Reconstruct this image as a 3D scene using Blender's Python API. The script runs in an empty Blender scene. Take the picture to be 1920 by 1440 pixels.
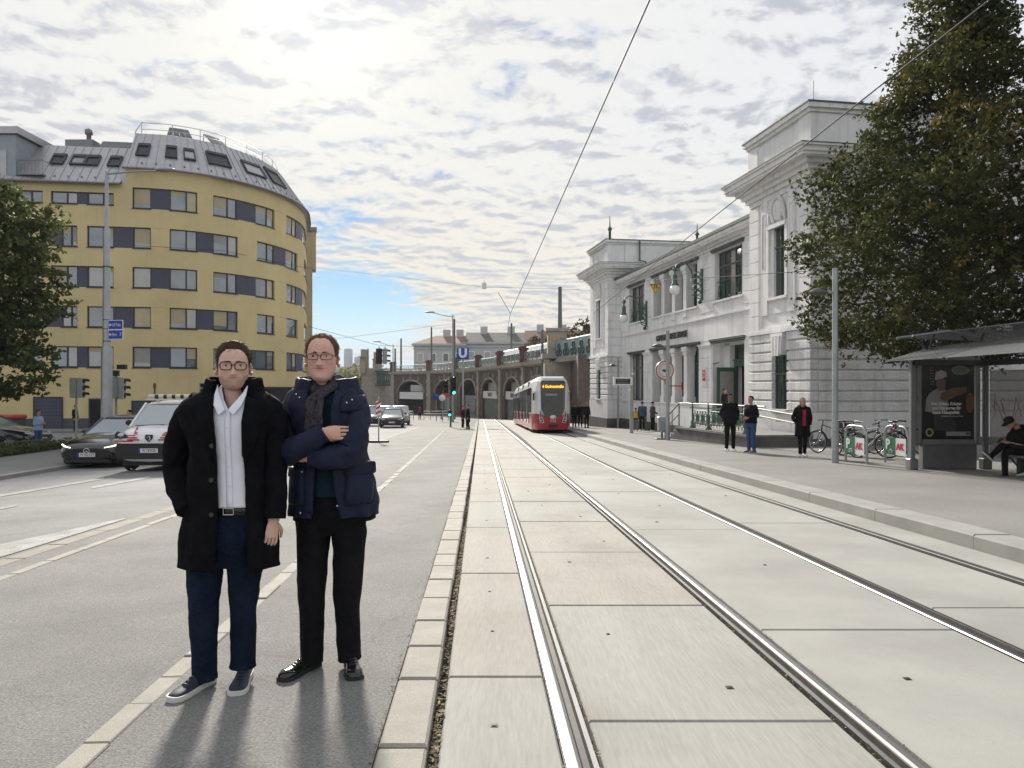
import bpy, bmesh, math, random
import numpy as np
from math import sin, cos, pi, radians, sqrt, atan2
from mathutils import Vector, Matrix, noise

SC = bpy.context.scene
COL = SC.collection
R = random.Random(7)

# ------------------------------------------------------------------ camera
F = 1387.0; HOR = 726.0; CAMZ = 1.53          # focal length and horizon in pixels of the 1920 px photograph
cam_d = bpy.data.cameras.new('camera')
cam = bpy.data.objects.new('camera', cam_d); COL.objects.link(cam)
cam.location = (0, 0, CAMZ); cam.rotation_euler = (pi/2, 0, 0)
cam_d.sensor_width = 36.0; cam_d.lens = 36.0*F/1920.0
cam_d.shift_y = (HOR-720.0)/1920.0
cam_d.clip_start = 0.05; cam_d.clip_end = 9000
SC.camera = cam

# ------------------------------------------------------------------ light
SUN_AZ = radians(-15.0); SUN_EL = radians(27.0)
SUNV = Vector((sin(SUN_AZ)*cos(SUN_EL), cos(SUN_AZ)*cos(SUN_EL), sin(SUN_EL)))
sl = bpy.data.lights.new('sun', 'SUN'); sl.energy = 5.0; sl.angle = radians(5.0); sl.color = (1.0, .93, .82)
so = bpy.data.objects.new('sun', sl); COL.objects.link(so)
so.rotation_euler = (-SUNV).to_track_quat('-Z', 'Y').to_euler(); so.location = SUNV*300

W = bpy.data.worlds.new('World'); SC.world = W; W.use_nodes = True
def build_world():
    nt = W.node_tree; nt.nodes.clear()
    N = nt.nodes.new; L = nt.links.new
    out = N('ShaderNodeOutputWorld'); bg = N('ShaderNodeBackground'); L(bg.outputs[0], out.inputs[0])
    bg.inputs['Strength'].default_value = 0.1
    sky = N('ShaderNodeTexSky'); sky.sky_type = 'NISHITA'; sky.sun_disc = False
    sky.sun_elevation = SUN_EL; sky.sun_rotation = SUN_AZ
    sky.air_density = 1.0; sky.dust_density = 0.0; sky.ozone_density = 3.0
    tc = N('ShaderNodeTexCoord')
    def math_(op, a, b=None, c=None, clamp=False):
        m = N('ShaderNodeMath'); m.operation = op; m.use_clamp = clamp
        for i, v in enumerate((a, b, c)):
            if v is None: continue
            if isinstance(v, (int, float)): m.inputs[i].default_value = v
            else: L(v, m.inputs[i])
        return m.outputs[0]
    def vmath(op, a, b=None):
        m = N('ShaderNodeVectorMath'); m.operation = op
        for i, v in enumerate((a, b)):
            if v is None: continue
            if isinstance(v, (tuple, Vector)): m.inputs[i].default_value = tuple(v)
            else: L(v, m.inputs[i])
        return m
    def mix(fac, a, b):
        m = N('ShaderNodeMix'); m.data_type = 'RGBA'
        if isinstance(fac, (int, float)): m.inputs[0].default_value = fac
        else: L(fac, m.inputs[0])
        for i, v in ((6, a), (7, b)):
            if isinstance(v, tuple): m.inputs[i].default_value = v
            else: L(v, m.inputs[i])
        return m.outputs[2]
    def mapr(v, a, b, c=0., d=1., smooth=True):
        m = N('ShaderNodeMapRange'); m.interpolation_type = 'SMOOTHSTEP' if smooth else 'LINEAR'
        L(v, m.inputs[0])
        for i, x in enumerate((a, b, c, d)): m.inputs[i+1].default_value = x
        return m.outputs[0]
    def tex(vec, scale, detail=6., rough=.55, dist=0., lac=2.):
        n = N('ShaderNodeTexNoise'); n.inputs['Scale'].default_value = scale; n.inputs['Detail'].default_value = detail
        n.inputs['Roughness'].default_value = rough; n.inputs['Distortion'].default_value = dist
        n.inputs['Lacunarity'].default_value = lac
        L(vec, n.inputs['Vector']); return n.outputs['Fac']
    d = vmath('NORMALIZE', tc.outputs['Generated']).outputs[0]
    sep = N('ShaderNodeSeparateXYZ'); L(d, sep.inputs[0])
    z = math_('MAXIMUM', sep.outputs[2], 0.0)
    den = math_('ADD', z, 0.10)
    comb = N('ShaderNodeCombineXYZ')
    L(math_('DIVIDE', sep.outputs[0], den), comb.inputs[0]); L(math_('DIVIDE', sep.outputs[1], den), comb.inputs[1])
    uv = vmath('ADD', comb.outputs[0], (CLOUD_OFF[0], CLOUD_OFF[1], 0.0)).outputs[0]
    wrp = N('ShaderNodeTexNoise'); wrp.inputs['Scale'].default_value = 1.3; wrp.inputs['Detail'].default_value = 2.; L(uv, wrp.inputs['Vector'])
    wv = vmath('SCALE', vmath('SUBTRACT', wrp.outputs['Color'], (.5, .5, .5)).outputs[0]); wv.inputs['Scale'].default_value = .35
    uvw = vmath('ADD', uv, wv.outputs[0]).outputs[0]
    def puffs(v):
        m = tex(v, 6.2, 5., .60); f = tex(v, 2.0, 1., .5)
        return math_('ADD', math_('MULTIPLY', m, .62), math_('MULTIPLY', f, .38))
    big = tex(uv, 0.40, 1., .5)                        # broad fields of cloud
    p0 = puffs(uvw)
    p1 = puffs(vmath('ADD', uvw, (-.015, .055, 0.)).outputs[0])     # the same a little nearer the sun: lit and shaded sides
    body = math_('ADD', math_('MULTIPLY', big, .95), p0)
    gap = None                                         # where the cloud field is torn open
    for (gx, gy, k, amt) in ((690, 585, 130., .27), (830, 600, 200., .13), (600, 520, 200., .2), (40, 150, 260., .13), (255, 300, 600., .14), (0, 340, 500., .15)):
        gd = Vector(((gx-960)/F, 1., -(gy-HOR)/F)).normalized()
        t = math_('MULTIPLY', math_('POWER', math_('MAXIMUM', vmath('DOT_PRODUCT', d, gd).outputs['Value'], 0.), k), amt)
        gap = t if gap is None else math_('ADD', gap, t)
    cover = mapr(math_('SUBTRACT', body, gap), .53, .76)
    thick = mapr(math_('ADD', math_('MULTIPLY', math_('SUBTRACT', p1, p0), 2.6), math_('ADD', math_('MULTIPLY', big, .25), math_('MULTIPLY', p0, .62))), .36, .66)
    sd = vmath('DOT_PRODUCT', d, SUNV).outputs['Value']
    sdc = math_('MAXIMUM', sd, 0.0)
    near = math_('POWER', sdc, 9.0); glow = math_('POWER', sdc, 130.0)
    # sunlit cloud: bright near the sun, greyer in its thick parts
    lit = mix(near, (5.7, 5.85, 6.1, 1), (6.5, 6.4, 6.0, 1))
    dark = mix(near, (3.35, 3.55, 4.05, 1), (4.5, 4.6, 4.9, 1))
    lowf = mapr(z, 0.06, 0.34)
    lit2 = mix(lowf, (6.6, 6.0, 4.9, 1), lit)
    cl = mix(thick, lit2, dark)
    gl = N('ShaderNodeMix'); gl.data_type = 'RGBA'; gl.blend_type = 'ADD'; gl.inputs[0].default_value = 1.0
    gsc = vmath('SCALE', (1.0, .97, .9)); gsc.inputs['Scale'].default_value = 1.0; L(math_('MULTIPLY', glow, 1.3), gsc.inputs['Scale'])
    L(cl, gl.inputs[6]); L(gsc.outputs[0], gl.inputs[7])
    hs = N('ShaderNodeHueSaturation'); hs.inputs['Saturation'].default_value = SKY_SAT; hs.inputs['Value'].default_value = SKY_VAL
    L(sky.outputs[0], hs.inputs['Color'])
    fac = math_('MULTIPLY', cover, mapr(sep.outputs[2], 0.0, 0.05))
    haz = mix(mapr(sep.outputs[2], 0.0, 0.13), (4.8, 6.3, 7.9, 1), hs.outputs[0])      # pale air low over the horizon
    col = mix(fac, haz, gl.outputs[2])
    L(col, bg.inputs['Color'])
CLOUD_OFF = (3.1, 1.7); SKY_SAT = 1.15; SKY_VAL = .70
build_world()
W.cycles.sampling_method = 'MANUAL'; W.cycles.sample_map_resolution = 512

SC.view_settings.view_transform = 'Standard'; SC.view_settings.look = 'None'
SC.view_settings.exposure = 0.56; SC.view_settings.gamma = 1.0; SC.view_settings.use_curve_mapping = False
SC.cycles.use_denoising = True
SC.cycles.max_bounces = 6; SC.cycles.diffuse_bounces = 3; SC.cycles.glossy_bounces = 3
SC.cycles.transparent_max_bounces = 10; SC.cycles.transmission_bounces = 4
SC.cycles.caustics_reflective = False; SC.cycles.caustics_refractive = False

# ------------------------------------------------------------------ ground height and pixel helpers
def sstep(x, a, b):
    t = min(1., max(0., (x-a)/(b-a))); return t*t*(3-2*t)
def G(X, Y):
    """height of the carriageway: the street falls away from the camera and, to the left, across"""
    y = Y if Y < 100 else 100 + 20*(1-math.exp(-(Y-100)/20.))
    c = -X-1.0
    c = 0.0 if c < -0.5 else (0.5*(c+.5)**2 if c < .5 else c)   # rounded crown
    c = min(c, 12.0)
    return -0.028*y - 0.026*c*min(1., max(0., (62-Y)/32.))
def gp(px, py, dz=0.0):
    """the point of the ground (raised by dz) seen at a pixel of the photograph"""
    rx = (px-960)/F; rz = -(py-HOR)/F
    lo, hi = .5, 400.
    for _ in range(60):
        m = (lo+hi)/2
        if CAMZ+rz*m > G(rx*m, m)+dz: lo = m
        else: hi = m
    return Vector((rx*lo, lo, G(rx*lo, lo)+dz))
def at(px, py, Y): return Vector(((px-960)/F*Y, Y, CAMZ-(py-HOR)/F*Y))
def ax(px, Y): return (px-960)/F*Y
def az(py, Y): return CAMZ-(py-HOR)/F*Y
SL = -0.0425                                   # the tram line runs slightly to the left
def qx(q, Y): return q+SL*Y
HEAD = math.atan(-SL)                          # heading of the street
MRX = Matrix.Rotation(pi/2, 3, 'X')

# ------------------------------------------------------------------ object helpers
def link(o, parent=None):
    COL.objects.link(o)
    if parent is not None: o.parent = parent
    return o
def tag(o, label=None, cat=None, group=None, kind=None):
    if label: o['label'] = label
    if cat: o['category'] = cat
    if group: o['group'] = group
    if kind: o['kind'] = kind
    return o
def thing(name, label, cat, loc=(0, 0, 0), rotz=0., group=None, scale=1.):
    o = bpy.data.objects.new(name, None); COL.objects.link(o)
    o.location = loc; o.rotation_euler = (0, 0, rotz); o.empty_display_size = .2
    o.scale = (scale,)*3
    return tag(o, label, cat, group)
def copy_tree(o, parent=None):
    c = o.copy(); COL.objects.link(c); c.parent = parent
    for ch in list(o.children): copy_tree(ch, c)
    return c

class MB:
    """collects shapes into one mesh"""
    def __init__(s): s.v = []; s.f = []; s.m = []; s.sm = []; s.cur = 0; s.smooth = False
    def add(s, vs, fs, smooth=None):
        b = len(s.v); s.v.extend([tuple(v) for v in vs])
        for f in fs:
            s.f.append(tuple(i+b for i in f)); s.m.append(s.cur); s.sm.append(s.smooth if smooth is None else smooth)
    def box(s, c, d, M=None, taper=1.):
        x, y, z = d[0]/2, d[1]/2, d[2]/2
        vs = [(-x, -y, -z), (x, -y, -z), (x, y, -z), (-x, y, -z), (-x*taper, -y*taper, z), (x*taper, -y*taper, z), (x*taper, y*taper, z), (-x*taper, y*taper, z)]
        if M is not None: vs = [M @ Vector(v) for v in vs]
        vs = [(v[0]+c[0], v[1]+c[1], v[2]+c[2]) for v in vs]
        s.add(vs, [(3, 2, 1, 0), (4, 5, 6, 7), (0, 1, 5, 4), (1, 2, 6, 5), (2, 3, 7, 6), (3, 0, 4, 7)], False)
    def bb(s, x0, x1, y0, y1, z0, z1): s.box(((x0+x1)/2, (y0+y1)/2, (z0+z1)/2), (x1-x0, y1-y0, z1-z0))
    def cbox(s, x0, x1, y0, y1, z0, z1, b=.01):
        """box with chamfered edges"""
        bm = bmesh.new(); bmesh.ops.create_cube(bm, size=1)
        for v in bm.verts: v.co = Vector(((x0+x1)/2+v.co.x*(x1-x0), (y0+y1)/2+v.co.y*(y1-y0), (z0+z1)/2+v.co.z*(z1-z0)))
        bmesh.ops.bevel(bm, geom=list(bm.edges), offset=b, segments=1, affect='EDGES')
        bm.verts.ensure_lookup_table()
        s.add([v.co for v in bm.verts], [[v.index for v in f.verts] for f in bm.faces], False); bm.free()
    def quad(s, a, b, c, d): s.add([a, b, c, d], [(0, 1, 2, 3)], False)
    def prism(s, poly, z0, z1, axis='z', M=None):
        n = len(poly)
        def P(p, t):
            v = {'z': (p[0], p[1], t), 'y': (p[0], t, p[1]), 'x': (t, p[0], p[1])}[axis]
            return M @ Vector(v) if M is not None else v
        vs = [P(p, z0) for p in poly]+[P(p, z1) for p in poly]
        s.add(vs, [tuple(range(n))[::-1], tuple(range(n, 2*n))]+[(i, (i+1) % n, n+(i+1) % n, n+i) for i in range(n)], False)
    def rings(s, rs, close=True, cap=True, smooth=True):
        n = len(rs[0]); vs = [p for r in rs for p in r]; fs = []
        for i in range(len(rs)-1):
            for j in range(n if close else n-1):
                k = (j+1) % n
                fs.append((i*n+j, i*n+k, (i+1)*n+k, (i+1)*n+j))
        s.add(vs, fs, smooth)
        if cap and close:
            s.add(rs[0], [tuple(range(n))[::-1]], smooth); s.add(rs[-1], [tuple(range(n))], smooth)
    def tube(s, pts, r, n=8, cap=True, smooth=True, flat=None, up=None):
        pts = [Vector(p) for p in pts]; rs = []
        if not hasattr(r, '__len__'): r = [r]*len(pts)
        ref = Vector(up) if up else None
        for i, p in enumerate(pts):
            t = (pts[min(i+1, len(pts)-1)]-pts[max(i-1, 0)])
            if t.length < 1e-9: t = Vector((0, 0, 1))
            t.normalize()
            if ref is None: ref = Vector((0, 0, 1)) if abs(t.z) < .9 else Vector((1, 0, 0))
            a = ref-t*ref.dot(t)
            if a.length < 1e-6: a = t.orthogonal()
            a.normalize(); b = t.cross(a); ref = a
            ra = r[i]
            if hasattr(ra, '__len__'): ra, rb = r[i]
            else: rb = ra*(flat if flat else 1.)
            rs.append([p+a*ra*cos(2*pi*j/n)+b*rb*sin(2*pi*j/n) for j in range(n)])
        s.rings(rs, True, cap, smooth)
    def lathe(s, prof, c=(0, 0, 0), n=16, M=None, smooth=True, cap=True):
        rs = []
        for r, z in prof:
            ring = [Vector((r*cos(2*pi*j/n), r*sin(2*pi*j/n), z)) for j in range(n)]
            if M is not None: ring = [M @ v for v in ring]
            rs.append([v+Vector(c) for v in ring])
        s.rings(rs, True, cap, smooth)
    def sphere(s, c, r, n=12, m=8, M=None):
        if not hasattr(r, '__len__'): r = (r, r, r)
        prof = [(max(1e-4, sin(pi*i/m)), -cos(pi*i/m)) for i in range(m+1)]
        MM = Matrix.Diagonal((r[0], r[1], r[2])).to_3x3()
        if M is not None: MM = M.to_3x3() @ MM
        s.lathe(prof, c, n, MM, True, False)
    def torus(s, c, R_, r, n=24, m=8, M=None):
        rs = []
        for i in range(n+1):
            a = 2*pi*i/n
            ring = []
            for j in range(m):
                b = 2*pi*j/m
                v = Vector(((R_+r*cos(b))*cos(a), (R_+r*cos(b))*sin(a), r*sin(b)))
                if M is not None: v = M @ v
                ring.append(v+Vector(c))
            rs.append(ring)
        s.rings(rs, True, False, True)
    def build(s, name, mat, parent=None, kind=None, label=None, cat=None, group=None, bevel=0):
        me = bpy.data.meshes.new(name); me.from_pydata(s.v, [], s.f)
        for m in (mat if isinstance(mat, (list, tuple)) else [mat]): me.materials.append(m)
        me.polygons.foreach_set('material_index', s.m)
        me.polygons.foreach_set('use_smooth', s.sm)
        me.update()
        o = bpy.data.objects.new(name, me); link(o, parent)
        if bevel:
            b = o.modifiers.new('b', 'BEVEL'); b.width = bevel; b.segments = 2; b.limit_method = 'ANGLE'
        return tag(o, label, cat, group, kind)
def mesh_obj(name, v, f, mat, parent=None, smooth=False):
    me = bpy.data.meshes.new(name); me.from_pydata(v, [], f)
    if mat: me.materials.append(mat)
    if smooth: me.polygons.foreach_set('use_smooth', [True]*len(me.polygons))
    me.update()
    return link(bpy.data.objects.new(name, me), parent)
def text_mesh(name, txt, size, mat, M, parent=None, depth=.004, align='CENTER', sx=1., bold=0.):
    cu = bpy.data.curves.new(name, 'FONT'); cu.body = txt; cu.size = size; cu.align_x = align; cu.align_y = 'CENTER'
    cu.extrude = depth/2; cu.resolution_u = 2; cu.offset = bold
    t = bpy.data.objects.new(name, cu); COL.objects.link(t)
    bpy.context.view_layer.update()
    me = bpy.data.meshes.new_from_object(t.evaluated_get(bpy.context.evaluated_depsgraph_get()))
    bpy.data.objects.remove(t); bpy.data.curves.remove(cu)
    me.transform(M @ Matrix.Diagonal((sx, 1, 1, 1)))
    me.materials.clear(); me.materials.append(mat); me.name = name
    return link(bpy.data.objects.new(name, me), parent)
def TM(loc, rx=pi/2, rz=0.):
    """places flat lettering: upright by default, read from -Y"""
    return Matrix.Translation(loc) @ Matrix.Rotation(rz, 4, 'Z') @ Matrix.Rotation(rx, 4, 'X')

# ------------------------------------------------------------------ materials
MATS = {}
def PM(name, col, rough=.7, metal=0., var=.12, vs=2., fine=0., fs=120., bump=0., bs=60., stretch=None, spec=.5, coat=0., alpha=1., local=False, tint=None, tf=0., bdist=.01, emit=None, es=0., sheen=0., bdet=4., streak=0., crack=0.):
    if name in MATS: return MATS[name]
    m = bpy.data.materials.new(name); m.use_nodes = True; MATS[name] = m
    nt = m.node_tree; N = nt.nodes.new; L = nt.links.new
    b = nt.nodes['Principled BSDF']
    b.inputs['Roughness'].default_value = rough; b.inputs['Metallic'].default_value = metal
    b.inputs['Specular IOR Level'].default_value = spec; b.inputs['Coat Weight'].default_value = coat
    b.inputs['Coat Roughness'].default_value = .05
    b.inputs['Alpha'].default_value = alpha
    if sheen: b.inputs['Sheen Weight'].default_value = sheen
    if emit: b.inputs['Emission Color'].default_value = (*emit, 1); b.inputs['Emission Strength'].default_value = es
    b.inputs['Base Color'].default_value = (*col, 1)
    if not (var or fine or bump or streak): return m
    if local: src = N('ShaderNodeTexCoord').outputs['Object']
    else: src = N('ShaderNodeNewGeometry').outputs['Position']
    if stretch:
        mp = N('ShaderNodeMapping'); mp.inputs['Scale'].default_value = stretch; L(src, mp.inputs[0]); src2 = mp.outputs[0]
    else: src2 = src
    colnode = None
    def noise_(scale, det, v, rough=.6):
        n = N('ShaderNodeTexNoise'); n.inputs['Scale'].default_value = scale; n.inputs['Detail'].default_value = det
        n.inputs['Roughness'].default_value = rough; L(v, n.inputs['Vector']); return n.outputs['Fac']
    def mul(prev, fac, lo, hi):
        mr = N('ShaderNodeMapRange'); L(fac, mr.inputs[0]); mr.inputs[1].default_value = .3; mr.inputs[2].default_value = .7
        mr.inputs[3].default_value = lo; mr.inputs[4].default_value = hi
        x = N('ShaderNodeVectorMath'); x.operation = 'SCALE'; L(mr.outputs[0], x.inputs['Scale'])
        if prev is None: x.inputs[0].default_value = col
        else: L(prev, x.inputs[0])
        return x.outputs[0]
    if tint is not None:
        mx = N('ShaderNodeMix'); mx.data_type = 'RGBA'; mx.inputs[6].default_value = (*col, 1); mx.inputs[7].default_value = (*tint, 1)
        mr = N('ShaderNodeMapRange'); L(noise_(vs*.7, 5., src), mr.inputs[0]); mr.inputs[1].default_value = .48; mr.inputs[2].default_value = .72; mr.inputs[4].default_value = tf
        L(mr.outputs[0], mx.inputs[0]); colnode = mx.outputs[2]
    if var: colnode = mul(colnode, noise_(vs, 5., src2), 1-var, 1+var)
    if fine: colnode = mul(colnode, noise_(fs, 3., src2), 1-fine, 1+fine)
    if crack:                                         # hairline cracks and sealed joints
        nz = N('ShaderNodeTexNoise'); nz.inputs['Scale'].default_value = 1.1; nz.inputs['Detail'].default_value = 4.; L(src, nz.inputs['Vector'])
        ad = N('ShaderNodeVectorMath'); ad.operation = 'MULTIPLY_ADD'; L(nz.outputs['Color'], ad.inputs[0]); ad.inputs[1].default_value = (1.1, 1.1, 0.); L(src, ad.inputs[2])
        vo = N('ShaderNodeTexVoronoi'); vo.feature = 'DISTANCE_TO_EDGE'; vo.inputs['Scale'].default_value = .33; L(ad.outputs[0], vo.inputs['Vector'])
        mr = N('ShaderNodeMapRange'); L(vo.outputs['Distance'], mr.inputs[0]); mr.inputs[1].default_value = .0; mr.inputs[2].default_value = .0055; mr.inputs[3].default_value = 1-crack; mr.inputs[4].default_value = 1.
        x = N('ShaderNodeVectorMath'); x.operation = 'SCALE'; L(mr.outputs[0], x.inputs['Scale']); L(colnode, x.inputs[0]); colnode = x.outputs[0]
    if streak:                                        # rain streaks and grime that run down a wall
        mp2 = N('ShaderNodeMapping'); mp2.inputs['Scale'].default_value = (2.2, 2.2, .10); L(src, mp2.inputs[0])
        mr = N('ShaderNodeMapRange'); L(noise_(1.6, 5., mp2.outputs[0], .65), mr.inputs[0]); mr.inputs[1].default_value = .50; mr.inputs[2].default_value = .78; mr.inputs[3].default_value = 1.; mr.inputs[4].default_value = 1-streak
        x = N('ShaderNodeVectorMath'); x.operation = 'SCALE'; L(mr.outputs[0], x.inputs['Scale'])
        if colnode is None: x.inputs[0].default_value = col
        else: L(colnode, x.inputs[0])
        colnode = x.outputs[0]
    if colnode is not None: L(colnode, b.inputs['Base Color'])
    if bump:
        bn = N('ShaderNodeBump'); bn.inputs['Strength'].default_value = bump; bn.inputs['Distance'].default_value = bdist
        L(noise_(bs, bdet, src2), bn.inputs['Height']); L(bn.outputs[0], b.inputs['Normal'])
    return m
M_asph = PM('asphalt', (.225, .222, .214), .88, var=.13, vs=.9, fine=.34, fs=75, bump=.9, bs=95, bdist=.012, spec=.3, tint=(.175, .172, .165), tf=.8, crack=.14)
M_asph2 = PM('asphalt_worn', (.20, .198, .19), .9, spec=.25, var=.2, vs=.8, fine=.25, fs=240, bump=.5, bs=300, bdist=.006, tint=(.24, .238, .23), tf=.6)
M_road = PM('road_asphalt', (.215, .215, .217), .85, spec=.3, var=.2, vs=.5, fine=.34, fs=60, bump=.8, bs=80, bdist=.012, crack=.2)
M_pave = PM('pavement_asphalt', (.20, .196, .187), .88, var=.14, vs=.5, fine=.24, fs=70, bump=.6, bs=90, bdist=.01, tint=(.165, .162, .153), tf=.6)
M_slab = PM('concrete_slab', (.31, .305, .285), .85, tint=(.235, .222, .195), tf=.8, var=.10, vs=1.1, fine=.10, fs=40, bump=.25, bs=140, stretch=(1.5, .12, 1), bdist=.004)
M_slabw = PM('concrete_slab_warm', (.31, .295, .266), .85, tint=(.225, .21, .18), tf=.8, var=.11, vs=1.0, fine=.10, fs=40, bump=.25, bs=140, stretch=(1.5, .12, 1), bdist=.004)
M_slab2 = PM('concrete_cast', (.305, .302, .283), .85, var=.14, vs=.7, fine=.06, fs=120, bump=.2, bs=90, bdist=.004, tint=(.23, .225, .21), tf=.7)
M_kerb = PM('kerb_granite', (.31, .295, .262), .85, var=.14, vs=4., fine=.25, fs=180, bump=.5, bs=160, bdist=.006)
M_kerb2 = PM('kerb_concrete', (.27, .265, .25), .85, var=.14, vs=2., fine=.10, fs=120, bump=.3, bs=120, bdist=.005)
M_sand = PM('sandy_kerb', (.255, .232, .195), .85, var=.14, vs=3., fine=.2, fs=150, bump=.4, bs=150)
M_paint = PM('road_paint', (.28, .28, .272), .85, var=.38, vs=3., fine=.3, fs=50)
M_steel = PM('rail_steel', (.42, .42, .42), .38, 1., var=.12, vs=6., fine=.05, fs=60, stretch=(3, .1, 1))
M_steel2 = PM('rail_steel_dull', (.13, .133, .142), .45, 1., var=.15, vs=6., stretch=(3, .1, 1))
M_groove = PM('rail_groove', (.075, .07, .065), .6, .3, var=.3, vs=8.)
M_soil = PM('soil', (.045, .038, .03), .95, var=.4, vs=14., bump=.8, bs=90)
M_grnd = PM('ground_soil', (.11, .105, .095), .95, spec=0., var=.2, vs=.2)
M_plug = PM('iron_plug', (.05, .05, .048), .6, .5, var=.2, vs=40)
# ------------------------------------------------------------------ the ground
def strip(name, qL, qR, Y0, Y1, dz, mat, dy=1., dq=.6, skirt=.12, kind='structure', parent=None, edge_noise=0.):
    """a paved strip between two lines that run along the street; qL, qR are functions of Y"""
    f = lambda q: q if callable(q) else (lambda Y, _q=q: _q)
    qL, qR = f(qL), f(qR)
    ny = max(1, int((Y1-Y0)/dy)); wmax = max(abs(qR(Y0)-qL(Y0)), abs(qR(Y1)-qL(Y1)))
    nx = max(1, int(wmax/dq)); vs = []; fs = []
    for i in range(ny+1):
        Y = Y0+(Y1-Y0)*i/ny
        for j in range(nx+1):
            q = qL(Y)+(qR(Y)-qL(Y))*j/nx; X = qx(q, Y)
            vs.append((X, Y, G(X, Y)+dz))
    w = nx+1
    for i in range(ny):
        for j in range(nx): fs.append((i*w+j, i*w+j+1, (i+1)*w+j+1, (i+1)*w+j))
    rim = [j for j in range(w)]+[i*w+nx for i in range(1, ny+1)]+[ny*w+j for j in range(nx-1, -1, -1)]+[i*w for i in range(ny-1, 0, -1)]
    b = len(vs)
    for k in rim: vs.append((vs[k][0], vs[k][1], vs[k][2]-skirt))
    n = len(rim)
    for k in range(n): fs.append((rim[k], b+k, b+(k+1) % n, rim[(k+1) % n]))
    o = mesh_obj(name, vs, fs, mat, parent)
    if kind and parent is None: o['kind'] = kind
    return o
def ground_poly(name, pts, dz, mat, parent=None, n=10, skirt=.1):
    """four-cornered sheet laid on the ground; pts = XY corners in order"""
    p = [Vector((a[0], a[1])) for a in pts]; vs = []; fs = []
    for i in range(n+1):
        for j in range(n+1):
            u, v = i/n, j/n
            q = (p[0]*(1-u)+p[1]*u)*(1-v)+(p[3]*(1-u)+p[2]*u)*v
            vs.append((q.x, q.y, G(q.x, q.y)+dz))
    w = n+1
    for i in range(n):
        for j in range(n): fs.append((i*w+j, (i+1)*w+j, (i+1)*w+j+1, i*w+j+1))
    if skirt:
        rim = [i*w for i in range(w)]+[n*w+j for j in range(1, w)]+[i*w+n for i in range(n-1, -1, -1)]+[j for j in range(n-1, 0, -1)]
        b = len(vs)
        for k in rim: vs.append((vs[k][0], vs[k][1], vs[k][2]-skirt))
        m = len(rim)
        for k in range(m): fs.append((rim[k], b+k, b+(k+1) % m, rim[(k+1) % m]))
    return mesh_obj(name, vs, fs, mat, parent)

# one sheet of ground under everything, out to the hills
xs = [-4000, -1500, -600, -250, -120, -70, -45]+[-30+2*i for i in range(31)]+[45, 70, 120, 250, 600, 1500, 4000]
ys = [-300, -100, -40, -15]+[-8+2*i for i in range(64)]+[130, 150, 180, 230, 320, 500, 900, 1800, 4000, 7000]
gv = []; gf = []
for y in ys:
    for x in xs: gv.append((x, y, G(x, y)-.16))
for i in range(len(ys)-1):
    for j in range(len(xs)-1):
        a = i*len(xs)+j; gf.append((a, a+1, a+1+len(xs), a+len(xs)))
tag(mesh_obj('ground', gv, gf, M_grnd), kind='structure')

q2 = lambda Y: .24*sstep(Y, 14, 44)            # the second track and the right kerb ease to the right
YN, YF = -3., 100.
RAIL = [(.433, -1, 0), (1.837, 1, 0), (3.36, -1, 1), (4.765, 1, 1)]     # running edge, side of the head, track
KR = lambda Y: 5.33+q2(Y)
# track bed under the slabs
strip('track_bed', -.237, lambda Y: KR(Y)+.05, YN, YF+10, -.055, M_soil)
# pavement strip beside the track where the two men stand, and the far junction
S1 = lambda Y: -1.66-.016*Y
asph = strip('pavement_strip', lambda Y: -4.80, -.452, YN, 58, .05, M_asph, dq=.4)
# carriageway
road = strip('road', lambda Y: -11.6-.07*max(0, Y-8), lambda Y: -5.03, YN, 60, -.02, M_road, dq=.6)
junction = strip('junction', -40, lambda Y: -.237, 60, 128, -.02, M_asph2, dy=2, dq=2)
strip('side_road', -60, lambda Y: -11.6-.07*max(0, Y-8), 33.5, 60, -.02, M_road, dy=1.5, dq=1.5)

kerb = bpy.data.objects.new('kerb', None); COL.objects.link(kerb); kerb['kind'] = 'structure'
def stone_row(parent, qa, qb, Y0, Y1, lens, dz, h, mat, name, gap=.006, wob=.004, cham=.012, rs=3):
    """a row of separate stones; qa, qb lateral edges"""
    rr = random.Random(rs); Y = Y0; f = lambda q: q if callable(q) else (lambda Y, _q=q: _q)
    qa, qb = f(qa), f(qb); k = 0
    while Y < Y1:
        ln = rr.choice(lens) if hasattr(lens, '__len__') else lens
        y0, y1 = Y+gap/2, Y+ln-gap/2; Y += ln; j = rr.uniform(-wob, wob); e = rr.uniform(-wob, wob)
        vs = []
        for (a, cz) in ((0, -h), (0, -cham), (1, 0)):       # foot, shoulder, top
            c = cham*a
            for (q, y) in ((qa(y0)+c, y0+c), (qb(y0)-c, y0+c), (qb(y1)-c, y1-c), (qa(y1)+c, y1-c)):
                X = qx(q+e, y); vs.append((X, y, G(X, y)+dz+cz+j))
        fs = [(8, 9, 10, 11)]
        for t in (0, 4):
            for i in range(4): fs.append((t+i, t+(i+1) % 4, t+4+(i+1) % 4, t+4+i))
        mesh_obj(name, vs, fs, mat, parent); k += 1
stone_row(kerb, -.452, -.237, YN, 80, [1.0, .62, .8, .55, .7], .052, .2, M_kerb, 'kerb_stone', .022, .005)
kr = bpy.data.objects.new('kerb', None); COL.objects.link(kr); kr['kind'] = 'structure'
stone_row(kr, KR, lambda Y: KR(Y)+.42, YN+1.0, 62, 2.0, .16, .3, M_kerb2, 'kerb_stone', .008, .003, .02)
kl = bpy.data.objects.new('kerb', None); COL.objects.link(kl); kl['kind'] = 'structure'
stone_row(kl, -5.03, -4.80, YN, 58, [1.0, .8, .9], .052, .25, M_sand, 'kerb_stone', .012, .004)
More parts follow.
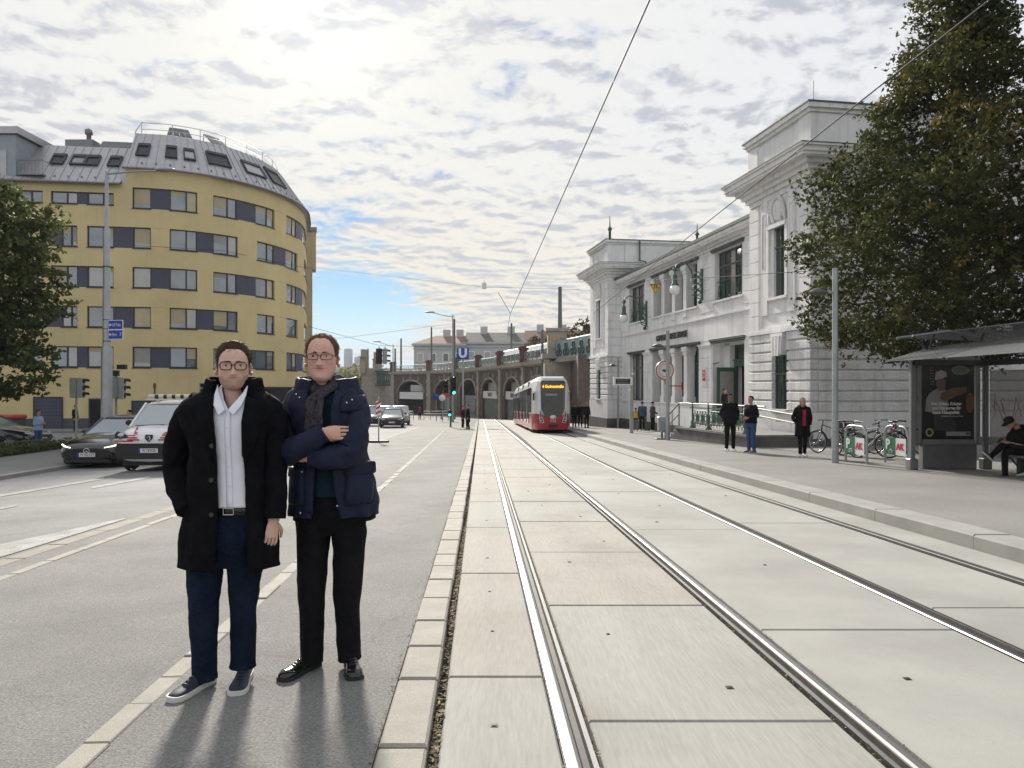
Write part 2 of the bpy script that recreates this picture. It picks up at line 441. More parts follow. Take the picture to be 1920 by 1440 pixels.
# flat stone lines let into the asphalt
sl1 = bpy.data.objects.new('stone_line', None); COL.objects.link(sl1); sl1['kind'] = 'structure'
stone_row(sl1, lambda Y: S1(Y)-.062, lambda Y: S1(Y)+.062, .5, 57, [.34, .45, .5, .38], .056, .1, M_kerb, 'border_stone', .016, .006, .006, 5)
sl2 = bpy.data.objects.new('stone_line', None); COL.objects.link(sl2); sl2['kind'] = 'structure'
S2 = lambda Y: -4.30-.018*Y
stone_row(sl2, lambda Y: S2(Y)-.055, lambda Y: S2(Y)+.055, .5, 27, [.6, .5, .7], .056, .1, M_kerb, 'border_stone', .010, .005, .006, 6)

# concrete slabs between the rails
track = bpy.data.objects.new('tram_track', None); COL.objects.link(track); track['kind'] = 'structure'
def slab_col(qa, qb, Y0, Y1, ln, mats, gap=.016, sockets=None, tk=0):
    Y = Y0; k = 0; f = (lambda Y: 0.) if not tk else q2
    rr = random.Random(int(qa*100)+11)
    while Y < Y1:
        y0, y1 = Y+gap/2, Y+ln-gap/2; Y += ln; c = .01; vs = []
        j = rr.uniform(-.003, .003)
        for (cz, ins) in ((-.2, 0), (-c, 0), (0, c)):
            for (q, y) in ((qa+ins, y0+ins), (qb-ins, y0+ins), (qb-ins, y1-ins), (qa+ins, y1-ins)):
                X = qx(q+f(y), y); vs.append((X, y, G(X, y)+cz+j))
        fs = [(8, 9, 10, 11)]
        for t in (0, 4):
            for i in range(4): fs.append((t+i, t+(i+1) % 4, t+4+(i+1) % 4, t+4+i))
        o = mesh_obj('slab', vs, fs, mats[k % len(mats)], track)
        if sockets and y0 < 22:
            for (fq, fy) in sockets:
                q = qa+(qb-qa)*(fq+rr.uniform(-.05, .05)); y = y0+(y1-y0)*(fy+rr.uniform(-.08, .08)); X = qx(q+f(y), y); z = G(X, y)+j+.0035
                w = rr.uniform(.012, .022)
                if rr.random() < .3: continue
                mb = MB(); mb.quad((X-w, y-w, z), (X+w, y-w, z), (X+w, y+w, z), (X-w, y+w, z))
                w *= .6; mb.box((X, y, z), (w*2, w*2, .006))
                mb.build('lifting_socket', M_plug, o)
        k += 1
slab_col(-.183, .355, -1.05, YF, 2.63, [M_slabw, M_slab, M_slabw], sockets=[(.5, .25), (.5, .8)])
slab_col(.53, 1.735, -.62, YF, 2.12, [M_slabw, M_slab, M_slab, M_slabw], sockets=[(.32, .72), (.72, .25)])
slab_col(1.935, 3.262, .9, YF, 4.2, [M_slab2], gap=.01, sockets=[(.3, .22), (.65, .55), (.4, .85)], tk=1)
slab_col(3.457, 4.665, 1.5, YF, 4.16, [M_slab2], gap=.012, sockets=[(.3, .3), (.7, .7)], tk=1)
strip('gutter', lambda Y: 4.86+q2(Y), lambda Y: KR(Y)-.004, YN, YF, .0, M_slab2)
for (qe, sd, tk) in RAIL:
    # grooved tram rail: head, groove and lip; sd = side on which the head lies
    prof = [(.072, -.16), (.072, -.006), (.064, .002), (.048, .0065), (.018, .0065), (.002, .001), (-.002, -.004), (-.006, -.034), (-.044, -.034), (-.048, -.004), (-.050, 0.), (-.074, -.001), (-.076, -.16)]
    mb = MB(); f = q2 if tk else (lambda Y: 0.)
    ysr = [YN+i*1.6 for i in range(int((YF-YN)/1.6)+1)]
    n = len(prof); vs = []
    for y in ysr:
        for (dq, dz) in prof:
            X = qx(qe+sd*dq+f(y), y); vs.append((X, y, G(X, y)+dz))
    for i in range(len(ysr)-1):
        for j in range(n-1):
            a = i*n+j; fc = (a, a+1, a+n+1, a+n)
            mb.cur = 0 if j in (1, 2, 3, 4, 10) else 1
            mb.f.append(fc if sd < 0 else fc[::-1]); mb.m.append(mb.cur); mb.sm.append(False)
    mb.v = vs
    mb.build('rail', [M_steel2 if tk else M_steel, M_groove], track)

# pavement on the right, up to the station and the shelter
walk = strip('pavement', lambda Y: KR(Y)+.42, lambda Y: 26., YN, 66, .155, M_pave, dq=1.2)
strip('pavement', lambda Y: -70, lambda Y: -11.75-.07*max(0, Y-8), 8., 33.3, .09, M_pave, dy=1.2, dq=2)
strip('pavement', -60, -16.5, 49.5, 62, .09, M_pave, dy=1.5, dq=2)
kl2 = bpy.data.objects.new('kerb', None); COL.objects.link(kl2); kl2['kind'] = 'structure'
stone_row(kl2, lambda Y: -11.75-.07*max(0, Y-8), lambda Y: -11.60-.07*max(0, Y-8), 8., 33.3, [1.0], .092, .25, M_kerb2, 'kerb_stone', .01, .003)

# worn white road paint
def mark(px4, w=None, name='lane_marking'):
    p = [gp(x, y, -.02) for x, y in px4]
    ground_poly(name, [(v.x, v.y) for v in p], -.012, M_paint, road, n=6, skirt=0)
mark([(0, 932), (0, 928), (195, 896), (195, 899)])
mark([(172, 917), (172, 913), (281, 893), (283, 896)])
mark([(0, 956), (0, 951), (31, 946), (31, 950)])
mark([(-150, 1085), (-150, 1052), (0, 1022), (0, 1046)]); mark([(0, 1046), (0, 1022), (235, 972), (235, 974)])
mark([(-60, 965), (-60, 960), (-20, 953), (-20, 958)])
for (a, b) in (((790, 822), (836, 815)), ((760, 828), (800, 822)), ((770, 835), (816, 829)), ((735, 845), (775, 839)),):
    pa, pb = gp(*a, .05), gp(*b, .05)
    ground_poly('crossing_marking', [(pa.x, pa.y), (pb.x, pb.y), (pb.x, pb.y+.5), (pa.x, pa.y+.5)], .058, M_paint, asph, n=4, skirt=0)

# leaf litter in the gap beside the kerb, and grit beside the rails
def leaf_litter():
    rr = random.Random(21); vs = []; fs = []; mi = []
    def leaf(X, Y, z, s):
        a = rr.uniform(0, 2*pi); t = rr.uniform(-.7, .7); u = rr.uniform(-.7, .7); c = rr.uniform(.25, .5)
        ux, uy = cos(a)*s, sin(a)*s; b = len(vs)
        for (p, q) in ((-1, 0), (0, -c), (1, 0), (0, c)):
            vs.append((X+ux*p-uy*q, Y+uy*p+ux*q, z+s*(p*t+q*u)*.5+.002))
        fs.append((b, b+1, b+2, b+3)); mi.append(rr.choice([0, 0, 1, 1, 2, 3]))
    for _ in range(5200):
        Y = 2.0+abs(rr.gauss(0, 1))*5.5
        if Y > 30: continue
        d = .55+.45*sin(Y*2.3)+.5*sin(Y*.9+1)
        if rr.random() > .35+.6*d: continue
        X = qx(rr.uniform(-.236, -.186), Y); leaf(X, Y, G(X, Y)+rr.uniform(-.045, .012), rr.uniform(.008, .022))
    for _ in range(4200):
        Y = 2.0+rr.random()**1.6*26
        q = rr.choice([rr.uniform(.352, .372), rr.uniform(.505, .532), rr.uniform(1.74, 1.765), rr.uniform(1.9, 1.935)]); X = qx(q, Y)
        if q > 1.8: X += q2(Y)
        leaf(X, Y, G(X, Y)+rr.uniform(-.03, .004), rr.uniform(.004, .011))
    for _ in range(700):
        Y = 2.+rr.random()**1.5*24; q = -.452-abs(rr.gauss(0, .012)); X = qx(q, Y); leaf(X, Y, G(X, Y)+.054, rr.uniform(.004, .012))
    me = bpy.data.meshes.new('leaf_litter'); me.from_pydata(vs, [], fs)
    for m in (PM('litter_brown', (.16, .09, .045), .8, var=.3, vs=30), PM('litter_dark', (.05, .04, .03), .9, var=.3, vs=30), PM('litter_straw', (.33, .25, .14), .8, var=.3, vs=30), PM('litter_moss', (.06, .085, .025), .9, var=.3, vs=30)): me.materials.append(m)
    me.polygons.foreach_set('material_index', mi)
    tag(link(bpy.data.objects.new('leaf_litter', me)), 'brown leaf litter and moss in the gap beside the kerb', 'leaf litter', kind='stuff')
leaf_litter()
# ------------------------------------------------------------------ the white station
M_wht = PM('white_render', (.82, .815, .815), .75, streak=.30, var=.06, vs=1.2, fine=.04, fs=30, bump=.1, bs=40, tint=(.62, .62, .61), tf=.45)
M_rust = PM('rusticated_render', (.78, .775, .775), .85, streak=.3, var=.08, vs=3., fine=.10, fs=26, bump=1., bs=17, bdist=.05, bdet=3., tint=(.5, .5, .49), tf=.4)
M_trim = PM('white_moulding', (.81, .805, .80), .7, streak=.35, var=.06, vs=3., tint=(.6, .6, .6), tf=.4)
M_plin = PM('dark_plinth', (.10, .095, .09), .7, var=.25, vs=2.5, bump=.2, bs=40)
M_green = PM('green_paint', (.045, .105, .075), .42, var=.12, vs=5.)
M_dglass = PM('dark_glass', (.03, .042, .045), .06, var=0., spec=.75)
M_rooft = PM('green_copper', (.07, .10, .08), .6, var=.2, vs=3.)
M_curt = PM('window_blind', (.30, .30, .28), .35, var=.15, vs=4., spec=.6)
M_letter = PM('iron_letter', (.05, .05, .055), .5, var=0)
M_globe = PM('opal_globe', (.82, .82, .80), .18, var=0., spec=.6)
M_bars = PM('iron_bars', (.10, .115, .11), .55, .3, var=.1, vs=8)
M_black = PM('black_void', (.012, .012, .013), .9, var=0.)

d_st = Vector((-.1638, .9865, 0)); ROT_ST = atan2(d_st.y, d_st.x)
station = thing('station_building', 'white two-storey tram and metro station with two towers, green windows and lettering over the doors', 'building', (10.7, 26.5, 0), ROT_ST)
# local frame: +x runs along the front away from the camera, +y towards the street, z up (world height)
def part(name, mat, fn, parent=None):
    mb = MB(); fn(mb); return mb.build(name, mat, parent or station)
CB = -1.0                      # the middle part of the front is set back
ZB = -2.2                      # foundations
TW = 4.58; U1 = 24.9; U2 = 29.45; DEP = 9.0
Z_PL, Z_BAND, Z_COR, Z_TOP = .62, 3.67, 9.55, 11.75
def tower(u0, u1, near):
    w = u1-u0; mid = (u0+u1)/2; D = DEP if near else 7.
    ww = .72                    # half width of the window bay
    wl, wr = (mid-.15-ww*.75, mid-.15+ww*.75) if near else (mid-ww*.7, mid+ww*.7)
    # body behind the courses
    part('wall', M_wht, lambda m: (m.bb(u0+.06, wl-.02, -D, -.06, ZB, Z_COR), m.bb(wr+.02, u1-.06, -D, -.06, ZB, Z_COR),
        m.bb(wl-.02, wr+.02, -D, -.3, ZB, Z_COR), m.bb(wl-.02, wr+.02, -.5, -.06, ZB, Z_PL), m.bb(wl-.02, wr+.02, -.5, -.06, 2.95, 5.05), m.bb(wl-.02, wr+.02, -.5, -.06, 7.75, Z_COR)))
    part('plinth', M_wht, lambda m: m.bb(u0-.05, u1+.05, -D-.05, .05, -.32 if near else -.62, Z_PL))
    part('dark_plinth', M_plin, lambda m: m.bb(u0-.12, u1+.12, -D-.1, .12, ZB, -.32 if near else -.62))
    # rusticated ground storey: one course of stone per part
    n = 8; h = (Z_BAND-Z_PL)/n
    for i in range(n):
        z0 = Z_PL+i*h+.03; z1 = Z_PL+(i+1)*h-.03
        segs = [(u0, wl), (wr, u1)] if z0 < 2.75 else [(u0, mid-.15-.52), (mid-.15+.52, u1)] if near else [(u0, mid-.5), (mid+.5, u1)]
        for (a, b) in segs: part('stone_course', M_rust, lambda m: m.cbox(a, b, -.3, .03, z0, z1, .025))
        part('stone_course', M_rust, lambda m: m.cbox(u0-.03, u0+.3, -D, -.31, z0, z1, .025))
        if not near: pass
    # keystone over the lower window
    part('keystone', M_trim, lambda m: (m.prism([(mid-.15-.33, 2.78), (mid-.15+.33, 2.78), (mid-.15+.46, 3.62), (mid-.15-.46, 3.62)], -.2, .16, 'y'), [m.prism([(mid-.15-.2+.2*k-.05, 2.74), (mid-.15-.2+.2*k+.05, 2.74), (mid-.15-.26+.26*k+.06, 3.5), (mid-.15-.26+.26*k-.06, 3.5)], .1, .21, 'y') for k in range(3)]))
    part('string_course', M_trim, lambda m: (m.bb(u0-.08, u1+.08, -D, .08, Z_BAND-.02, Z_BAND+.10), m.bb(u0-.04, u1+.04, -D, .04, Z_BAND+.10, Z_BAND+.2)))
    # upper storey: smooth courses with fine joints on the corner strips
    zz = Z_BAND+.2; k = 0
    while zz < Z_COR-.75:
        z1 = min(zz+.56, Z_COR-.6)
        for (a, b) in ((u0, u0+.78), (u1-.78, u1)): part('wall_course', M_wht, lambda m: m.cbox(a, b, -.3, .0, zz+.008, z1-.008, .012))
        part('wall_course', M_wht, lambda m: m.cbox(u0-.0, u0+.3, -D, -.305, zz+.008, z1-.008, .012))
        if not (4.9 > zz > 3): pass
        zz += .56; k += 1
    # window surround with pilasters and a wreath above
    pm = mid
    part('window_surround', M_trim, lambda m: (m.bb(pm-1.25, pm-.78, -.3, .02, 4.4, Z_COR-.6), m.bb(pm+.78, pm+1.25, -.3, .02, 4.4, Z_COR-.6),
        m.bb(pm-.78, pm-.60, -.35, .06, 5.05, 7.9), m.bb(pm+.60, pm+.78, -.35, .06, 5.05, 7.9), m.bb(pm-.78, pm+.78, -.3, .10, 4.95, 5.05), m.bb(pm-.7, pm+.7, -.3, -.03, 4.42, 4.95),
        m.bb(pm-.72, pm+.72, -.3, .1, 7.75, 7.9), m.bb(pm-.78, pm+.78, -.3, -.04, 7.9, Z_COR-.6), m.bb(u0+.02, u1-.02, -.3, .015, Z_COR-.6, Z_COR-.4)))
    for sgn in (-1, 1):
        part('pilaster_panel', M_trim, lambda m: [m.tube([(pm+sgn*1.02-.13, .03, 6.3), (pm+sgn*1.02-.13, .03, 8.35)], .02, 6), m.tube([(pm+sgn*1.02+.13, .03, 6.3), (pm+sgn*1.02+.13, .03, 8.35)], .02, 6),
            m.tube([(pm+sgn*1.02+.13*cos(a*pi/8), .03, 8.35+.13*sin(a*pi/8)) for a in range(9)], .02, 6)])
    M90 = Matrix.Rotation(pi/2, 3, 'X')
    def wreath(m):
        m.sphere((pm, .0, 8.42), (.33, .10, .42), 20, 10)
        for a in range(22):
            t = 2*pi*a/22
            if abs(t-3*pi/2) < .5: continue
            m.sphere((pm+.42*cos(t), .03, 8.42+.50*sin(t)), (.085, .09, .10), 8, 5)
        for s in (-1, 1): m.tube([(pm+s*.45, .04, 8.6), (pm+s*.56, .05, 8.2), (pm+s*.60, .04, 7.95)], [.07, .08, .03], 7)
    part('wreath', M_trim, wreath)
    # windows
    def window(name, ua, ub, za, zb, cols, rows, glass):
        w_ = MB(); t = .055
        for x in [ua]+[ua+(ub-ua)*c for c in cols]+[ub]: w_.bb(x-t/2 if x not in (ua, ub) else (x if x == ua else x-t), x+t/2 if x not in (ua, ub) else (x+t if x == ua else x), -.21, -.13, za, zb)
        for z in [za+.03]+[za+(zb-za)*r for r in rows]+[zb-.03]: w_.bb(ua, ub, -.215, -.12, z-.035, z+.035)
        fr = w_.build(name, M_green, station)
        g = MB(); g.bb(ua+.01, ub-.01, -.19, -.17, za+.01, zb-.01); g.build('pane', glass, fr)
    window('window', pm-.60, pm+.60, 5.05, 7.75, [.5], [.72], M_dglass)
    window('window', wl-.02, wr+.02, Z_PL, 2.78, [.5], [.66], M_dglass)
    part('window_sill', M_trim, lambda m: m.bb(wl-.1, wr+.1, -.3, .12, Z_PL-.02, Z_PL+.06))
    # cornice and attic
    def cornice(m):
        for (o, za, zb) in ((.12, -.4, -.22), (.26, -.22, -.05), (.42, -.05, .12), (.72, .12, .22), (.78, .22, .40), (.86, .40, .47)):
            m.bb(u0-o, u1+o, -D-o, o, Z_COR+za, Z_COR+zb)
    part('cornice', M_trim, cornice)
    part('cornice_flashing', M_rooft, lambda m: m.bb(u0-.88, u1+.88, -D-.88, .88, Z_COR+.472, Z_COR+.50))
    part('attic', M_wht, lambda m: (m.bb(u0+.02, u1-.02, -D, -.02, Z_COR+.50, Z_TOP-.35), m.bb(u0-.03, u0+.75, -D, .03, Z_COR+.5, Z_TOP-.35), m.bb(u1-.75, u1+.03, -.8, .03, Z_COR+.5, Z_TOP-.35),
        m.bb(u0-.06, u1+.06, -D, .06, Z_COR+.5, Z_COR+.72)))
    part('attic_moulding', M_trim, lambda m: (m.bb(u0-.1, u1+.1, -D-.1, .1, Z_TOP-.35, Z_TOP-.22), m.bb(u0-.2, u1+.2, -D-.2, .2, Z_TOP-.22, Z_TOP-.05)))
    part('attic_flashing', M_rooft, lambda m: m.bb(u0-.24, u1+.24, -D-.24, .24, Z_TOP-.048, Z_TOP))
tower(0, TW, True)
tower(U1, U2, False)
# attic details of the far tower: finials and a downpipe
for (u, v, hh) in ((U1+.2, -.2, 1.1), (U1+.2, -6.6, .9)):
    part('finial', M_rooft, lambda m: m.lathe([(.09, 0), (.09, hh*.6), (.16, hh*.62), (.16, hh*.7), (.05, hh*.85), (.02, hh*1.5)], (u, v, Z_TOP), 8))
part('downpipe', M_rooft, lambda m: m.tube([(U1-.25, -2.2, Z_TOP-.1), (U1-.25, -2.2, 10.3), (U1-.95, -2.4, 10.1), (U1-.95, -2.4, 9.1)], .06, 8))
part('lightning_rod', M_bars, lambda m: m.tube([(.3, -.3, Z_TOP), (.3, -.3, Z_TOP+.9)], .012, 5))
part('roof_block', M_wht, lambda m: m.bb(U1-.1, U1+.3, -7, -1.2, 9.0, Z_TOP-.4))

# the middle part -------------------------------------------------------------
V = CB
wins_up = [(7.2, 10.1), (20.35, 23.3)]; bay_up = (12.2, 18.7)
Zs, Zt = 5.78, 8.15
low_w = [(20.5, 23.2)]; bay_lo = (12.0, 18.9); door = (7.0, 10.3)
ZL0, ZL1 = .66, 3.72
def boxes(m, lst):
    for b in lst: m.bb(*b)
a0, a1 = TW-.5, U1+.5
def pieces(z0, z1, opens, y0, y1):
    out = []; x = a0
    for (p, q) in sorted(opens): out.append((x, p, y0, y1, z0, z1)); x = q
    out.append((x, a1, y0, y1, z0, z1)); return out
part('wall', M_wht, lambda m: boxes(m, pieces(ZL0, ZL1, low_w+[bay_lo, door], V-.7, V)+[(a0, a1, V-.7, V, ZL1, Zs)]+pieces(Zs, Zt, wins_up+[bay_up], V-.7, V)+[(a0, a1, V-.7, V, Zt, 8.7)]
    + [(a0, door[0], V-.7, V, ZB, ZL0), (door[1], a1, V-.7, V, ZB, ZL0)]))
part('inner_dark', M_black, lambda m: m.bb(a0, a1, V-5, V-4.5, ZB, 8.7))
part('plinth', M_wht, lambda m: (m.bb(a0, door[0], V-.1, V+.06, -.6, ZL0-.06), m.bb(door[1], a1, V-.1, V+.06, -.6, ZL0-.06)))
part('dark_plinth', M_plin, lambda m: m.bb(door[1], a1, V-.1, V+.12, ZB, -.6))
part('string_course', M_trim, lambda m: (m.bb(a0, a1, V-.1, V+.07, 5.0, 5.07), m.bb(a0, a1, V-.1, V+.035, 4.95, 5.0)))
part('frieze_panel', M_trim, lambda m: (m.bb(TW+1.5, U1-.6, V, V+.025, 4.86, 4.90), m.bb(TW+1.5, U1-.6, V, V+.025, 3.88, 3.92), m.bb(U1-.64, U1-.6, V, V+.025, 3.92, 4.86), m.bb(TW+1.5, TW+1.54, V, V+.025, 3.92, 4.86)))
part('cornice', M_trim, lambda m: [m.bb(a0, a1, V-.3, V+o, za, zb) for (o, za, zb) in ((.07, 8.35, 8.5), (.2, 8.5, 8.62), (.45, 8.62, 8.72), (.5, 8.72, 8.88))])
part('gutter', M_rooft, lambda m: (m.bb(a0, a1, V-.2, V+.56, 8.883, 9.03), m.prism([(V+.5, 9.03), (V-7, 10.4), (V-7, 9.03)], a0, a1, 'x')))
# wall joints as shallow courses of the wall between the windows
for (p, q) in ((a0+.5, 7.0), (10.35, 11.9), (19.0, 20.1), (23.55, a1-.5)):
    for k in range(5):
        z = 5.3+k*.56
        part('wall_course', M_wht, lambda m: m.cbox(p, q, V-.05, V+.03, z+.01, z+.55, .012))
for (p, q) in ((10.45, 11.85), (19.05, 20.35)):
    for k in range(5):
        z = ZL0+.1+k*.56
        part('wall_course', M_wht, lambda m: m.cbox(p, q, V-.05, V+.03, z+.01, z+.55, .012))
    part('capital', M_trim, lambda m: (m.bb(p-.06, q+.06, V-.1, V+.07, 3.52, 3.62), m.bb(p-.1, q+.1, V-.1, V+.11, 3.62, 3.72)))
# dark iron lintels
for (p, q, z, h) in [(w[0]-.2, w[1]+.2, Zt+.02, .16) for w in wins_up]+[(bay_up[0]-.2, bay_up[1]+.2, Zt+.02, .16), (bay_lo[0]-.2, bay_lo[1]+.2, ZL1-.02, .2), (door[0]-.1, door[1]+.15, ZL1-.02, .2), (low_w[0][0]-.2, low_w[0][1]+.2, ZL1-.02, .16)]:
    part('iron_lintel', M_bars, lambda m: (m.bb(p, q, V-.15, V+.10, z, z+h*.5), m.bb(p-.03, q+.03, V-.15, V+.15, z+h*.5, z+h)))
    if q-p > 5:
        part('lintel_rosette', M_bars, lambda m: [m.sphere((p+(q-p)*(k+.5)/4+dx, V+.13, z+h*.3), (.06, .03, .06), 8, 5) for k in range(4) for dx in (-.15, 0, .15)])
def column(name, u, z0, z1, w=.46):
    def f(m):
        m.bb(u-w/2, u+w/2, V-.42, V+.02, z0+.0, z1-.45)
        m.bb(u-w/2-.04, u+w/2+.04, V-.46, V+.05, z0, z0+.35)
        m.prism([(u-w/2, z1-.45), (u+w/2, z1-.45), (u+w/2+.12, z1-.16), (u-w/2-.12, z1-.16)], V-.46, V+.06, 'y')
        m.bb(u-w/2-.13, u+w/2+.13, V-.5, V+.12, z1-.16, z1)
        m.tube([(u-w/2-.1, V+.06, z1-.22), (u+w/2+.1, V+.06, z1-.22)], .07, 8)
    part(name, M_trim, f)
for k in range(3):
    column('column', bay_up[0]+(bay_up[1]-bay_up[0])*(k+1)/4, Zs-.45, Zt)
    column('column', bay_lo[0]+(bay_lo[1]-bay_lo[0])*(k+1)/4, ZL0, ZL1)
for w in wins_up+[bay_up]: part('window_sill', M_trim, lambda m: (m.bb(w[0]-.1, w[1]+.1, V-.3, V+.09, Zs-.1, Zs)))
part('window_sill', M_trim, lambda m: m.bb(bay_lo[0]-.1, U1, V-.4, V+.1, ZL0-.08, ZL0))
def big_window(p, q, z0, z1, n, glass, bars=True, y=V-.5):
    fr = MB()
    for k in range(n+1):
        x = p+(q-p)*k/n; fr.bb(x-.03, x+.03, y-.03, y+.05, z0, z1)
    for z in (z0+.04, z0+(z1-z0)*.7, z1-.04): fr.bb(p, q, y-.028, y+.055, z-.04, z+.04)
    f = fr.build('window', M_bars if bars else M_green, station)
    for k in range(n):
        xa = p+(q-p)*k/n; g = MB(); g.bb(xa+.03, p+(q-p)*(k+1)/n-.03, y-.005, y+.01, z0, z1); g.build('pane', glass[k % len(glass)], f)
    return f
big_window(*wins_up[0], Zs, Zt, 5, [M_dglass, M_dglass, M_curt, M_dglass], y=V-.3); big_window(*wins_up[1], Zs, Zt, 5, [M_dglass, M_curt], y=V-.3)
for k in range(4):
    g = (bay_up[1]-bay_up[0])/4; big_window(bay_up[0]+k*g+.2, bay_up[0]+(k+1)*g-.2, Zs, Zt, 2, [M_dglass])
    g = (bay_lo[1]-bay_lo[0])/4; big_window(bay_lo[0]+k*g+.2, bay_lo[0]+(k+1)*g-.2, ZL0, ZL1, 2, [M_dglass, M_dglass])
big_window(*low_w[0], ZL0, ZL1, 5, [M_curt, M_dglass], y=V-.3)
# scroll grille in front of the big upper windows
for (p, q) in wins_up:
    def grille(m):
        for k in range(3):
            c = p+(q-p)*(k+.5)/3; r = (q-p)/6*.9
            m.torus((c, V-.12, Zs+.45), r*.78, .018, 16, 5, Matrix.Rotation(pi/2, 3, 'X'))
            m.tube([(c-r, V-.12, Zs+.05), (c, V-.12, Zs+.75), (c+r, V-.12, Zs+.05)], .016, 5)
        m.tube([(p, V-.12, Zs+.92), (q, V-.12, Zs+.92)], .02, 5)
    part('window_grille', M_green, grille)
for u in (11.0, 19.5): part('vent_panel', M_trim, lambda m: [m.bb(u-.3+.12*k, u-.24+.12*k, V+.02, V+.06, 7.75, 8.2) for k in range(5)])
# entrance: green doors with a transom; one leaf folded open
def entrance(m):
    p, q = door; y = V-1.0
    for x in (p+.55, (p+q)/2+.1, q-.5): m.bb(x-.07, x+.07, y-.06, y+.08, -.4, 3.6)
    m.bb(p+.5, q-.5, y-.08, y+.12, 2.55, 2.8); m.bb(p+.5, q-.5, y-.06, y+.08, 3.5, 3.62); m.bb(p+.45, q-.45, y, y+.2, 2.8, 2.88)
ent = part('door_frame', M_green, entrance)
part('transom_pane', M_dglass, lambda m: m.bb(door[0]+.6, door[1]-.55, V-1.02, V-1.0, 2.82, 3.5), ent)
part('door_jamb', M_wht, lambda m: (m.bb(door[0]-.02, door[0]+.5, V-1.3, V-.65, ZB, ZL1), m.bb(door[1]-.5, door[1]+.02, V-1.3, V-.65, ZB, ZL1), m.bb(door[0], door[1], V-1.3, V-.65, 3.6, ZL1)))
leaf = part('door_leaf', M_green, lambda m: (m.bb(9.72, 9.78, V-.95, V+.05, -.35, 2.5),))
part('door_pane', M_curt, lambda m: m.bb(9.69, 9.715, V-.8, V-.1, .7, 2.3), leaf)
leaf2 = part('door_leaf', M_green, lambda m: (m.bb(7.65, 7.71, V-2.1, V-1.05, -.35, 2.5),))
part('bracket_arm', M_bars, lambda m: m.tube([(10.0, V-.2, 2.75), (9.2, V+.5, 2.65)], .025, 6))
# red notice beside the door
pst = part('notice_board', PM('notice_white', (.7, .7, .7), .4, var=0), lambda m: m.bb(10.95, 11.5, V+.035, V+.06, 1.55, 2.55))
part('notice_print', PM('notice_red', (.55, .03, .04), .4, var=0), lambda m: (m.bb(11.05, 11.4, V+.061, V+.066, 1.85, 2.4),), pst)
part('notice_mark', PM('notice_white'  , (.7, .7, .7)), lambda m: (m.bb(11.13, 11.32, V+.067, V+.071, 2.0, 2.06), m.bb(11.13, 11.17, V+.067, V+.071, 2.06, 2.28), m.bb(11.28, 11.32, V+.067, V+.071, 2.06, 2.28), m.bb(11.13, 11.32, V+.067, V+.071, 2.28, 2.32)), pst)
# lettering: GUMPENDORFER STRASSE (reads from the street: its local x runs right to left)
text_mesh('lettering', 'GUMPENDORFER STRASSE', .50, M_letter, TM((15.75, V+.05, 4.42), pi/2, pi), station, .05, sx=.80, bold=.0)

def wall_lamp(u, z, label):
    """bracket lamp with an opal globe; hangs on the station front"""
    p = station.matrix_world if False else None
    w = Matrix.Translation((10.7, 26.5, 0)) @ Matrix.Rotation(ROT_ST, 4, 'Z') @ Vector((u, V+.03, z))
    L_ = thing('wall_lamp', label, 'lamp', w, ROT_ST, 'bracket lamps on the station front')
    def br(m):
        m.bb(-.07, .07, 0., .10, -.75, .85)
        for k in range(4):
            m.tube([(0, .08, -.7+.34*k), (0, .35-.05*k, -.62+.36*k), (0, .62-.1*abs(k-2), -.35+.3*k)], .03, 6)
            m.torus((0, .28, -.35+.3*k), .14, .025, 14, 6, Matrix.Rotation(pi/2, 3, 'Y'))
            m.tube([(0, .1, -.55+.3*k), (0, .62, -.5+.3*k)], .02, 5)
        m.sphere((0, .15, -.85), .12, 8, 6)
    mb = MB(); br(mb); mb.build('bracket', M_green, L_)
    mb = MB(); mb.tube([(0, .5, .3), (0, .62, .75), (0, .85, 1.08), (0, 1.15, 1.15), (0, 1.42, 1.0), (0, 1.5, .72), (0, 1.5, .45)], [.035, .035, .035, .035, .035, .05, .06], 8)
    mb.torus((0, 1.5, .78), .09, .035, 12, 6, Matrix.Rotation(pi/2, 3, 'Y')); mb.build('arm', M_green, L_)
    mb = MB(); mb.lathe([(.10, .5), (.12, .42), (.13, .1), (.2, .0), (.2, -.04)], (0, 1.5, 0), 12); mb.build('lamp_holder', M_green, L_)
    mb = MB(); mb.sphere((0, 1.5, -.25), .27, 18, 12); mb.build('globe', M_globe, L_)
wall_lamp(19.75, 6.05, 'green bracket lamp with white globe on the station front, farther from the camera')
wall_lamp(11.45, 6.75, 'green bracket lamp with white globe on the station front, nearer the entrance')

# landing, steps and railing in front of the door --------------------------------
M_conc = PM('dark_concrete', (.13, .125, .12), .8, var=.3, vs=2., bump=.2, bs=50)
M_ctop = PM('landing_concrete', (.20, .195, .185), .8, var=.12, vs=2., fine=.1, fs=80)
M_rail = PM('galvanised_rail', (.34, .36, .34), .55, .5, var=.1, vs=8)
def stw(u, v): return Matrix.Translation((10.7, 26.5, 0)) @ Matrix.Rotation(ROT_ST, 4, 'Z') @ Vector((u, v, 0))
land = thing('entrance_landing', 'raised concrete landing with ramp and steps before the station door', 'landing', (10.7, 26.5, 0), ROT_ST)
def lpart(name, mat, fn): mb = MB(); fn(mb); return mb.build(name, mat, land)
lpart('ramp_wall', M_conc, lambda m: m.prism([(-.4, -1.4), (6.3, -1.4), (6.3, -.27), (5.0, -.25), (-.4, -.22)], 0.16, 2.55, 'y'))
lpart('ramp_top', M_ctop, lambda m: m.prism([(-.42, -.22), (5.0, -.25), (6.32, -.27), (6.32, -.19), (5.0, -.17), (-.42, -.14)], .14, 2.6, 'y'))
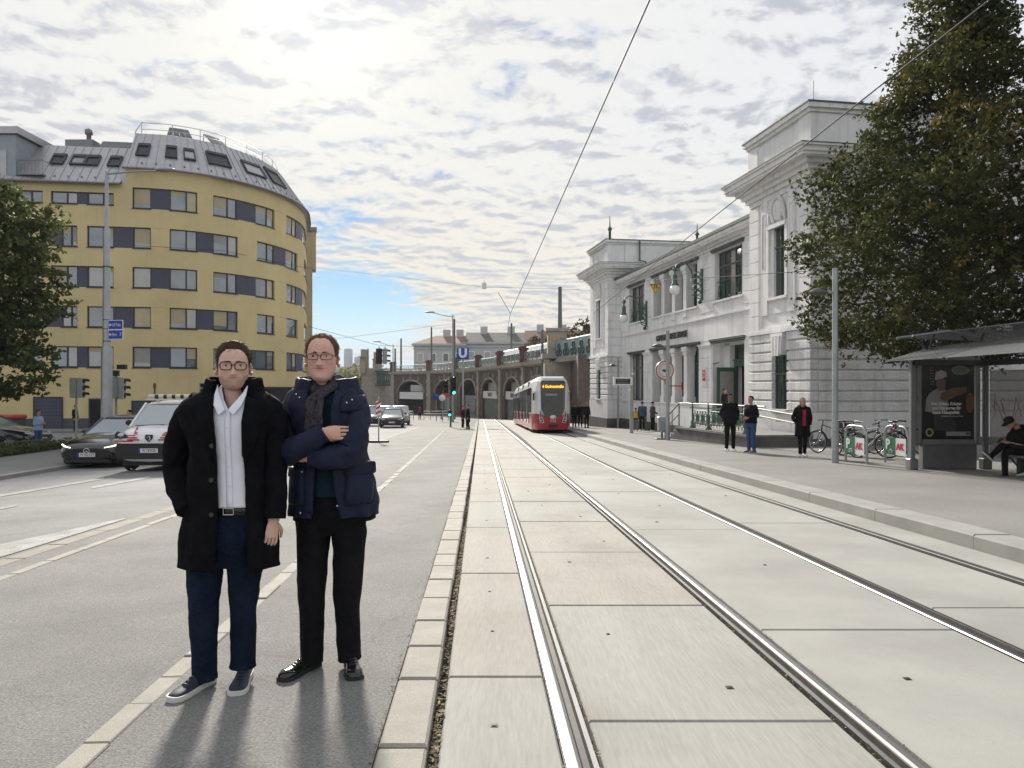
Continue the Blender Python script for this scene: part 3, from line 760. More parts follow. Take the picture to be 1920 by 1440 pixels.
lpart('landing_block', M_ctop, lambda m: m.bb(TW+.1, 10.4, CB-1.4, .14, -1.6, -.16))
for k in range(4):
    lpart('step', M_conc, lambda m: m.cbox(6.33+.36*k, 6.69+.36*k, .3, 2.5, -1.8, -.35-.16*k, .012))
rl = thing('entrance_railing', 'green iron railing with ring ornaments on the landing before the station door', 'railing', (10.7, 26.5, -.15), ROT_ST)
def rpart(name, mat, fn): mb = MB(); fn(mb); return mb.build(name, mat, rl)
posts = [.2, 1.75, 3.3, 4.85]
for u in posts: rpart('post', M_green, lambda m: (m.tube([(u, 2.4, -.04), (u, 2.4, 1.05)], .035, 8), m.lathe([(.15, -.04), (.13, .04), (.06, .12), (.05, .3)], (u, 2.4, 0), 10)))
rpart('handrail', M_rail, lambda m: (m.tube([(6.2, 2.4, .98), (-1.2, 2.4, 1.02)], .032, 8), m.tube([(5.2, 2.36, .82), (-.2, 2.36, .86)], .025, 8)))
for a, b in zip(posts[:-1], posts[1:]):
    def panel(m):
        m.tube([(a, 2.4, .72), (b, 2.4, .72)], .018, 6); m.tube([(a, 2.4, .12), (b, 2.4, .12)], .018, 6)
        for k in range(3):
            c = a+(b-a)*(k+.5)/3
            m.torus((c, 2.4, .42), .19, .022, 18, 6, Matrix.Rotation(pi/2, 3, 'X')); m.torus((c, 2.4, .42), .11, .016, 14, 6, Matrix.Rotation(pi/2, 3, 'X'))
            for s in (-1, 1): m.tube([(c+s*.24, 2.4, .12), (c+s*.24, 2.4, .72)], .014, 5)
            m.tube([(c, 2.4, .61), (c, 2.4, .72)], .02, 5); m.tube([(c, 2.4, .12), (c, 2.4, .23)], .02, 5)
    rpart('ornament_panel', M_green, panel)
rpart('stair_rail', M_green, lambda m: (m.tube([(5.2, 2.4, 1.0), (6.3, 2.4, .98), (8.0, 2.4, .2)], .03, 8), m.tube([(6.3, 2.4, .5), (8.0, 2.4, -.25)], .02, 6), m.tube([(6.3, 2.4, -.1), (6.3, 2.4, .98)], .03, 8), m.tube([(7.95, 2.4, -.75), (7.95, 2.4, .22)], .03, 8), m.tube([(7.1, 2.4, -.4), (7.1, 2.4, .6)], .02, 8)))
rr_ = thing('ramp_handrail', 'double metal handrail running down along the near tower wall', 'handrail', (10.7, 26.5, -.3), ROT_ST)
def hpart(name, mat, fn): mb = MB(); fn(mb); return mb.build(name, mat, rr_)
hpart('handrail', M_rail, lambda m: (m.tube([(4.4, .22, 1.02), (.1, .22, .78)], .03, 8), m.tube([(4.4, .22, .74), (.1, .22, .48)], .025, 8)))
for u in (.6, 2.0, 3.4): hpart('wall_bracket', M_bars, lambda m: (m.tube([(u, .22, .80+(u-.1)*.0558), (u, .22, .70+(u-.1)*.0558), (u, .04, .70+(u-.1)*.0558)], .012, 5), m.tube([(u, .22, .50+(u-.1)*.0605), (u, .22, .40+(u-.1)*.0605), (u, .04, .40+(u-.1)*.0605)], .012, 5)))
# round red-rimmed café sign on a bracket
cs = thing('round_sign', 'round white sign with red rim on a red bracket at the station columns', 'sign', stw(14.2, V+.02)+Vector((0, 0, 1.6)), ROT_ST)
mb = MB(); mb.tube([(0, 0, 0), (0, .75, 0), (0, .95, .12), (0, 1.0, .35)], .03, 8); mb.bb(-.05, .05, -.01, .02, -.2, .2); mb.build('bracket', PM('red_enamel', (.42, .03, .035), .35, var=.1, vs=4), cs)
mb = MB(); mb.lathe([(.52, -.05), (.55, 0), (.52, .05)], (0, 1.0, .85), 28, Matrix.Rotation(pi/2, 3, 'Y')); dsk = mb.build('disc', PM('sign_white', (.72, .72, .70), .4, var=.05), cs)
mb = MB(); mb.torus((-.055, 1.0, .85), .50, .03, 28, 6, Matrix.Rotation(pi/2, 3, 'Y')); mb.torus((-.055, 1.0, .85), .34, .012, 28, 6, Matrix.Rotation(pi/2, 3, 'Y')); mb.build('rim', MATS['red_enamel'], dsk)
mb = MB(); mb.sphere((-.06, 1.0, .86), (.02, .2, .05), 10, 6); mb.sphere((-.06, 1.0, .80), (.02, .12, .05), 10, 6); mb.build('emblem', M_bars, dsk)
# ------------------------------------------------------------------ the yellow corner building
M_yel = PM('yellow_render', (.62, .51, .27), .85, streak=.07, var=.08, vs=.35, fine=.05, fs=25, bump=.15, bs=30, tint=(.51, .41, .215), tf=.55)
M_base = PM('base_render', (.075, .08, .10), .8, var=.15, vs=2)
M_frame = PM('anthracite_frame', (.028, .03, .042), .45, var=.05)
M_panel = PM('anthracite_panel', (.055, .062, .095), .5, var=.08, vs=2)
M_glA = PM('window_glass', (.24, .27, .31), .04, .5, var=0., spec=1.)
M_glB = PM('window_glass_blind', (.38, .39, .40), .10, .25, var=.08, vs=1.5, spec=.9)
M_glC = PM('window_glass_curtain', (.40, .35, .23), .15, .15, var=.12, vs=1.5, spec=.8)
M_blnA = PM('blind_grey', (.30, .30, .29), .6, var=.06); M_blnB = PM('blind_beige', (.42, .36, .24), .6, var=.06)
M_zinc = PM('zinc_sheet', (.42, .425, .435), .42, .55, var=.08, vs=1.5, fine=.05, fs=14)
M_zincd = PM('zinc_dark', (.22, .22, .23), .5, .5, var=.1, vs=3)
M_solar = PM('solar_glass', (.02, .022, .03), .15, var=0.)
ycurve = [(-46., 52.2), (-28.9, 54.6)]
for i in range(1, 17):
    a = i/16*radians(104)
    ycurve.append((-28.6+9.55*sin(a), 54.75+11.6*(1-cos(a))))
ycurve += [(-20.4, 73.5), (-24., 84.)]
yp = [Vector((x, y)) for x, y in ycurve]
ylen = [0.]
for i in range(1, len(yp)): ylen.append(ylen[-1]+(yp[i]-yp[i-1]).length)
def yat(s):
    """point and outward normal of the facade line at arc length s"""
    s = min(max(s, 0), ylen[-1]-1e-6)
    for i in range(len(yp)-1):
        if s <= ylen[i+1]:
            t = (s-ylen[i])/(ylen[i+1]-ylen[i]); p = yp[i].lerp(yp[i+1], t)
            def nrm(k):
                k = min(max(k, 0), len(yp)-2); d = (yp[k+1]-yp[k]).normalized(); return Vector((d.y, -d.x))
            n = (nrm(i-1)+nrm(i)).lerp(nrm(i)+nrm(i+1), t).normalized()
            return p, n
def ys_(px):
    """arc length where the facade is seen at a pixel column"""
    r = (px-960)/F; best = None
    for i in range(len(yp)-1):
        a, b = yp[i], yp[i+1]; fa, fb = a.x-r*a.y, b.x-r*b.y
        if fa*fb <= 0 and fa != fb:
            t = fa/(fa-fb); s = ylen[i]+t*(ylen[i+1]-ylen[i])
            if best is None or s < best: best = s
    return best if best is not None else ylen[-1]
def cbx(m, s0, s1, z0, z1, do, di, step=.9):
    """a slab that follows the facade line from s0 to s1, between do (outside) and di (inside)"""
    n = max(1, int((s1-s0)/step)); rs = []
    cuts = [s0+(s1-s0)*k/n for k in range(n+1)]
    for s in cuts:
        p, nn = yat(s)
        o = p+nn*do; i_ = p+nn*di
        rs.append([(o.x, o.y, z0), (o.x, o.y, z1), (i_.x, i_.y, z1), (i_.x, i_.y, z0)])
    m.rings(rs, True, True, False)
yb = thing('apartment_building', 'yellow rendered corner apartment block with curved front and metal mansard roof', 'building', (0, 0, 0))
SA = ys_(228); SE = ys_(574); S0 = 6.0; S9 = ylen[-1]
ROWS = [(14.77, 16.33), (11.82, 13.38), (8.87, 10.43), (5.92, 7.48), (2.97, 4.53)]
EAVE, EAVL = 17.75, 16.55
P1 = [[('w1', 248, 283), ('p', 283, 318), ('w2', 318, 370)], [('w2', 400, 445), ('p', 445, 480), ('w2', 480, 515)], [('w2', 537, 557), ('p', 557, 569), ('w1', 569, 576)]]
P2 = [[('w2', 163, 213), ('p', 213, 249), ('w1', 249, 283)], [('w2', 318, 370), ('p', 370, 400), ('w2', 400, 446)], [('w2', 482, 515), ('p', 515, 537), ('w2', 537, 558)], [('w1', 570, 576)]]
P4 = P2[:2]+[[('w2', 482, 515)], [('w1', 537, 558)], [('w1', 570, 576)]]
L1 = [[('w2', 95, 145), ('p', 145, 163), ('w2', 163, 213)], [('w2', 25, 80)], [('w2', -60, -10)]]
L2 = [[('p', 80, 115), ('w2', 115, 145)], [('w2', 10, 60)]]
plan = [(P1+L1), (P2+L2), (P1+L1), (P4+L2), (P1+L1)]
rw = random.Random(4)
holes = []
def ywin(kind, s0, s1, z0, z1, idx):
    holes.append((s0, s1, z0, z1))
    if kind == 'p':
        mb = MB(); cbx(mb, s0, s1, z0, z1, -.11, -.20); return mb.build('facade_panel', M_panel, yb)
    mb = MB(); t = .075
    cbx(mb, s0, s0+t, z0, z1, -.13, -.24); cbx(mb, s1-t, s1, z0, z1, -.13, -.24)
    cbx(mb, s0+t, s1-t, z0, z0+t*1.4, -.13, -.24); cbx(mb, s0+t, s1-t, z1-t, z1, -.13, -.24)
    ms = []
    if kind == 'w2':
        mid = s0+(s1-s0)*.6; cbx(mb, mid-t*.7, mid+t*.7, z0+t, z1-t, -.128, -.238); ms = [(s0+t, mid-t*.7), (mid+t*.7, s1-t)]
    else: ms = [(s0+t, s1-t)]
    f = mb.build('window', M_frame, yb)
    for k, (a, b) in enumerate(ms):
        g = MB(); cbx(g, a, b, z0+t, z1-t, -.18, -.205, .4)
        mat = rw.choice([M_glA, M_glA, M_glB, M_glB, M_glC]) if k or kind == 'w1' else rw.choice([M_glA, M_glA, M_glA, M_glB])
        g.build('pane', mat, f)
        if rw.random() < .38:
            hb = (z1-z0)*rw.choice([.2, .35, .5, .7]); bl = MB(); cbx(bl, a+.01, b-.01, z1-t-hb, z1-t, -.166, -.176, .4); bl.build('blind', rw.choice([M_blnA, M_blnB]), f)
    g = MB(); cbx(g, s0-.04, s1+.04, z0-.05, z0+.0, .06, -.1); g.build('sill', M_frame, f)
for ri, (z0, z1) in enumerate(ROWS):
    for grp in plan[ri]:
        for (k, xa, xb) in grp:
            a, b = ys_(xa), ys_(xb)
            zz1 = z1; zz0 = z0
            if xb < 228 and ri == 0: zz0, zz1 = 14.95, 15.85
            ywin(k, a, b, zz0, zz1, ri)
# the wall: bands between the window rows and piers between the windows
def wall(m):
    zs = [-1.9]
    bands = []
    prev = -1.9
    for (z0, z1) in sorted(ROWS):
        bands.append((prev, z0, None)); bands.append((z0, z1, (z0, z1))); prev = z1
    bands.append((prev, EAVE, 'top'))
    for (za, zb, row) in bands:
        if row == 'top':
            cbx(m, S0, SA, za, EAVL, 0, -.35); cbx(m, SA, S9, za, EAVE, 0, -.35); continue
        hs = sorted([(h[0], h[1]) for h in holes if row and abs(h[2]-row[0]) < .3]) if row else []
        x = S0
        for (a, b) in hs:
            if a-x > .01: cbx(m, x, a, za, zb, 0, -.35)
            x = max(x, b)
        cbx(m, x, S9, za, zb, 0, -.35)
        if row and row[0] == ROWS[0][0]:            # short windows at the left: fill above and below
            for h in holes:
                if abs(h[2]-14.95) < .01: cbx(m, h[0], h[1], za, h[2], 0, -.35); cbx(m, h[0], h[1], h[3], zb, 0, -.35)
mb = MB(); wall(mb); mb.build('wall', M_yel, yb)
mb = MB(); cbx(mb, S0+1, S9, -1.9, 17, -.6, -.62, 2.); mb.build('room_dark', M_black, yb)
mb = MB(); cbx(mb, S0, S9, -2.2, -.75, .04, -.02); mb.build('base', M_base, yb)
mb = MB(); cbx(mb, SA-.05, SA+.3, EAVL, EAVE, .01, -3.); mb.build('party_wall', M_zinc, yb)
# doors and openings of the ground storey
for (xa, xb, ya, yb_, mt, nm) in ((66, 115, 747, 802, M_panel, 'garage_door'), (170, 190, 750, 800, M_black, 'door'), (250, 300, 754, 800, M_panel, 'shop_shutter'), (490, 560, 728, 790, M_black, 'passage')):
    a, b = ys_(xa), ys_(xb); p, n_ = yat((a+b)/2); z0 = G(p.x, p.y)+.05; z1 = CAMZ+(HOR-ya)*p.y/F
    mb = MB(); cbx(mb, a, b, z0, z1, .05, .01); o = mb.build(nm, mt, yb)
    mb = MB(); cbx(mb, a-.12, a, z0, z1+.12, .07, 0); cbx(mb, b, b+.12, z0, z1+.12, .07, 0); cbx(mb, a, b, z1, z1+.12, .07, 0); mb.build('frame', M_frame, o)
    if nm in ('garage_door', 'shop_shutter'):
        for k in range(1, 9):
            z = z0+(z1-z0)*k/9; mb = MB(); cbx(mb, a, b, z-.012, z+.012, .056, .04); mb.build('slat_joint', M_frame, o)
# mansard roof with standing seams
def roof_pt(s, t, left):
    p, n = yat(s); e = EAVL if left else EAVE; h = 3.45 if left else 3.25; dpt = 3.0 if left else 2.35
    q = p-n*(dpt*t-.28); return Vector((q.x, q.y, e+h*t))
def roof(m, s0, s1, left):
    n = int((s1-s0)/.7)+1
    for t0, t1 in ((0, 1),):
        ra = []; 
        for k in range(n+1):
            s = s0+(s1-s0)*k/n; a, b = roof_pt(s, 0, left), roof_pt(s, 1, left); p, nn = yat(s)
            c = b-Vector((nn.x, nn.y, 0))*(9. if left else 3.); c.z += .35
            d_ = a-Vector((nn.x, nn.y, 0))*.0; d_.z -= .14
            ra.append([d_, a, b, c])
        m.rings(ra, False, False, False)
mb = MB(); roof(mb, S0, SA, True); rfl = mb.build('roof', M_zinc, yb)
mb = MB(); roof(mb, SA+.3, S9, False); rfr = mb.build('roof', M_zinc, yb)
for (s0, s1, left, pr) in ((S0+.3, SA, True, rfl), (SA+.45, SE+4, False, rfr)):
    k = 0; s = s0
    while s < s1:
        a, b = roof_pt(s, 0, left), roof_pt(s, 1, left); p, nn = yat(s); up = Vector((nn.x, nn.y, .8))*.035
        tdir = Vector((-nn.y, nn.x, 0))*.016; mb = MB()
        mb.add([a-tdir, a+tdir, a+tdir+up, a-tdir+up, b-tdir, b+tdir, b+tdir+up, b-tdir+up], [(0, 1, 2, 3), (7, 6, 5, 4), (0, 4, 5, 1), (1, 5, 6, 2), (2, 6, 7, 3), (3, 7, 4, 0)], False)
        mb.build('roof_seam', M_zinc, pr); s += .62; k += 1
    mb = MB(); n = int((s1-s0)/1.)+1
    rs = []
    for k in range(n+1):
        s = s0-.3+(s1-s0+.3)*k/n; p, nn = yat(s); e = EAVL if left else EAVE
        o = Vector((p.x+nn.x*.36, p.y+nn.y*.36, e-.08)); rs.append(o)
    mb.tube(rs, .085, 8); mb.build('gutter', M_zincd, pr)
    for j in range(1, len(rs)-1):
        mb = MB(); a = roof_pt(s0+(s1-s0)*j/n, .1, left); mb.box((a.x, a.y, a.z+.06), (.12, .06, .12)); mb.build('snow_guard', M_zincd, pr)
# roof windows
def skylight(px0, px1, t0, t1, left, glass):
    s0, s1 = ys_(px0), ys_(px1); pr = rfl if left else rfr
    def P(s, t, up):
        p, n = yat(s); v = roof_pt(s, t, left); return v+Vector((n.x*.8, n.y*.8, .6))*up
    def slab(m, a, b, ta, tb, u0, u1): m.add([P(a, ta, u0), P(b, ta, u0), P(b, tb, u0), P(a, tb, u0), P(a, ta, u1), P(b, ta, u1), P(b, tb, u1), P(a, tb, u1)], [(3, 2, 1, 0), (4, 5, 6, 7), (0, 1, 5, 4), (1, 2, 6, 5), (2, 3, 7, 6), (3, 0, 4, 7)], False)
    mb = MB(); e = .09; et = .035
    slab(mb, s0, s0+e, t0, t1, .0, .16); slab(mb, s1-e, s1, t0, t1, .0, .16); slab(mb, s0+e, s1-e, t0, t0+et, .0, .16); slab(mb, s0+e, s1-e, t1-et*2, t1, .0, .18)
    f = mb.build('skylight', M_frame, pr)
    mb = MB(); slab(mb, s0+e, s1-e, t0+et, t1-et, .02, .09); mb.build('pane', glass, f)
for (a, b) in ((80, 106), (118, 146), (146, 172), (190, 214)): skylight(a, b, .44, .72, True, M_frame if a != 118 else M_glA)
for (a, b, g, t0, t1) in ((250, 275, M_frame, .32, .66), (308, 333, M_frame, .32, .66), (346, 370, M_glB, .32, .64), (395, 440, M_frame, .32, .68), (470, 508, M_glB, .32, .68), (520, 545, M_frame, .3, .74)): skylight(a, b, t0, t1, False, g)
# roof furniture: railing, solar panels, chimney, dormer
rg = MB(); pts = []
for k in range(26):
    s = SA+.6+(SE+1-SA)*k/25; v = roof_pt(s, 1.0, False); p, n = yat(s); pts.append(v-Vector((n.x, n.y, 0))*.5)
for hgt in (.5, 1.0): rg.tube([p+Vector((0, 0, hgt)) for p in pts], .028, 5)
for k in range(0, 26, 3): rg.tube([pts[k], pts[k]+Vector((0, 0, 1.0))], .028, 5)
rg.tube([pts[0]+Vector((0, 0, 1.0)), pts[0]+Vector((-1.5, 2, 1.0)), pts[0]+Vector((-1.5, 2, 0))], .03, 5)
rg.build('roof_railing', M_zinc, yb)
def solar(s0, s1, t, left, npan, lift):
    for k in range(npan):
        a = s0+(s1-s0)*k/npan; b = s0+(s1-s0)*(k+.94)/npan
        pa, na = yat(a); pb, nb = yat(b); mb = MB(); e = (EAVL+3.6) if left else (EAVE+3.4)
        back = 4.5 if left else 3.6
        A = Vector((pa.x-na.x*back, pa.y-na.y*back, e+lift)); B = Vector((pb.x-nb.x*back, pb.y-nb.y*back, e+lift))
        A2 = A-Vector((na.x*1.2, na.y*1.2, -.95)); B2 = B-Vector((nb.x*1.2, nb.y*1.2, -.95))
        mb.add([A, B, B2, A2, A+Vector((0, 0, .06)), B+Vector((0, 0, .06)), B2+Vector((0, 0, .06)), A2+Vector((0, 0, .06))], [(3, 2, 1, 0), (4, 5, 6, 7), (0, 1, 5, 4), (1, 2, 6, 5), (2, 3, 7, 6), (3, 0, 4, 7)], False)
        mb.tube([A2, Vector((A2.x, A2.y, e-.3))], .03, 5); mb.tube([B, Vector((B.x, B.y, e-.3))], .03, 5)
        mb.build('solar_panel', M_solar, yb)
solar(ys_(135), ys_(226), 1, True, 5, .25); solar(ys_(300), ys_(385), 1, False, 4, .35); solar(ys_(440), ys_(490), 1, False, 2, .35)
p, n = yat(ys_(100)); mb = MB(); mb.box((p.x-n.x*5, p.y-n.y*5, 20.5), (2.2, 1., 1.2)); mb.lathe([(.18, 0), (.18, .5), (.3, .55), (.3, .9), (.1, 1.0)], (p.x-n.x*5+.5, p.y-n.y*5, 21.1), 8); mb.build('chimney', M_zincd, yb)
p, n = yat(ys_(10)); dm = MB(); dm.box((p.x-3, p.y+2.2, 18.0), (7.5, 4.4, 3.6)); dmo = dm.build('dormer', PM('grey_cladding', (.28, .32, .35), .6, var=.08), yb)
mb = MB(); mb.box((p.x-1.6, p.y-.02, 17.7), (3.4, .05, 2.0)); mb.build('pane', M_glB, dmo)
mb = MB(); mb.box((p.x-3, p.y+2.2, 20.1), (8.0, 4.8, .5)); mb.build('dormer_roof', M_zinc, dmo)
bal = MB()
for zz in (17.0, 18.0): bal.tube([(p.x+.8, p.y+.2, zz), (p.x+2.6, p.y+.1, zz), (p.x+2.6, p.y+2.5, zz)], .03, 5)
for k in range(8): bal.tube([(p.x+.8+.26*k, p.y+.1, 17.), (p.x+.8+.26*k, p.y+.1, 18.)], .015, 4)
bal.box((p.x+1.7, p.y+1.2, 16.95), (1.9, 2.4, .08)); bal.build('balcony', M_zincd, yb)
# neighbour's bay that looks out behind the curved end
nb = thing('apartment_building', 'beige house end with small bay looking out behind the curved yellow front', 'building', (0, 0, 0))
mb = MB(); mb.prism([(-32, 85.6), (-23.1, 85.6), (-28.5, 104), (-38, 104)], -2.4, 19.55); mb.build('wall', PM('beige_render', (.48, .40, .25), .85, var=.08), nb)
mb = MB(); mb.prism([(-23.2, 85.5), (-22.65, 85.5), (-23.4, 88.2), (-23.95, 88.2)], 15.2, 19.6); mb.build('bay', MATS['beige_render'], nb)
mb = MB(); mb.prism([(-32.3, 85.3), (-22.5, 85.3), (-28.2, 104.3), (-38.3, 104.3)], 19.6, 20.0); mb.build('roof', M_zincd, nb)
# ------------------------------------------------------------------ far city: hill, towers, house behind the viaduct
M_hill = PM('hill_woods', (.06, .075, .045), .95, spec=0., var=.35, vs=.02, fine=.3, fs=.15)
M_ftow = PM('tower_glass', (.22, .27, .33), .25, var=.06, vs=.02)
def hill():
    rr = random.Random(3); vs = []; fs = []; nx = 70
    prof = [(700, 0.), (950, 12), (1250, 36), (1700, 62), (2600, 80), (4200, 60)]
    for (Y, h) in prof:
        for i in range(nx+1):
            X = (-1.6+3.2*i/nx)*Y
            hh = h*(.75+.35*noise.noise((X*.0016, Y*.001, 1.7))+.06*noise.noise((X*.02, Y*.01, 3.)))
            vs.append((X, Y, -3.2+hh))
    for k in range(len(prof)-1):
        for i in range(nx): a = k*(nx+1)+i; fs.append((a, a+1, a+nx+2, a+nx+1))
    tag(mesh_obj('hill', vs, fs, M_hill, smooth=True), kind='structure')
hill()
def far_tower(px0, px1, pyt, Y, label, curved):
    x0, x1 = ax(px0, Y), ax(px1, Y); zt = az(pyt, Y); cx = (x0+x1)/2; w = x1-x0
    t = thing('tower_block', label, 'tower', (cx, Y, 0), .3)
    mb = MB()
    if curved:
        mb.prism([(w*.5*cos(2*pi*k/16)*(1 if k % 8 < 9 else 1), w*.32*sin(2*pi*k/16)) for k in range(16)], 20, zt)
    else: mb.bb(-w/2, w/2, -w*.2, w*.2, 20, zt)
    b = mb.build('shaft', M_ftow, t)
    mb = MB(); mb.bb(-w*.3, w*.3, -w*.15, w*.15, zt, zt+w*.08); mb.build('roof_plant', M_ftow, t)
    for k in range(1, 9):
        z = 20+(zt-20)*k/9; mb = MB(); mb.bb(-w*.505, w*.505, -w*.33, w*.33, z-.6, z+.6); mb.build('floor_band', PM('tower_band', (.30, .34, .39), .5, var=0), b)
far_tower(645, 661, 655, 1900, 'tall pale blue glass tower on the far skyline', True)
far_tower(665, 689, 670, 1900, 'lower broad pale blue tower block on the far skyline', False)
# grey-white tenement with red and grey roofs behind the viaduct
M_ten = PM('tenement_render', (.50, .51, .52), .85, var=.08, vs=.3)
M_tile = PM('red_tiles', (.22, .135, .10), .85, var=.2, vs=1.2, fine=.15, fs=6)
M_slate = PM('dark_tiles', (.11, .105, .105), .8, var=.2, vs=1.2, fine=.15, fs=6)
def tenement(px0, px1, Y, eave_py, ridge_py, roofm, label, wins=True, hip=False):
    x0, x1 = ax(px0, Y), ax(px1, Y); ze = az(eave_py, Y); zr = az(ridge_py, Y)
    t = thing('tenement_house', label, 'building', (0, 0, 0))
    mb = MB(); mb.bb(x0, x1, Y, Y+14, -4, ze); w = mb.build('wall', M_ten, t)
    mb = MB(); mb.bb(x0-.5, x1+.3, Y-.5, Y+14, ze, ze+.5); mb.bb(x0-.2, x1+.2, Y-.2, Y+13, ze-.9, ze-.6); mb.build('cornice', M_ten, t)
    mb = MB(); hx = 5. if hip else .0
    mb.add([(x0-.5, Y-.5, ze+.5), (x1+.3, Y-.5, ze+.5), (x1+.3, Y+14, ze+.5), (x0-.5, Y+14, ze+.5), (x0+hx, Y+6.5, zr), (x1, Y+6.5, zr)], [(0, 1, 5, 4), (1, 2, 5), (2, 3, 4, 5), (3, 0, 4)], False)
    rf = mb.build('roof', roofm, t)
    n = max(2, int((x1-x0)/5.5))
    for k in range(n):
        cx = x0+hx+1+(x1-x0-hx-1)*(k+.5)/n; mb = MB(); mb.bb(cx-.9, cx+.9, Y+5.6, Y+7, zr-1.2, zr+1.5); mb.build('chimney', M_ten, rf)
    if wins:
        for row in range(3):
            zt = ze-1.8-3.6*row; m = int((x1-x0)/3.1)
            for k in range(m):
                cx = x0+1.6+(x1-x0-3.2)*k/(m-1); mb = MB(); mb.bb(cx-.85, cx+.85, Y-.12, Y-.02, zt-2.3, zt); wf = mb.build('window', M_trim, t)
                mb = MB(); mb.bb(cx-.6, cx+.6, Y-.16, Y-.125, zt-2.1, zt-.25); mb.build('pane', M_glA, wf)
tenement(776, 872, 185, 648, 626, M_tile, 'grey white tenement with red tiled roof behind the viaduct', hip=True)
tenement(872, 985, 186, 645, 620, M_slate, 'grey white tenement with dark slate roof beside the red roofed one')
tenement(985, 1125, 187, 643, 616, M_tile, 'tenement with brownish tiled roof partly behind the metro train')

# ------------------------------------------------------------------ brick viaduct with arches
M_vb = PM('viaduct_brick', (.105, .078, .070), .9, var=.25, vs=.5, fine=.25, fs=5, bump=.3, bs=12, tint=(.09, .08, .08), tf=.7)
M_vs = PM('viaduct_stone', (.30, .27, .23), .9, var=.2, vs=1.2, fine=.2, fs=6, bump=.2, bs=10)
M_vred = PM('red_pier_stone', (.13, .07, .058), .85, var=.2, vs=2)
M_shopw = PM('shop_board_white', (.62, .62, .60), .5, var=.08, vs=2)
M_shutter = PM('shutter_dark', (.055, .07, .075), .5, var=.35, vs=1.2, tint=(.14, .19, .16), tf=.6)
VP = [Vector((-23.5, 143)), Vector((-13, 131)), Vector((-6.4, 116)), Vector((-1.06, 98)), Vector((1.86, 86)), Vector((4.54, 75)), Vector((7.6, 64))]
vl = [0.]
for i in range(1, len(VP)): vl.append(vl[-1]+(VP[i]-VP[i-1]).length)
def vat(s):
    s = min(max(s, 0), vl[-1]-1e-6)
    for i in range(len(VP)-1):
        if s <= vl[i+1]:
            t = (s-vl[i])/(vl[i+1]-vl[i]); p = VP[i].lerp(VP[i+1], t)
            def dr(k): k = min(max(k, 0), len(VP)-2); return (VP[k+1]-VP[k]).normalized()
            d = ((dr(i-1)+dr(i)).lerp(dr(i)+dr(i+1), t)).normalized()
            return p, d, Vector((d.y, -d.x))       # point, direction, normal towards the street
def vrow(m, s0, s1, z0, z1, do, di, step=2.):
    n = max(1, int((s1-s0)/step)); rs = []
    for k in range(n+1):
        p, d, nn = vat(s0+(s1-s0)*k/n); nn = -nn if nn.y > 0 else nn
        o = p+nn*do; i_ = p+nn*di
        rs.append([(o.x, o.y, z0), (o.x, o.y, z1), (i_.x, i_.y, z1), (i_.x, i_.y, z0)])
    m.rings(rs, True, True, False)
DECK = CAMZ+2.97; ARZ = 2.1
via = thing('railway_viaduct', 'brick railway viaduct with arched shops, stone piers and green railing', 'viaduct', (0, 0, 0))
SV1 = vl[5]                     # the masonry ends at the bridge
nb_ = 6; bay = (SV1-2)/nb_
mb = MB(); vrow(mb, 0, SV1, DECK-.45, DECK, .35, -9); vrow(mb, 0, SV1, DECK-.62, DECK-.45, .15, -9); mb.build('deck_ledge', M_vs, via)
mb = MB(); vrow(mb, 0, SV1, -4.5, DECK-.62, -5, -9, 3.); mb.build('back_wall', M_vb, via)
shops = ['box', 'glass', 'arch', 'beauty', 'beauty', 'arch']
def arch_wall(m, s0, s1, r, zs, depth=1.4):
    """wall between two piers with a round-headed opening"""
    mid = (s0+s1)/2; n = 10; zt = DECK-.62
    pts = [(mid-r*cos(pi*k/n), zs+ARZ*sin(pi*k/n)) for k in range(n+1)]
    def P(s, z, o):
        p, d, nn = vat(s); nn = -nn if nn.y > 0 else nn; q = p-nn*o; return (q.x, q.y, z)
    for o in (0.,):
        for k in range(n):
            m.quad(P(pts[k][0], pts[k][1], 0), P(pts[k+1][0], pts[k+1][1], 0), P(pts[k+1][0], zt, 0), P(pts[k][0], zt, 0))
            m.quad(P(pts[k][0], pts[k][1], 0), P(pts[k][0], pts[k][1], depth), P(pts[k+1][0], pts[k+1][1], depth), P(pts[k+1][0], pts[k+1][1], 0))
        m.quad(P(s0, -4.5, 0), P(mid-r, -4.5, 0), P(mid-r, zt, 0), P(s0, zt, 0)); m.quad(P(mid+r, -4.5, 0), P(s1, -4.5, 0), P(s1, zt, 0), P(mid+r, zt, 0))
        m.quad(P(mid-r, -4.5, 0), P(mid-r, -4.5, depth), P(mid-r, zs, depth), P(mid-r, zs, 0)); m.quad(P(mid+r, -4.5, 0), P(mid+r, -4.5, depth), P(mid+r, zs, depth), P(mid+r, zs, 0))
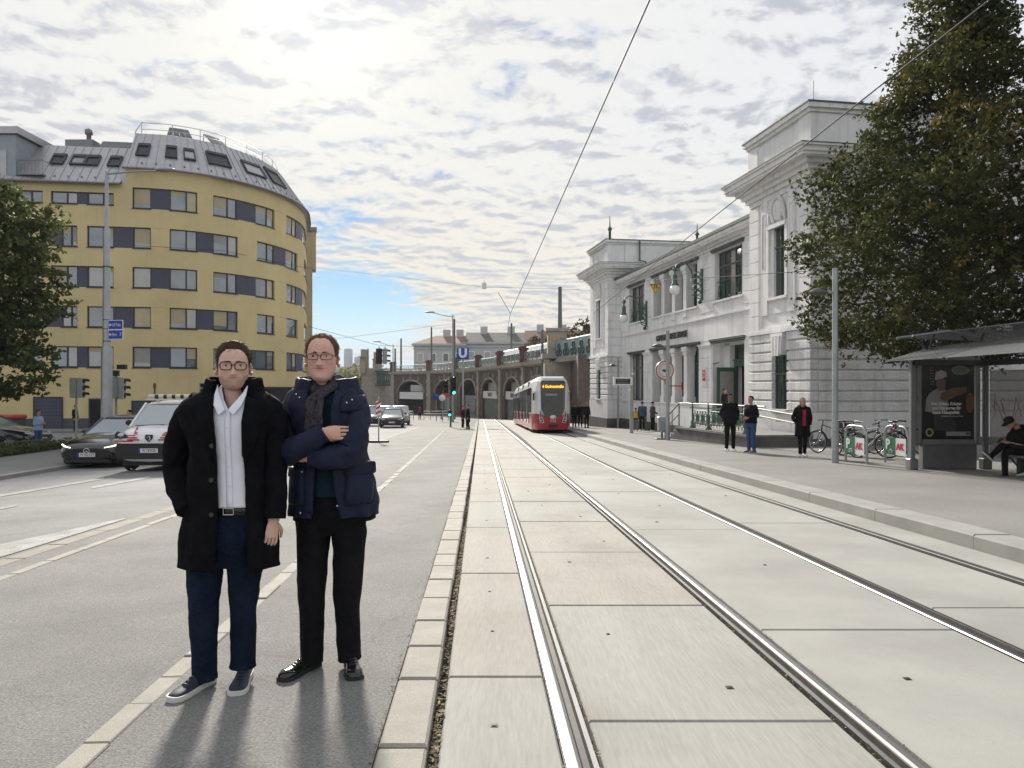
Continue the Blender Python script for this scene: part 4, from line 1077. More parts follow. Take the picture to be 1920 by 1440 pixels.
for k in range(nb_):
    s0 = 1+bay*k; s1 = s0+bay; sm_ = (s0+s1)/2
    mb = MB(); arch_wall(mb, s0, s1, bay*.34, CAMZ-1.05); mb.build('arch_wall', M_vb, via)
    mb = MB()
    def P(s, z, o):
        p, d, nn = vat(s); nn = -nn if nn.y > 0 else nn; q = p+nn*o; return Vector((q.x, q.y, z))
    mb.tube([P(sm_-bay*.37*cos(pi*j/12), CAMZ-1.05+(ARZ+.25)*sin(pi*j/12), .05) for j in range(13)], .16, 5); mb.build('arch_moulding', M_vs, via)
    for j in (-1, 0, 1):
        mb = MB(); a = P(sm_+j*bay*.2, CAMZ-1.05+ARZ+(.75 if j == 0 else .45), .06); mb.box(a, (.3, .2, .8)); mb.build('arch_stone', M_vs, via)
    # infill
    mb = MB(); vrow(mb, sm_-bay*.345, sm_+bay*.345, -4.5, CAMZ+1.9, -1.3, -1.4, 1.); mb.build('infill', M_black if shops[k] != 'glass' else M_glB, via)
    if shops[k] == 'beauty':
        mb = MB(); vrow(mb, sm_-bay*.34, sm_+bay*.34, -4.0, CAMZ-1.6, -.3, -.4, 1.); mb.build('shutter', M_shutter, via)
        mb = MB(); vrow(mb, sm_-bay*.34, sm_+bay*.34, CAMZ-1.6, CAMZ-.55, -.12, -.4, 1.); sg = mb.build('shop_sign', M_shopw, via)
        p, d, nn = vat(sm_); nn = -nn if nn.y > 0 else nn
        text_mesh('lettering', 'BEAUTY', .8, M_letter, TM((p.x-nn.x*.09, p.y-nn.y*.09, CAMZ-1.07), pi/2, atan2(nn.y, nn.x)+pi/2), sg, .02, sx=.8)
        mb = MB(); vrow(mb, sm_-bay*.2, sm_+bay*.2, CAMZ-.5, CAMZ+.7, -.5, -.6, 1.); mb.build('fanlight', M_glB, via)
    elif shops[k] == 'box':
        mb = MB(); vrow(mb, sm_-bay*.3, sm_+bay*.34, CAMZ-2.2, CAMZ-.9, .12, -.3, 1.); mb.build('shop_sign', M_shopw, via)
        mb = MB(); vrow(mb, sm_-bay*.12, sm_+bay*.2, CAMZ-.8, CAMZ+.4, -.9, -1.1, 1.); mb.build('fanlight', M_glB, via)
    elif shops[k]: 
        mb = MB(); vrow(mb, sm_-bay*.3, sm_+bay*.3, -3.2, CAMZ-1.3, -.5, -.7, 1.); mb.build('shop_front', M_glA, via)
    # pier of alternating stones
    z = -4.5; c = 0
    while z < DECK-.62:
        hgt = .62; mb = MB(); w = .62 if c % 2 else .5; vrow(mb, max(0, s0-w), s0+w, z, min(z+hgt, DECK-.62), .28 if c % 2 else .24, -.1, 3.); mb.build('pier_stone', M_vs, via); z += hgt; c += 1
    p, d, nn = vat(s0); nn = -nn if nn.y > 0 else nn
    mb = MB(); mb.box((p.x+nn.x*.1, p.y+nn.y*.1, DECK+.75), (.95, .95, 1.5)); mb.box((p.x+nn.x*.1, p.y+nn.y*.1, DECK+1.6), (1.25, 1.25, .22)); mb.box((p.x+nn.x*.1, p.y+nn.y*.1, DECK+1.8), (.8, .8, .2)); mb.build('parapet_pier', M_vred, via)
    # railing panel with round ornaments
    mb = MB(); n = 6; a = s0+.7; b = s1-.7
    for z in (DECK+.12, DECK+1.15): mb.tube([P(a+(b-a)*j/4, z, .1) for j in range(5)], .05, 5)
    for j in range(n):
        c = P(a+(b-a)*(j+.5)/n, DECK+.68, .1); ang = atan2(nn.y, nn.x)
        mb.torus(c, .33, .06, 10, 4, Matrix.Rotation(ang, 3, 'Z') @ Matrix.Rotation(pi/2, 3, 'Y')); e = P(a+(b-a)*j/n, DECK+.12, .1); mb.tube([e, e+Vector((0, 0, 1.03))], .05, 4)
    mb.build('railing_panel', PM('pale_green_iron', (.20, .26, .235), .6, var=.1, vs=2), via)
# end pier beside the bridge and the iron bridge towards the station
p, d, nn = vat(SV1); nn = -nn if nn.y > 0 else nn
mb = MB(); mb.box((p.x, p.y, -.2), (2.6, 2.4, 2*(DECK+.2-.4))); mb.build('end_pier', M_vs, via)
mb = MB(); mb.box((p.x, p.y, DECK+.15), (3.1, 3.0, .5)); mb.box((p.x, p.y, DECK+1.5), (1.9, 1.9, 2.3)); mb.box((p.x, p.y, DECK+2.8), (2.3, 2.3, .3)); mb.build('end_pier_top', M_vs, via)
mb = MB(); mb.box((p.x-.3, p.y-1.0, DECK+1.9), (.3, .06, .35)); mb.build('end_pier_sign', PM('orange_sign', (.6, .25, .03), .5, var=0), via)
br = thing('railway_bridge', 'pale green iron girder bridge joining the viaduct to the station', 'bridge', (0, 0, 0))
S_b = SV1+1.2
mb = MB(); vrow(mb, S_b, vl[-1], DECK-.2, DECK+1.6, .5, .2); mb.build('girder', PM('bridge_green', (.25, .33, .34), .55, var=.12, vs=1.5), br)
mb = MB(); vrow(mb, S_b, vl[-1], DECK-.5, DECK-.2, .6, -7); mb.build('bridge_deck', M_vs, br)
mb = MB()
for k in range(5):
    s = S_b+(vl[-1]-S_b)*(k+.5)/5; p, d, nn = vat(s); nn = -nn if nn.y > 0 else nn; q = p+nn*.56
    for (dx, dz) in ((-.4, .5), (.4, .5), (0, 1.1)): mb.torus((q.x+d.x*dx, q.y+d.y*dx, DECK+dz-.1), .3, .07, 12, 5, Matrix.Rotation(atan2(nn.y, nn.x), 3, 'Z') @ Matrix.Rotation(pi/2, 3, 'Y'))
mb.build('scroll_ornament', PM('bridge_dark_green', (.05, .10, .09), .6, var=.1), br)
# station-side abutment in shade under the bridge
mb = MB(); mb.box((8.6, 70.5, .4), (5.5, 10, 8)); mb.build('abutment', M_vb, br)
# left end of the viaduct: second bridge pier with green lattice
lb = thing('bridge_abutment', 'stone bridge abutment with green lattice girder at the left end of the viaduct', 'bridge', (0, 0, 0))
Yb = 150
mb = MB(); mb.bb(ax(678, Yb), ax(722, Yb), Yb, Yb+8, -4, az(692, Yb)); mb.build('abutment_wall', M_vs, lb)
for (a, b, t) in ((676, 686, 655), (700, 712, 660)):
    mb = MB(); mb.bb(ax(a, Yb), ax(b, Yb), Yb-.6, Yb+2.5, az(700, Yb), az(t+14, Yb)); mb.bb(ax(a+1, Yb), ax(b-1, Yb), Yb-.3, Yb+2, az(t+14, Yb), az(t, Yb)); mb.bb(ax(a-1, Yb), ax(b+1, Yb), Yb-1, Yb+2.8, az(t+15, Yb), az(t+13, Yb)); mb.build('pylon', M_vs, lb)
mb = MB()
for k in range(10):
    xx = ax(706+3.4*k, Yb-1); mb.tube([(xx, Yb-1, az(722, Yb)), (xx+ax(963.4, Yb), Yb-1, az(696, Yb))], .09, 4); mb.tube([(xx+ax(963.4, Yb), Yb-1, az(722, Yb)), (xx, Yb-1, az(696, Yb))], .09, 4)
for py in (696, 722): mb.tube([(ax(704, Yb), Yb-1, az(py, Yb)), (ax(742, Yb), Yb-1, az(py, Yb))], .16, 4)
mb.build('lattice_girder', PM('bridge_dark_green', (.05, .10, .09)), lb)

# ------------------------------------------------------------------ metro train on the viaduct
M_trw = PM('train_white', (.62, .64, .66), .35, var=.05, vs=1.)
M_trg = PM('train_glass', (.03, .035, .04), .08, var=0.)
M_red = PM('tram_red', (.36, .015, .03), .28, var=.06, vs=2., coat=.3)
train = thing('metro_train', 'white metro train with dark windows running along the top of the viaduct', 'train', (0, 0, 0))
sa = vl[-1]; lengths = [8.5, 8.5, 9.5, 9.5, 9.5]
s_ = vl[-1]-.1; OFF = 2.6
for k, ln in enumerate(lengths):
    s0, s1 = s_-ln+.35, s_; s_ -= ln
    if s0 < 22: break
    def PT(s, o, z):
        p, d, nn = vat(s); nn = -nn if nn.y > 0 else nn; q = p-nn*o; return (q.x, q.y, z)
    mb = MB(); n = 4; rs = []
    for j in range(n+1):
        s = s0+(s1-s0)*j/n
        rs.append([PT(s, OFF, DECK-.5), PT(s, OFF, DECK+1.75), PT(s, OFF+.18, DECK+2.25), PT(s, OFF+.7, DECK+2.45), PT(s, OFF+1.9, DECK+2.45), PT(s, OFF+2.4, DECK+2.2), PT(s, OFF+2.5, DECK-.5)])
    mb.rings(rs, True, True, False); car = mb.build('car_body', M_trw, train)
    for j in range(4):
        a = s0+(s1-s0)*(j+.12)/4; b = s0+(s1-s0)*(j+.88)/4; mb = MB()
        vrow(mb, a, b, DECK+.75, DECK+1.6, -OFF+.03, -OFF-.05); mb.build('window', M_trg, car)
    mb = MB(); vrow(mb, s0, s1, DECK+.25, DECK+.42, -OFF+.02, -OFF-.05); mb.build('red_stripe', M_red, car)
    mb = MB(); vrow(mb, s0-.36, s0+.01, DECK-.3, DECK+2.1, -OFF-.2, -OFF-2.2); mb.build('gangway', M_black, train)

# the pale air over the city: far things fade
mb = MB(); mb.bb(-4100, 4100, -310, 7050, -6, 170); hz = mb.build('haze', None); hz.data.materials.clear()
m = bpy.data.materials.new('haze_air'); m.use_nodes = True; nt = m.node_tree; nt.nodes.clear(); o_ = nt.nodes.new('ShaderNodeOutputMaterial'); v_ = nt.nodes.new('ShaderNodeVolumePrincipled')
v_.inputs['Color'].default_value = (.86, .92, 1., 1); v_.inputs['Density'].default_value = .00022; nt.links.new(v_.outputs[0], o_.inputs['Volume'])
hz.data.materials.append(m); hz['kind'] = 'stuff'
# ------------------------------------------------------------------ trees
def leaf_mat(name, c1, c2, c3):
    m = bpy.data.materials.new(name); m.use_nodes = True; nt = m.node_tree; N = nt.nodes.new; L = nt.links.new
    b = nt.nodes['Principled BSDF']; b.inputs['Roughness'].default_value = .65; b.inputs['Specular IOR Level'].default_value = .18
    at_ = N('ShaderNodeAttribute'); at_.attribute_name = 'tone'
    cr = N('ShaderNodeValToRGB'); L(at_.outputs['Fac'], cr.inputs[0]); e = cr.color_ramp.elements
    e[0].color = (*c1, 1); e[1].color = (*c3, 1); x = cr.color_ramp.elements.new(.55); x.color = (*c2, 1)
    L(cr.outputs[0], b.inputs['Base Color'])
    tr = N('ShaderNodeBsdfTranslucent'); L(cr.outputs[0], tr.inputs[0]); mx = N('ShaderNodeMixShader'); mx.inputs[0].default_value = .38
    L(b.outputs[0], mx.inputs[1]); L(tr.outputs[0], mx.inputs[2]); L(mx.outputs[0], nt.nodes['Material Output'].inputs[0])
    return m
M_bark = PM('bark', (.055, .045, .038), .95, var=.3, vs=6., bump=.8, bs=25, stretch=(1, 1, .2), bdist=.03)
M_leafR = leaf_mat('leaf_linden', (.030, .042, .014), (.072, .080, .025), (.20, .14, .035))
M_leafL = leaf_mat('leaf_horse_chestnut', (.05, .072, .025), (.105, .13, .042), (.24, .22, .065))
M_leafY = leaf_mat('leaf_yellow', (.17, .17, .06), (.28, .26, .10), (.38, .33, .12))
M_leafB = leaf_mat('leaf_rust', (.06, .045, .02), (.11, .075, .03), (.18, .11, .04))
def leaf_cloud(name, pts, tones, size, mat, parent, seed, droop=.2, aspect=.55):
    """one small pointed leaf (two triangles) per point"""
    rg = np.random.default_rng(seed); n = len(pts); P = np.array(pts, dtype=np.float64)
    nrm = rg.normal(size=(n, 3)); nrm[:, 2] += .8; nrm /= np.linalg.norm(nrm, axis=1)[:, None]
    a = rg.normal(size=(n, 3)); a[:, 2] -= droop*2; a -= nrm*np.sum(a*nrm, 1)[:, None]; a /= np.linalg.norm(a, axis=1)[:, None]
    b = np.cross(nrm, a); s = size*rg.uniform(.6, 1.25, n)[:, None]
    fold = nrm*s*rg.uniform(-.12, .12, n)[:, None]
    v = np.empty((n, 4, 3)); v[:, 0] = P-a*s*.5; v[:, 1] = P+b*s*aspect*.5+fold; v[:, 2] = P+a*s*.55; v[:, 3] = P-b*s*aspect*.5+fold
    me = bpy.data.meshes.new(name); me.vertices.add(n*4); me.vertices.foreach_set('co', v.reshape(-1))
    me.loops.add(n*4); me.loops.foreach_set('vertex_index', np.arange(n*4, dtype=np.int32))
    me.polygons.add(n); me.polygons.foreach_set('loop_start', np.arange(0, n*4, 4, dtype=np.int32)); me.polygons.foreach_set('loop_total', np.full(n, 4, dtype=np.int32))
    at_ = me.attributes.new('tone', 'FLOAT', 'POINT'); at_.data.foreach_set('value', np.repeat(np.array(tones, dtype=np.float32), 4))
    me.materials.append(mat); me.update(calc_edges=True)
    return link(bpy.data.objects.new(name, me), parent)
def tree(name, label, base, trunk_h, trunk_r, prof, n_sprays, per, leaf, mat, seed, limbs=26, group=None, yellow=0., spray_len=.8, branches=True, thin=.0, tilt=0):
    """prof: list of (height above base, crown radius); twigs carry the leaves in sprays"""
    rr = random.Random(seed); t = thing(name, label, 'tree', base, 0, group)
    zs = [p[0] for p in prof]; rs = [p[1] for p in prof]
    def rad(z, a):
        if z <= zs[0] or z >= zs[-1]: return .05
        r = np.interp(z, zs, rs)
        return r*(.80+.34*noise.noise((cos(a)*1.3+seed, sin(a)*1.3, z*.55))+.22*noise.noise((cos(a)*3+seed, sin(a)*3, z*1.4)))
    mb = MB(); top = zs[-1]*.9
    pts = [Vector((.12*sin(z*.8+seed)*z/top, .12*cos(z*.6)*z/top, z)) for z in np.linspace(-.15, top, 14)]
    mb.tube(pts, [trunk_r*(1.25 if i == 0 else 1)*(1-.93*(i/13)**.9) for i in range(14)], 9)
    ends = []
    for k in range(limbs):
        z0 = trunk_h+(top-trunk_h)*(k/limbs)**1.1*.92; a = k*2.39996+rr.uniform(-.3, .3); zt = z0+rr.uniform(.4, 1.8)*(1-.4*z0/top)
        r = rad(min(zt, zs[-1]-.05), a)*rr.uniform(.6, .9); p0 = Vector((0, 0, z0)); p3 = Vector((cos(a)*r, sin(a)*r, zt))
        p1 = p0.lerp(p3, .35)+Vector((0, 0, .25)); p2 = p0.lerp(p3, .7)+Vector((rr.uniform(-.2, .2), rr.uniform(-.2, .2), .25)); tr_ = trunk_r*.42*(1-.75*z0/top)+.012
        mb.tube([p0, p1, p2, p3], [tr_, tr_*.75, tr_*.45, .008], 6); ends.append((p1, p2, p3))
        for j in range(3):
            q = p1.lerp(p3, rr.uniform(.2, .9)); e = q+Vector((rr.uniform(-.9, .9), rr.uniform(-.9, .9), rr.uniform(-.1, .9))); mb.tube([q, q.lerp(e, .5)+Vector((0, 0, .1)), e], [tr_*.3+.005, tr_*.2+.004, .004], 4)
    if branches: mb.build('trunk', M_bark, t)
    P = []; T = []
    for _ in range(n_sprays):
        z = zs[0]+(zs[-1]-zs[0])*rr.random(); a = rr.uniform(0, 2*pi); R_ = rad(z, a)
        if rr.random() > min(1., .15+R_/max(rs)): continue
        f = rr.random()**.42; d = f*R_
        c = Vector((cos(a)*d, sin(a)*d, z))
        if noise.noise((c.x*.8+seed, c.y*.8, c.z*.8)) < -.31+thin: continue
        dr = Vector((cos(a)+rr.gauss(0, .5), sin(a)+rr.gauss(0, .5), rr.gauss(.15, .45))).normalized(); ln = spray_len*rr.uniform(.5, 1.2)
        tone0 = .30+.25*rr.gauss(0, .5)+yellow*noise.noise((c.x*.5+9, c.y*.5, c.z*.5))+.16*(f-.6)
        side = dr.cross(Vector((0, 0, 1)))
        for j in range(per):
            u = rr.random(); w = rr.gauss(0, .13)*ln*1.2; h = rr.gauss(0, .06)*ln
            P.append(c+dr*ln*(u-.3)+side*w+Vector((0, 0, h-.10*u*ln))); T.append(min(1, max(0, tone0+rr.gauss(0, .13))))
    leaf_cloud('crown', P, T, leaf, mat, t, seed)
    return t
def walk_z(X, Y): return G(X, Y)+.155
# the tall linden on the right, and its neighbour at the picture's edge
bx_, by_ = 12.25, 20.3
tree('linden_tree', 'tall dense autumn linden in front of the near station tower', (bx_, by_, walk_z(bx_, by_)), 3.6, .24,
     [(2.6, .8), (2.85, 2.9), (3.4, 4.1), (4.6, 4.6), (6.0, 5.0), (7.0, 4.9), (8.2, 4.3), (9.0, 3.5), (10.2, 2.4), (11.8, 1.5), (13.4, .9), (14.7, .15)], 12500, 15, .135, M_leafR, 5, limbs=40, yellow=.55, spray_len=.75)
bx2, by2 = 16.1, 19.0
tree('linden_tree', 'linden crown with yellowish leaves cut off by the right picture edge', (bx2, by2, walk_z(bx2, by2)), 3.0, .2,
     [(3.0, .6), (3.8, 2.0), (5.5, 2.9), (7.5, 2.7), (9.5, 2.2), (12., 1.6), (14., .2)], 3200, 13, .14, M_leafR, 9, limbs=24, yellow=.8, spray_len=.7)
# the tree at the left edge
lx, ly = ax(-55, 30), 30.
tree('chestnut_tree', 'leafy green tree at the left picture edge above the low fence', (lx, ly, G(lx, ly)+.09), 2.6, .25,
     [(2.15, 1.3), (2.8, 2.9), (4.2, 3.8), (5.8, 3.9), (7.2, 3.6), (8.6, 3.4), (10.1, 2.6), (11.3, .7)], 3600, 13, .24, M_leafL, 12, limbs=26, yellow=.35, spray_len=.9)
# trees behind the viaduct and the bridge
for (px, Y, h, r, mt, lab, sd) in ((1005, 150, 15, 5, M_leafB, 'rust brown autumn tree behind the viaduct railing', 31), (1035, 140, 15, 4, M_leafB, 'thin brown tree beside the tall catenary mast', 32), (1090, 118, 15.5, 4.2, M_leafB, 'brown autumn tree next to the far station tower', 33)):
    X = ax(px, Y); tree('autumn_tree', lab, (X, Y, -3.2), 3., .3, [(h*.35, .5), (h*.5, r*.8), (h*.68, r), (h*.85, r*.7), (h, .2)], 620, 8, .55, mt, sd, limbs=22, yellow=.3, spray_len=1.6, thin=.16, group='trees behind the viaduct')
for k, (px, Y, h, r) in enumerate(((640, 210, 10, 8), (664, 215, 11.5, 8), (690, 205, 9.5, 5.5), (712, 220, 11, 6))):
    X = ax(px, Y); tree('far_tree', ['pale yellow green tree left of the bridge abutment', 'yellow green tree right beside the leftmost far tree', 'yellow green tree behind the abutment pylons', 'yellowish tree showing behind the green lattice girder'][k], (X, Y, -3.2), 2., .25, [(1.0, 2.), (h*.35, r*.9), (h*.6, r), (h*.85, r*.7), (h, .3)], 500, 8, .7, M_leafY, 41+k, limbs=10, group='trees beyond the bridge', yellow=.3, spray_len=1.6)
# ------------------------------------------------------------------ tram
M_tramw = PM('tram_white', (.68, .69, .70), .3, var=.04, vs=1., coat=.3)
M_tramg = PM('tram_glass', (.022, .026, .03), .06, var=0., spec=.7)
M_rub = PM('black_rubber', (.02, .02, .021), .7, var=.1)
M_amber = PM('amber_display', (.7, .25, .02), .5, var=0., emit=(1., .36, .03), es=2.2)
M_tyre = PM('tyre', (.022, .022, .023), .85, var=.1, vs=10)
M_rim = PM('alloy', (.45, .45, .46), .3, .9, var=.05)
M_plate = PM('plate_white', (.72, .72, .72), .4, var=0.)
M_plateb = PM('plate_blue', (.02, .06, .35), .4, var=0.)
M_ltxt = PM('print_black', (.02, .02, .02), .5, var=0.)
M_head = PM('lamp_glass', (.55, .56, .58), .1, .3, var=0.)
M_chr = PM('chrome', (.7, .7, .7), .12, 1., var=0.)
def tram():
    Y0 = 44.0; q = 4.31; L_ = 27.
    X0 = qx(q, Y0); t = thing('tram', 'red and white low-floor tram with amber display coming along the right track', 'tram', (X0, Y0, G(X0, Y0)), HEAD)
    t.rotation_euler = (-.028, 0, HEAD)
    # local: nose at y=0, body runs to +y, x right
    def sec(y, w, zt, zb=.28, wt=None):
        wt = wt or w*.86
        return [(-w, y, zb), (-w, y, 1.18), (-w*.985, y, 2.55), (-wt, y, zt-.28), (-wt*.78, y, zt), (wt*.78, y, zt), (wt, y, zt-.28), (w*.985, y, 2.55), (w, y, 1.18), (w, y, zb)]
    MODS = [(0., 5.6), (5.95, 12.4), (12.75, 19.2), (19.55, 27.)]
    for k, (a, b) in enumerate(MODS):
        mb = MB()
        st = [(a, 1.2), (b, 1.2)] if k else [(0., .80), (.12, .90), (.5, 1.02), (1.3, 1.17), (2.2, 1.2), (b, 1.2)]
        zt = 3.42
        rs = [sec(y, w, zt if (k or y > .4) else zt-.1*(1-y/.4), .22) for (y, w) in st]
        if k == 0: rs[0] = sec(.02, .80, 3.28, .25)
        mb.rings(rs, True, True, False)
        for i, f in enumerate(mb.f):        # red below the belt, white above
            zc = max(mb.v[j][2] for j in f); mb.m[i] = 1 if zc <= 1.19 else 0
        car = mb.build('body', [M_tramw, M_red], t)
        for sgn in (-1, 1):
            a2 = a+(1.7 if k == 0 else .25); n = 3 if k else 2; w = (b-.25-a2)/n
            for j in range(n):
                mb = MB(); y0 = a2+w*j+.06; y1 = a2+w*(j+1)-.06
                mb.bb(sgn*1.2-.03, sgn*1.2+.03, y0, y1, 1.26, 2.78) if (j+k) % 2 == 0 else mb.bb(sgn*1.2-.032, sgn*1.2+.032, y0, y1, .55, 2.78)
                mb.build('window' if (j+k) % 2 == 0 else 'door', M_tramg, car)
            mb = MB(); mb.bb(sgn*1.2-.02, sgn*1.2+.02, a2, b-.1, 1.16, 1.22); mb.build('belt_line', M_tramw, car)
        mb = MB(); mb.bb(-.7, .7, a+(2.9 if k == 0 else .6), b-.6, 3.38, 3.50); mb.build('roof_equipment', M_tramw, car)
        if k:
            mb = MB(); mb.bb(-1.1, 1.1, MODS[k-1][1]-.01, a+.01, .4, 3.25); mb.build('gangway', M_rub, t)
        for yy in (a+2.2, b-1.6):
            mb = MB()
            for sgn in (-1, 1): mb.lathe([(.28, -.06), (.3, 0), (.28, .06)], (sgn*.74, yy, .3), 14, Matrix.Rotation(pi/2, 3, 'Y'))
            mb.bb(-1.12, 1.12, yy-1., yy+1., .12, .3); mb.build('bogie', M_rub, t)
    # face: dark windscreen, white frame, red lower mask
    def shape(x):   # nose front line
        return -.07+.09*(x/.8)**2
    def plate(m, poly, off):
        n = len(poly); m.add([(x, shape(x)-off, z) for x, z in poly]+[(x, shape(x)+.05, z) for x, z in poly], [tuple(range(n))]+[(i, n+i, n+(i+1) % n, (i+1) % n) for i in range(n)], False)
    face = t.children[0]
    mb = MB(); plate(mb, [(-.80, .25), (.80, .25), (.80, 1.25), (.55, 1.08), (-.55, 1.08), (-.80, 1.25)], .018); mb.build('lower_mask', M_red, face)
    ws = MB(); plate(ws, [(-.50, 1.06), (.50, 1.06), (.70, 1.45), (.74, 3.05), (.66, 3.15), (-.66, 3.15), (-.74, 3.05), (-.70, 1.45)], .035); w_ = ws.build('windscreen', M_tramg, face)
    dsp = text_mesh('destination_display', '6 Gudrunstraße', .25, M_amber, TM((0, -.125, 2.80)), w_, .004, sx=.78, bold=.004)
    mb = MB(); mb.bb(-.45, .25, -.125, -.10, 2.25, 2.38); mb.build('line_card', PM('grey_card', (.25, .25, .25), .5, var=0), w_)
    for s in (-1, 1):
        mb = MB(); plate(mb, [(s*.56, .68), (s*.74, .66), (s*.80, .98), (s*.76, 1.32)], .03); hl = mb.build('headlight_housing', M_tramg, face)
        mb = MB(); mb.tube([(s*.55, shape(.55)-.04, .66), (s*.75, shape(.75)-.045, .64), (s*.81, shape(.8)-.045, .98), (s*.77, shape(.77)-.045, 1.36), (s*.55, shape(.55)-.04, .66)], .022, 5); mb.build('headlight_rim', M_tramw, hl)
        for z in (.78, .95): mb = MB(); mb.sphere((s*.70, shape(.7)-.03, z), (.05, .03, .05), 10, 6); mb.build('headlight', M_head, hl)
        mb = MB(); mb.box((s*1.12, .5, 2.2), (.1, .12, .42)); mb.tube([(s*.95, .7, 2.5), (s*1.12, .5, 2.4)], .02, 5); mb.build('mirror', M_rub, face)
    mb = MB(); mb.bb(-.28, .28, -.12, .0, .40, .55); mb.build('coupler_cover', M_rub, face)
    text_mesh('fleet_number', '332', .24, M_plate, TM((0, -.10, .76)), face, .004)
    mb = MB(); mb.lathe([(.001, 0), (.19, 0), (.19, .01), (.001, .01)], (0, -.095, .98), 16, Matrix.Rotation(pi/2, 3, 'X') @ Matrix.Diagonal((1, .6, 1))); mb.build('emblem', M_plate, face)
    # pantograph
    mb = MB(); mb.tube([(0, 16, 3.7), (0, 14.9, 4.5), (0, 16., 5.2)], .035, 6); mb.tube([(-.8, 16, 5.2), (.8, 16, 5.2)], .03, 6); mb.tube([(-.3, 16.2, 3.7), (.3, 16.2, 3.7)], .05, 6); mb.build('pantograph', M_bars, t)
tram()

# ------------------------------------------------------------------ cars
def car(name, label, cat, loc, rotz, spec, group=None):
    """spec: profile of the hood and roof, colours; nose at local y=0 facing -y"""
    t = thing(name, label, cat, loc, rotz, group)
    Ln, Wd, body = spec['len'], spec['w']/2, spec['paint']
    st = spec['st']            # stations: (y, half width factor, z sill, z belt(shoulder))
    mb = MB(); rs = []
    for (y, wf, zb, zs) in st:
        w = Wd*wf
        rs.append([(-w*.9, y, zb), (-w, y, zb+(zs-zb)*.28), (-w*1.0, y, zb+(zs-zb)*.62), (-w*.95, y, zs-.05), (-w*.80, y, zs+.02), (-w*.4, y, zs+.05), (w*.4, y, zs+.05), (w*.80, y, zs+.02), (w*.95, y, zs-.05), (w*1.0, y, zb+(zs-zb)*.62), (w, y, zb+(zs-zb)*.28), (w*.9, y, zb)])
    mb.rings(rs, True, True, True)
    bodyo = mb.build('body', body, t)
    bv = bodyo.modifiers.new('s', 'SUBSURF'); bv.levels = 1; bv.render_levels = 1
    # greenhouse: roof shell with glass
    gh = spec['gh']            # (y at base front, y top front, y top rear, y base rear, z base, z top)
    yb0, yt0, yt1, yb1, zb, zt = gh; wb, wt = Wd*.90, Wd*spec.get('tumble', .72)
    def q4(m, a, b, c, d): m.quad(a, b, c, d)
    mb = MB()
    rs = []
    for (y, z, w) in ((yt0-.04, zt-.035, wt*.97), (yt0+.25, zt+.015, wt), ((yt0+yt1)/2, zt+.045, wt), (yt1-.2, zt+.01, wt*.98), (yt1+.03, zt-.04, wt*.95)):
        rs.append([(-w, y, z-.06), (-w*.93, y, z), (-w*.5, y, z+.025), (w*.5, y, z+.025), (w*.93, y, z), (w, y, z-.06)])
    mb.rings(rs, False, False, True); roof = mb.build('roof', body, t); so_ = roof.modifiers.new('t', 'SOLIDIFY'); so_.thickness = .03
    def pane(nm, a, b, c, d, mat=M_cglass):
        v = [Vector(a), Vector(b), Vector(c), Vector(d)]; ctr = sum(v, Vector())/4; n = (v[1]-v[0]).cross(v[3]-v[0]).normalized()*.012
        m = MB(); m.add([p for p in v]+[p-n for p in v], [(0, 1, 2, 3), (7, 6, 5, 4), (0, 4, 5, 1), (1, 5, 6, 2), (2, 6, 7, 3), (3, 7, 4, 0)], False); return m.build(nm, mat, t)
    pane('windscreen', (-wb*.96, yb0, zb), (wb*.96, yb0, zb), (wt*.95, yt0, zt-.03), (-wt*.95, yt0, zt-.03))
    pane('rear_window', (wb*.94, yb1, zb), (-wb*.94, yb1, zb), (-wt*.93, yt1, zt-.03), (wt*.93, yt1, zt-.03))
    for s in (-1, 1):
        ym = (yt0+yt1)/2
        pane('side_window', (s*wb, yb0+.15, zb), (s*wb, ym-.03, zb), (s*wt, ym-.03, zt-.05), (s*wt, yt0+.06, zt-.05))
        pane('side_window', (s*wb, ym+.03, zb), (s*wb, yb1-.15, zb), (s*wt, yt1-.06, zt-.05), (s*wt, ym+.03, zt-.05))
        for (a, b) in (((s*wb, yb0, zb-.02), (s*wt, yt0, zt-.02)), ((s*wb*1.005, ym, zb), (s*wt*1.01, ym, zt-.03)), ((s*wb, yb1, zb-.02), (s*wt, yt1, zt-.02))): mb = MB(); mb.tube([a, b], .045, 5); mb.build('pillar', body, t)
        mb = MB(); mb.sphere((s*(Wd+.12), yb0+.45, zb+.08), (.12, .07, .09), 10, 6); mb.tube([(s*Wd*.9, yb0+.45, zb+.0), (s*(Wd+.1), yb0+.45, zb+.05)], .025, 5); mb.build('mirror', spec.get('mirror', body), t)
    wr = spec.get('wr', .34)
    for y in spec['wheels']:
        for s in (-1, 1):
            MR = Matrix.Rotation(s*pi/2, 3, 'Y'); x = s*(Wd-.11)
            mb = MB(); mb.lathe([(wr*.62, -.1), (wr*.94, -.11), (wr, -.07), (wr, .07), (wr*.94, .11), (wr*.62, .1)], (x, y, wr), 22, MR, True, False); w_ = mb.build('wheel', M_tyre, t)
            mb = MB(); mb.lathe([(.02, .06), (wr*.62, .085), (wr*.64, .1)], (x, y, wr), 22, MR, True, False)
            for k in range(10):
                a = 2*pi*k/10; mb.tube([MR @ Vector((.04*cos(a), .04*sin(a), .09))+Vector((x, y, wr)), MR @ Vector((wr*.6*cos(a), wr*.6*sin(a), .1))+Vector((x, y, wr))], .018, 4)
            mb.build('rim', M_rim, w_)
            mb = MB(); mb.lathe([(wr*1.16, -.02), (wr*1.16, .115)], (x, y, wr), 20, MR, True, False); mb.build('wheel_arch', M_rub, t)
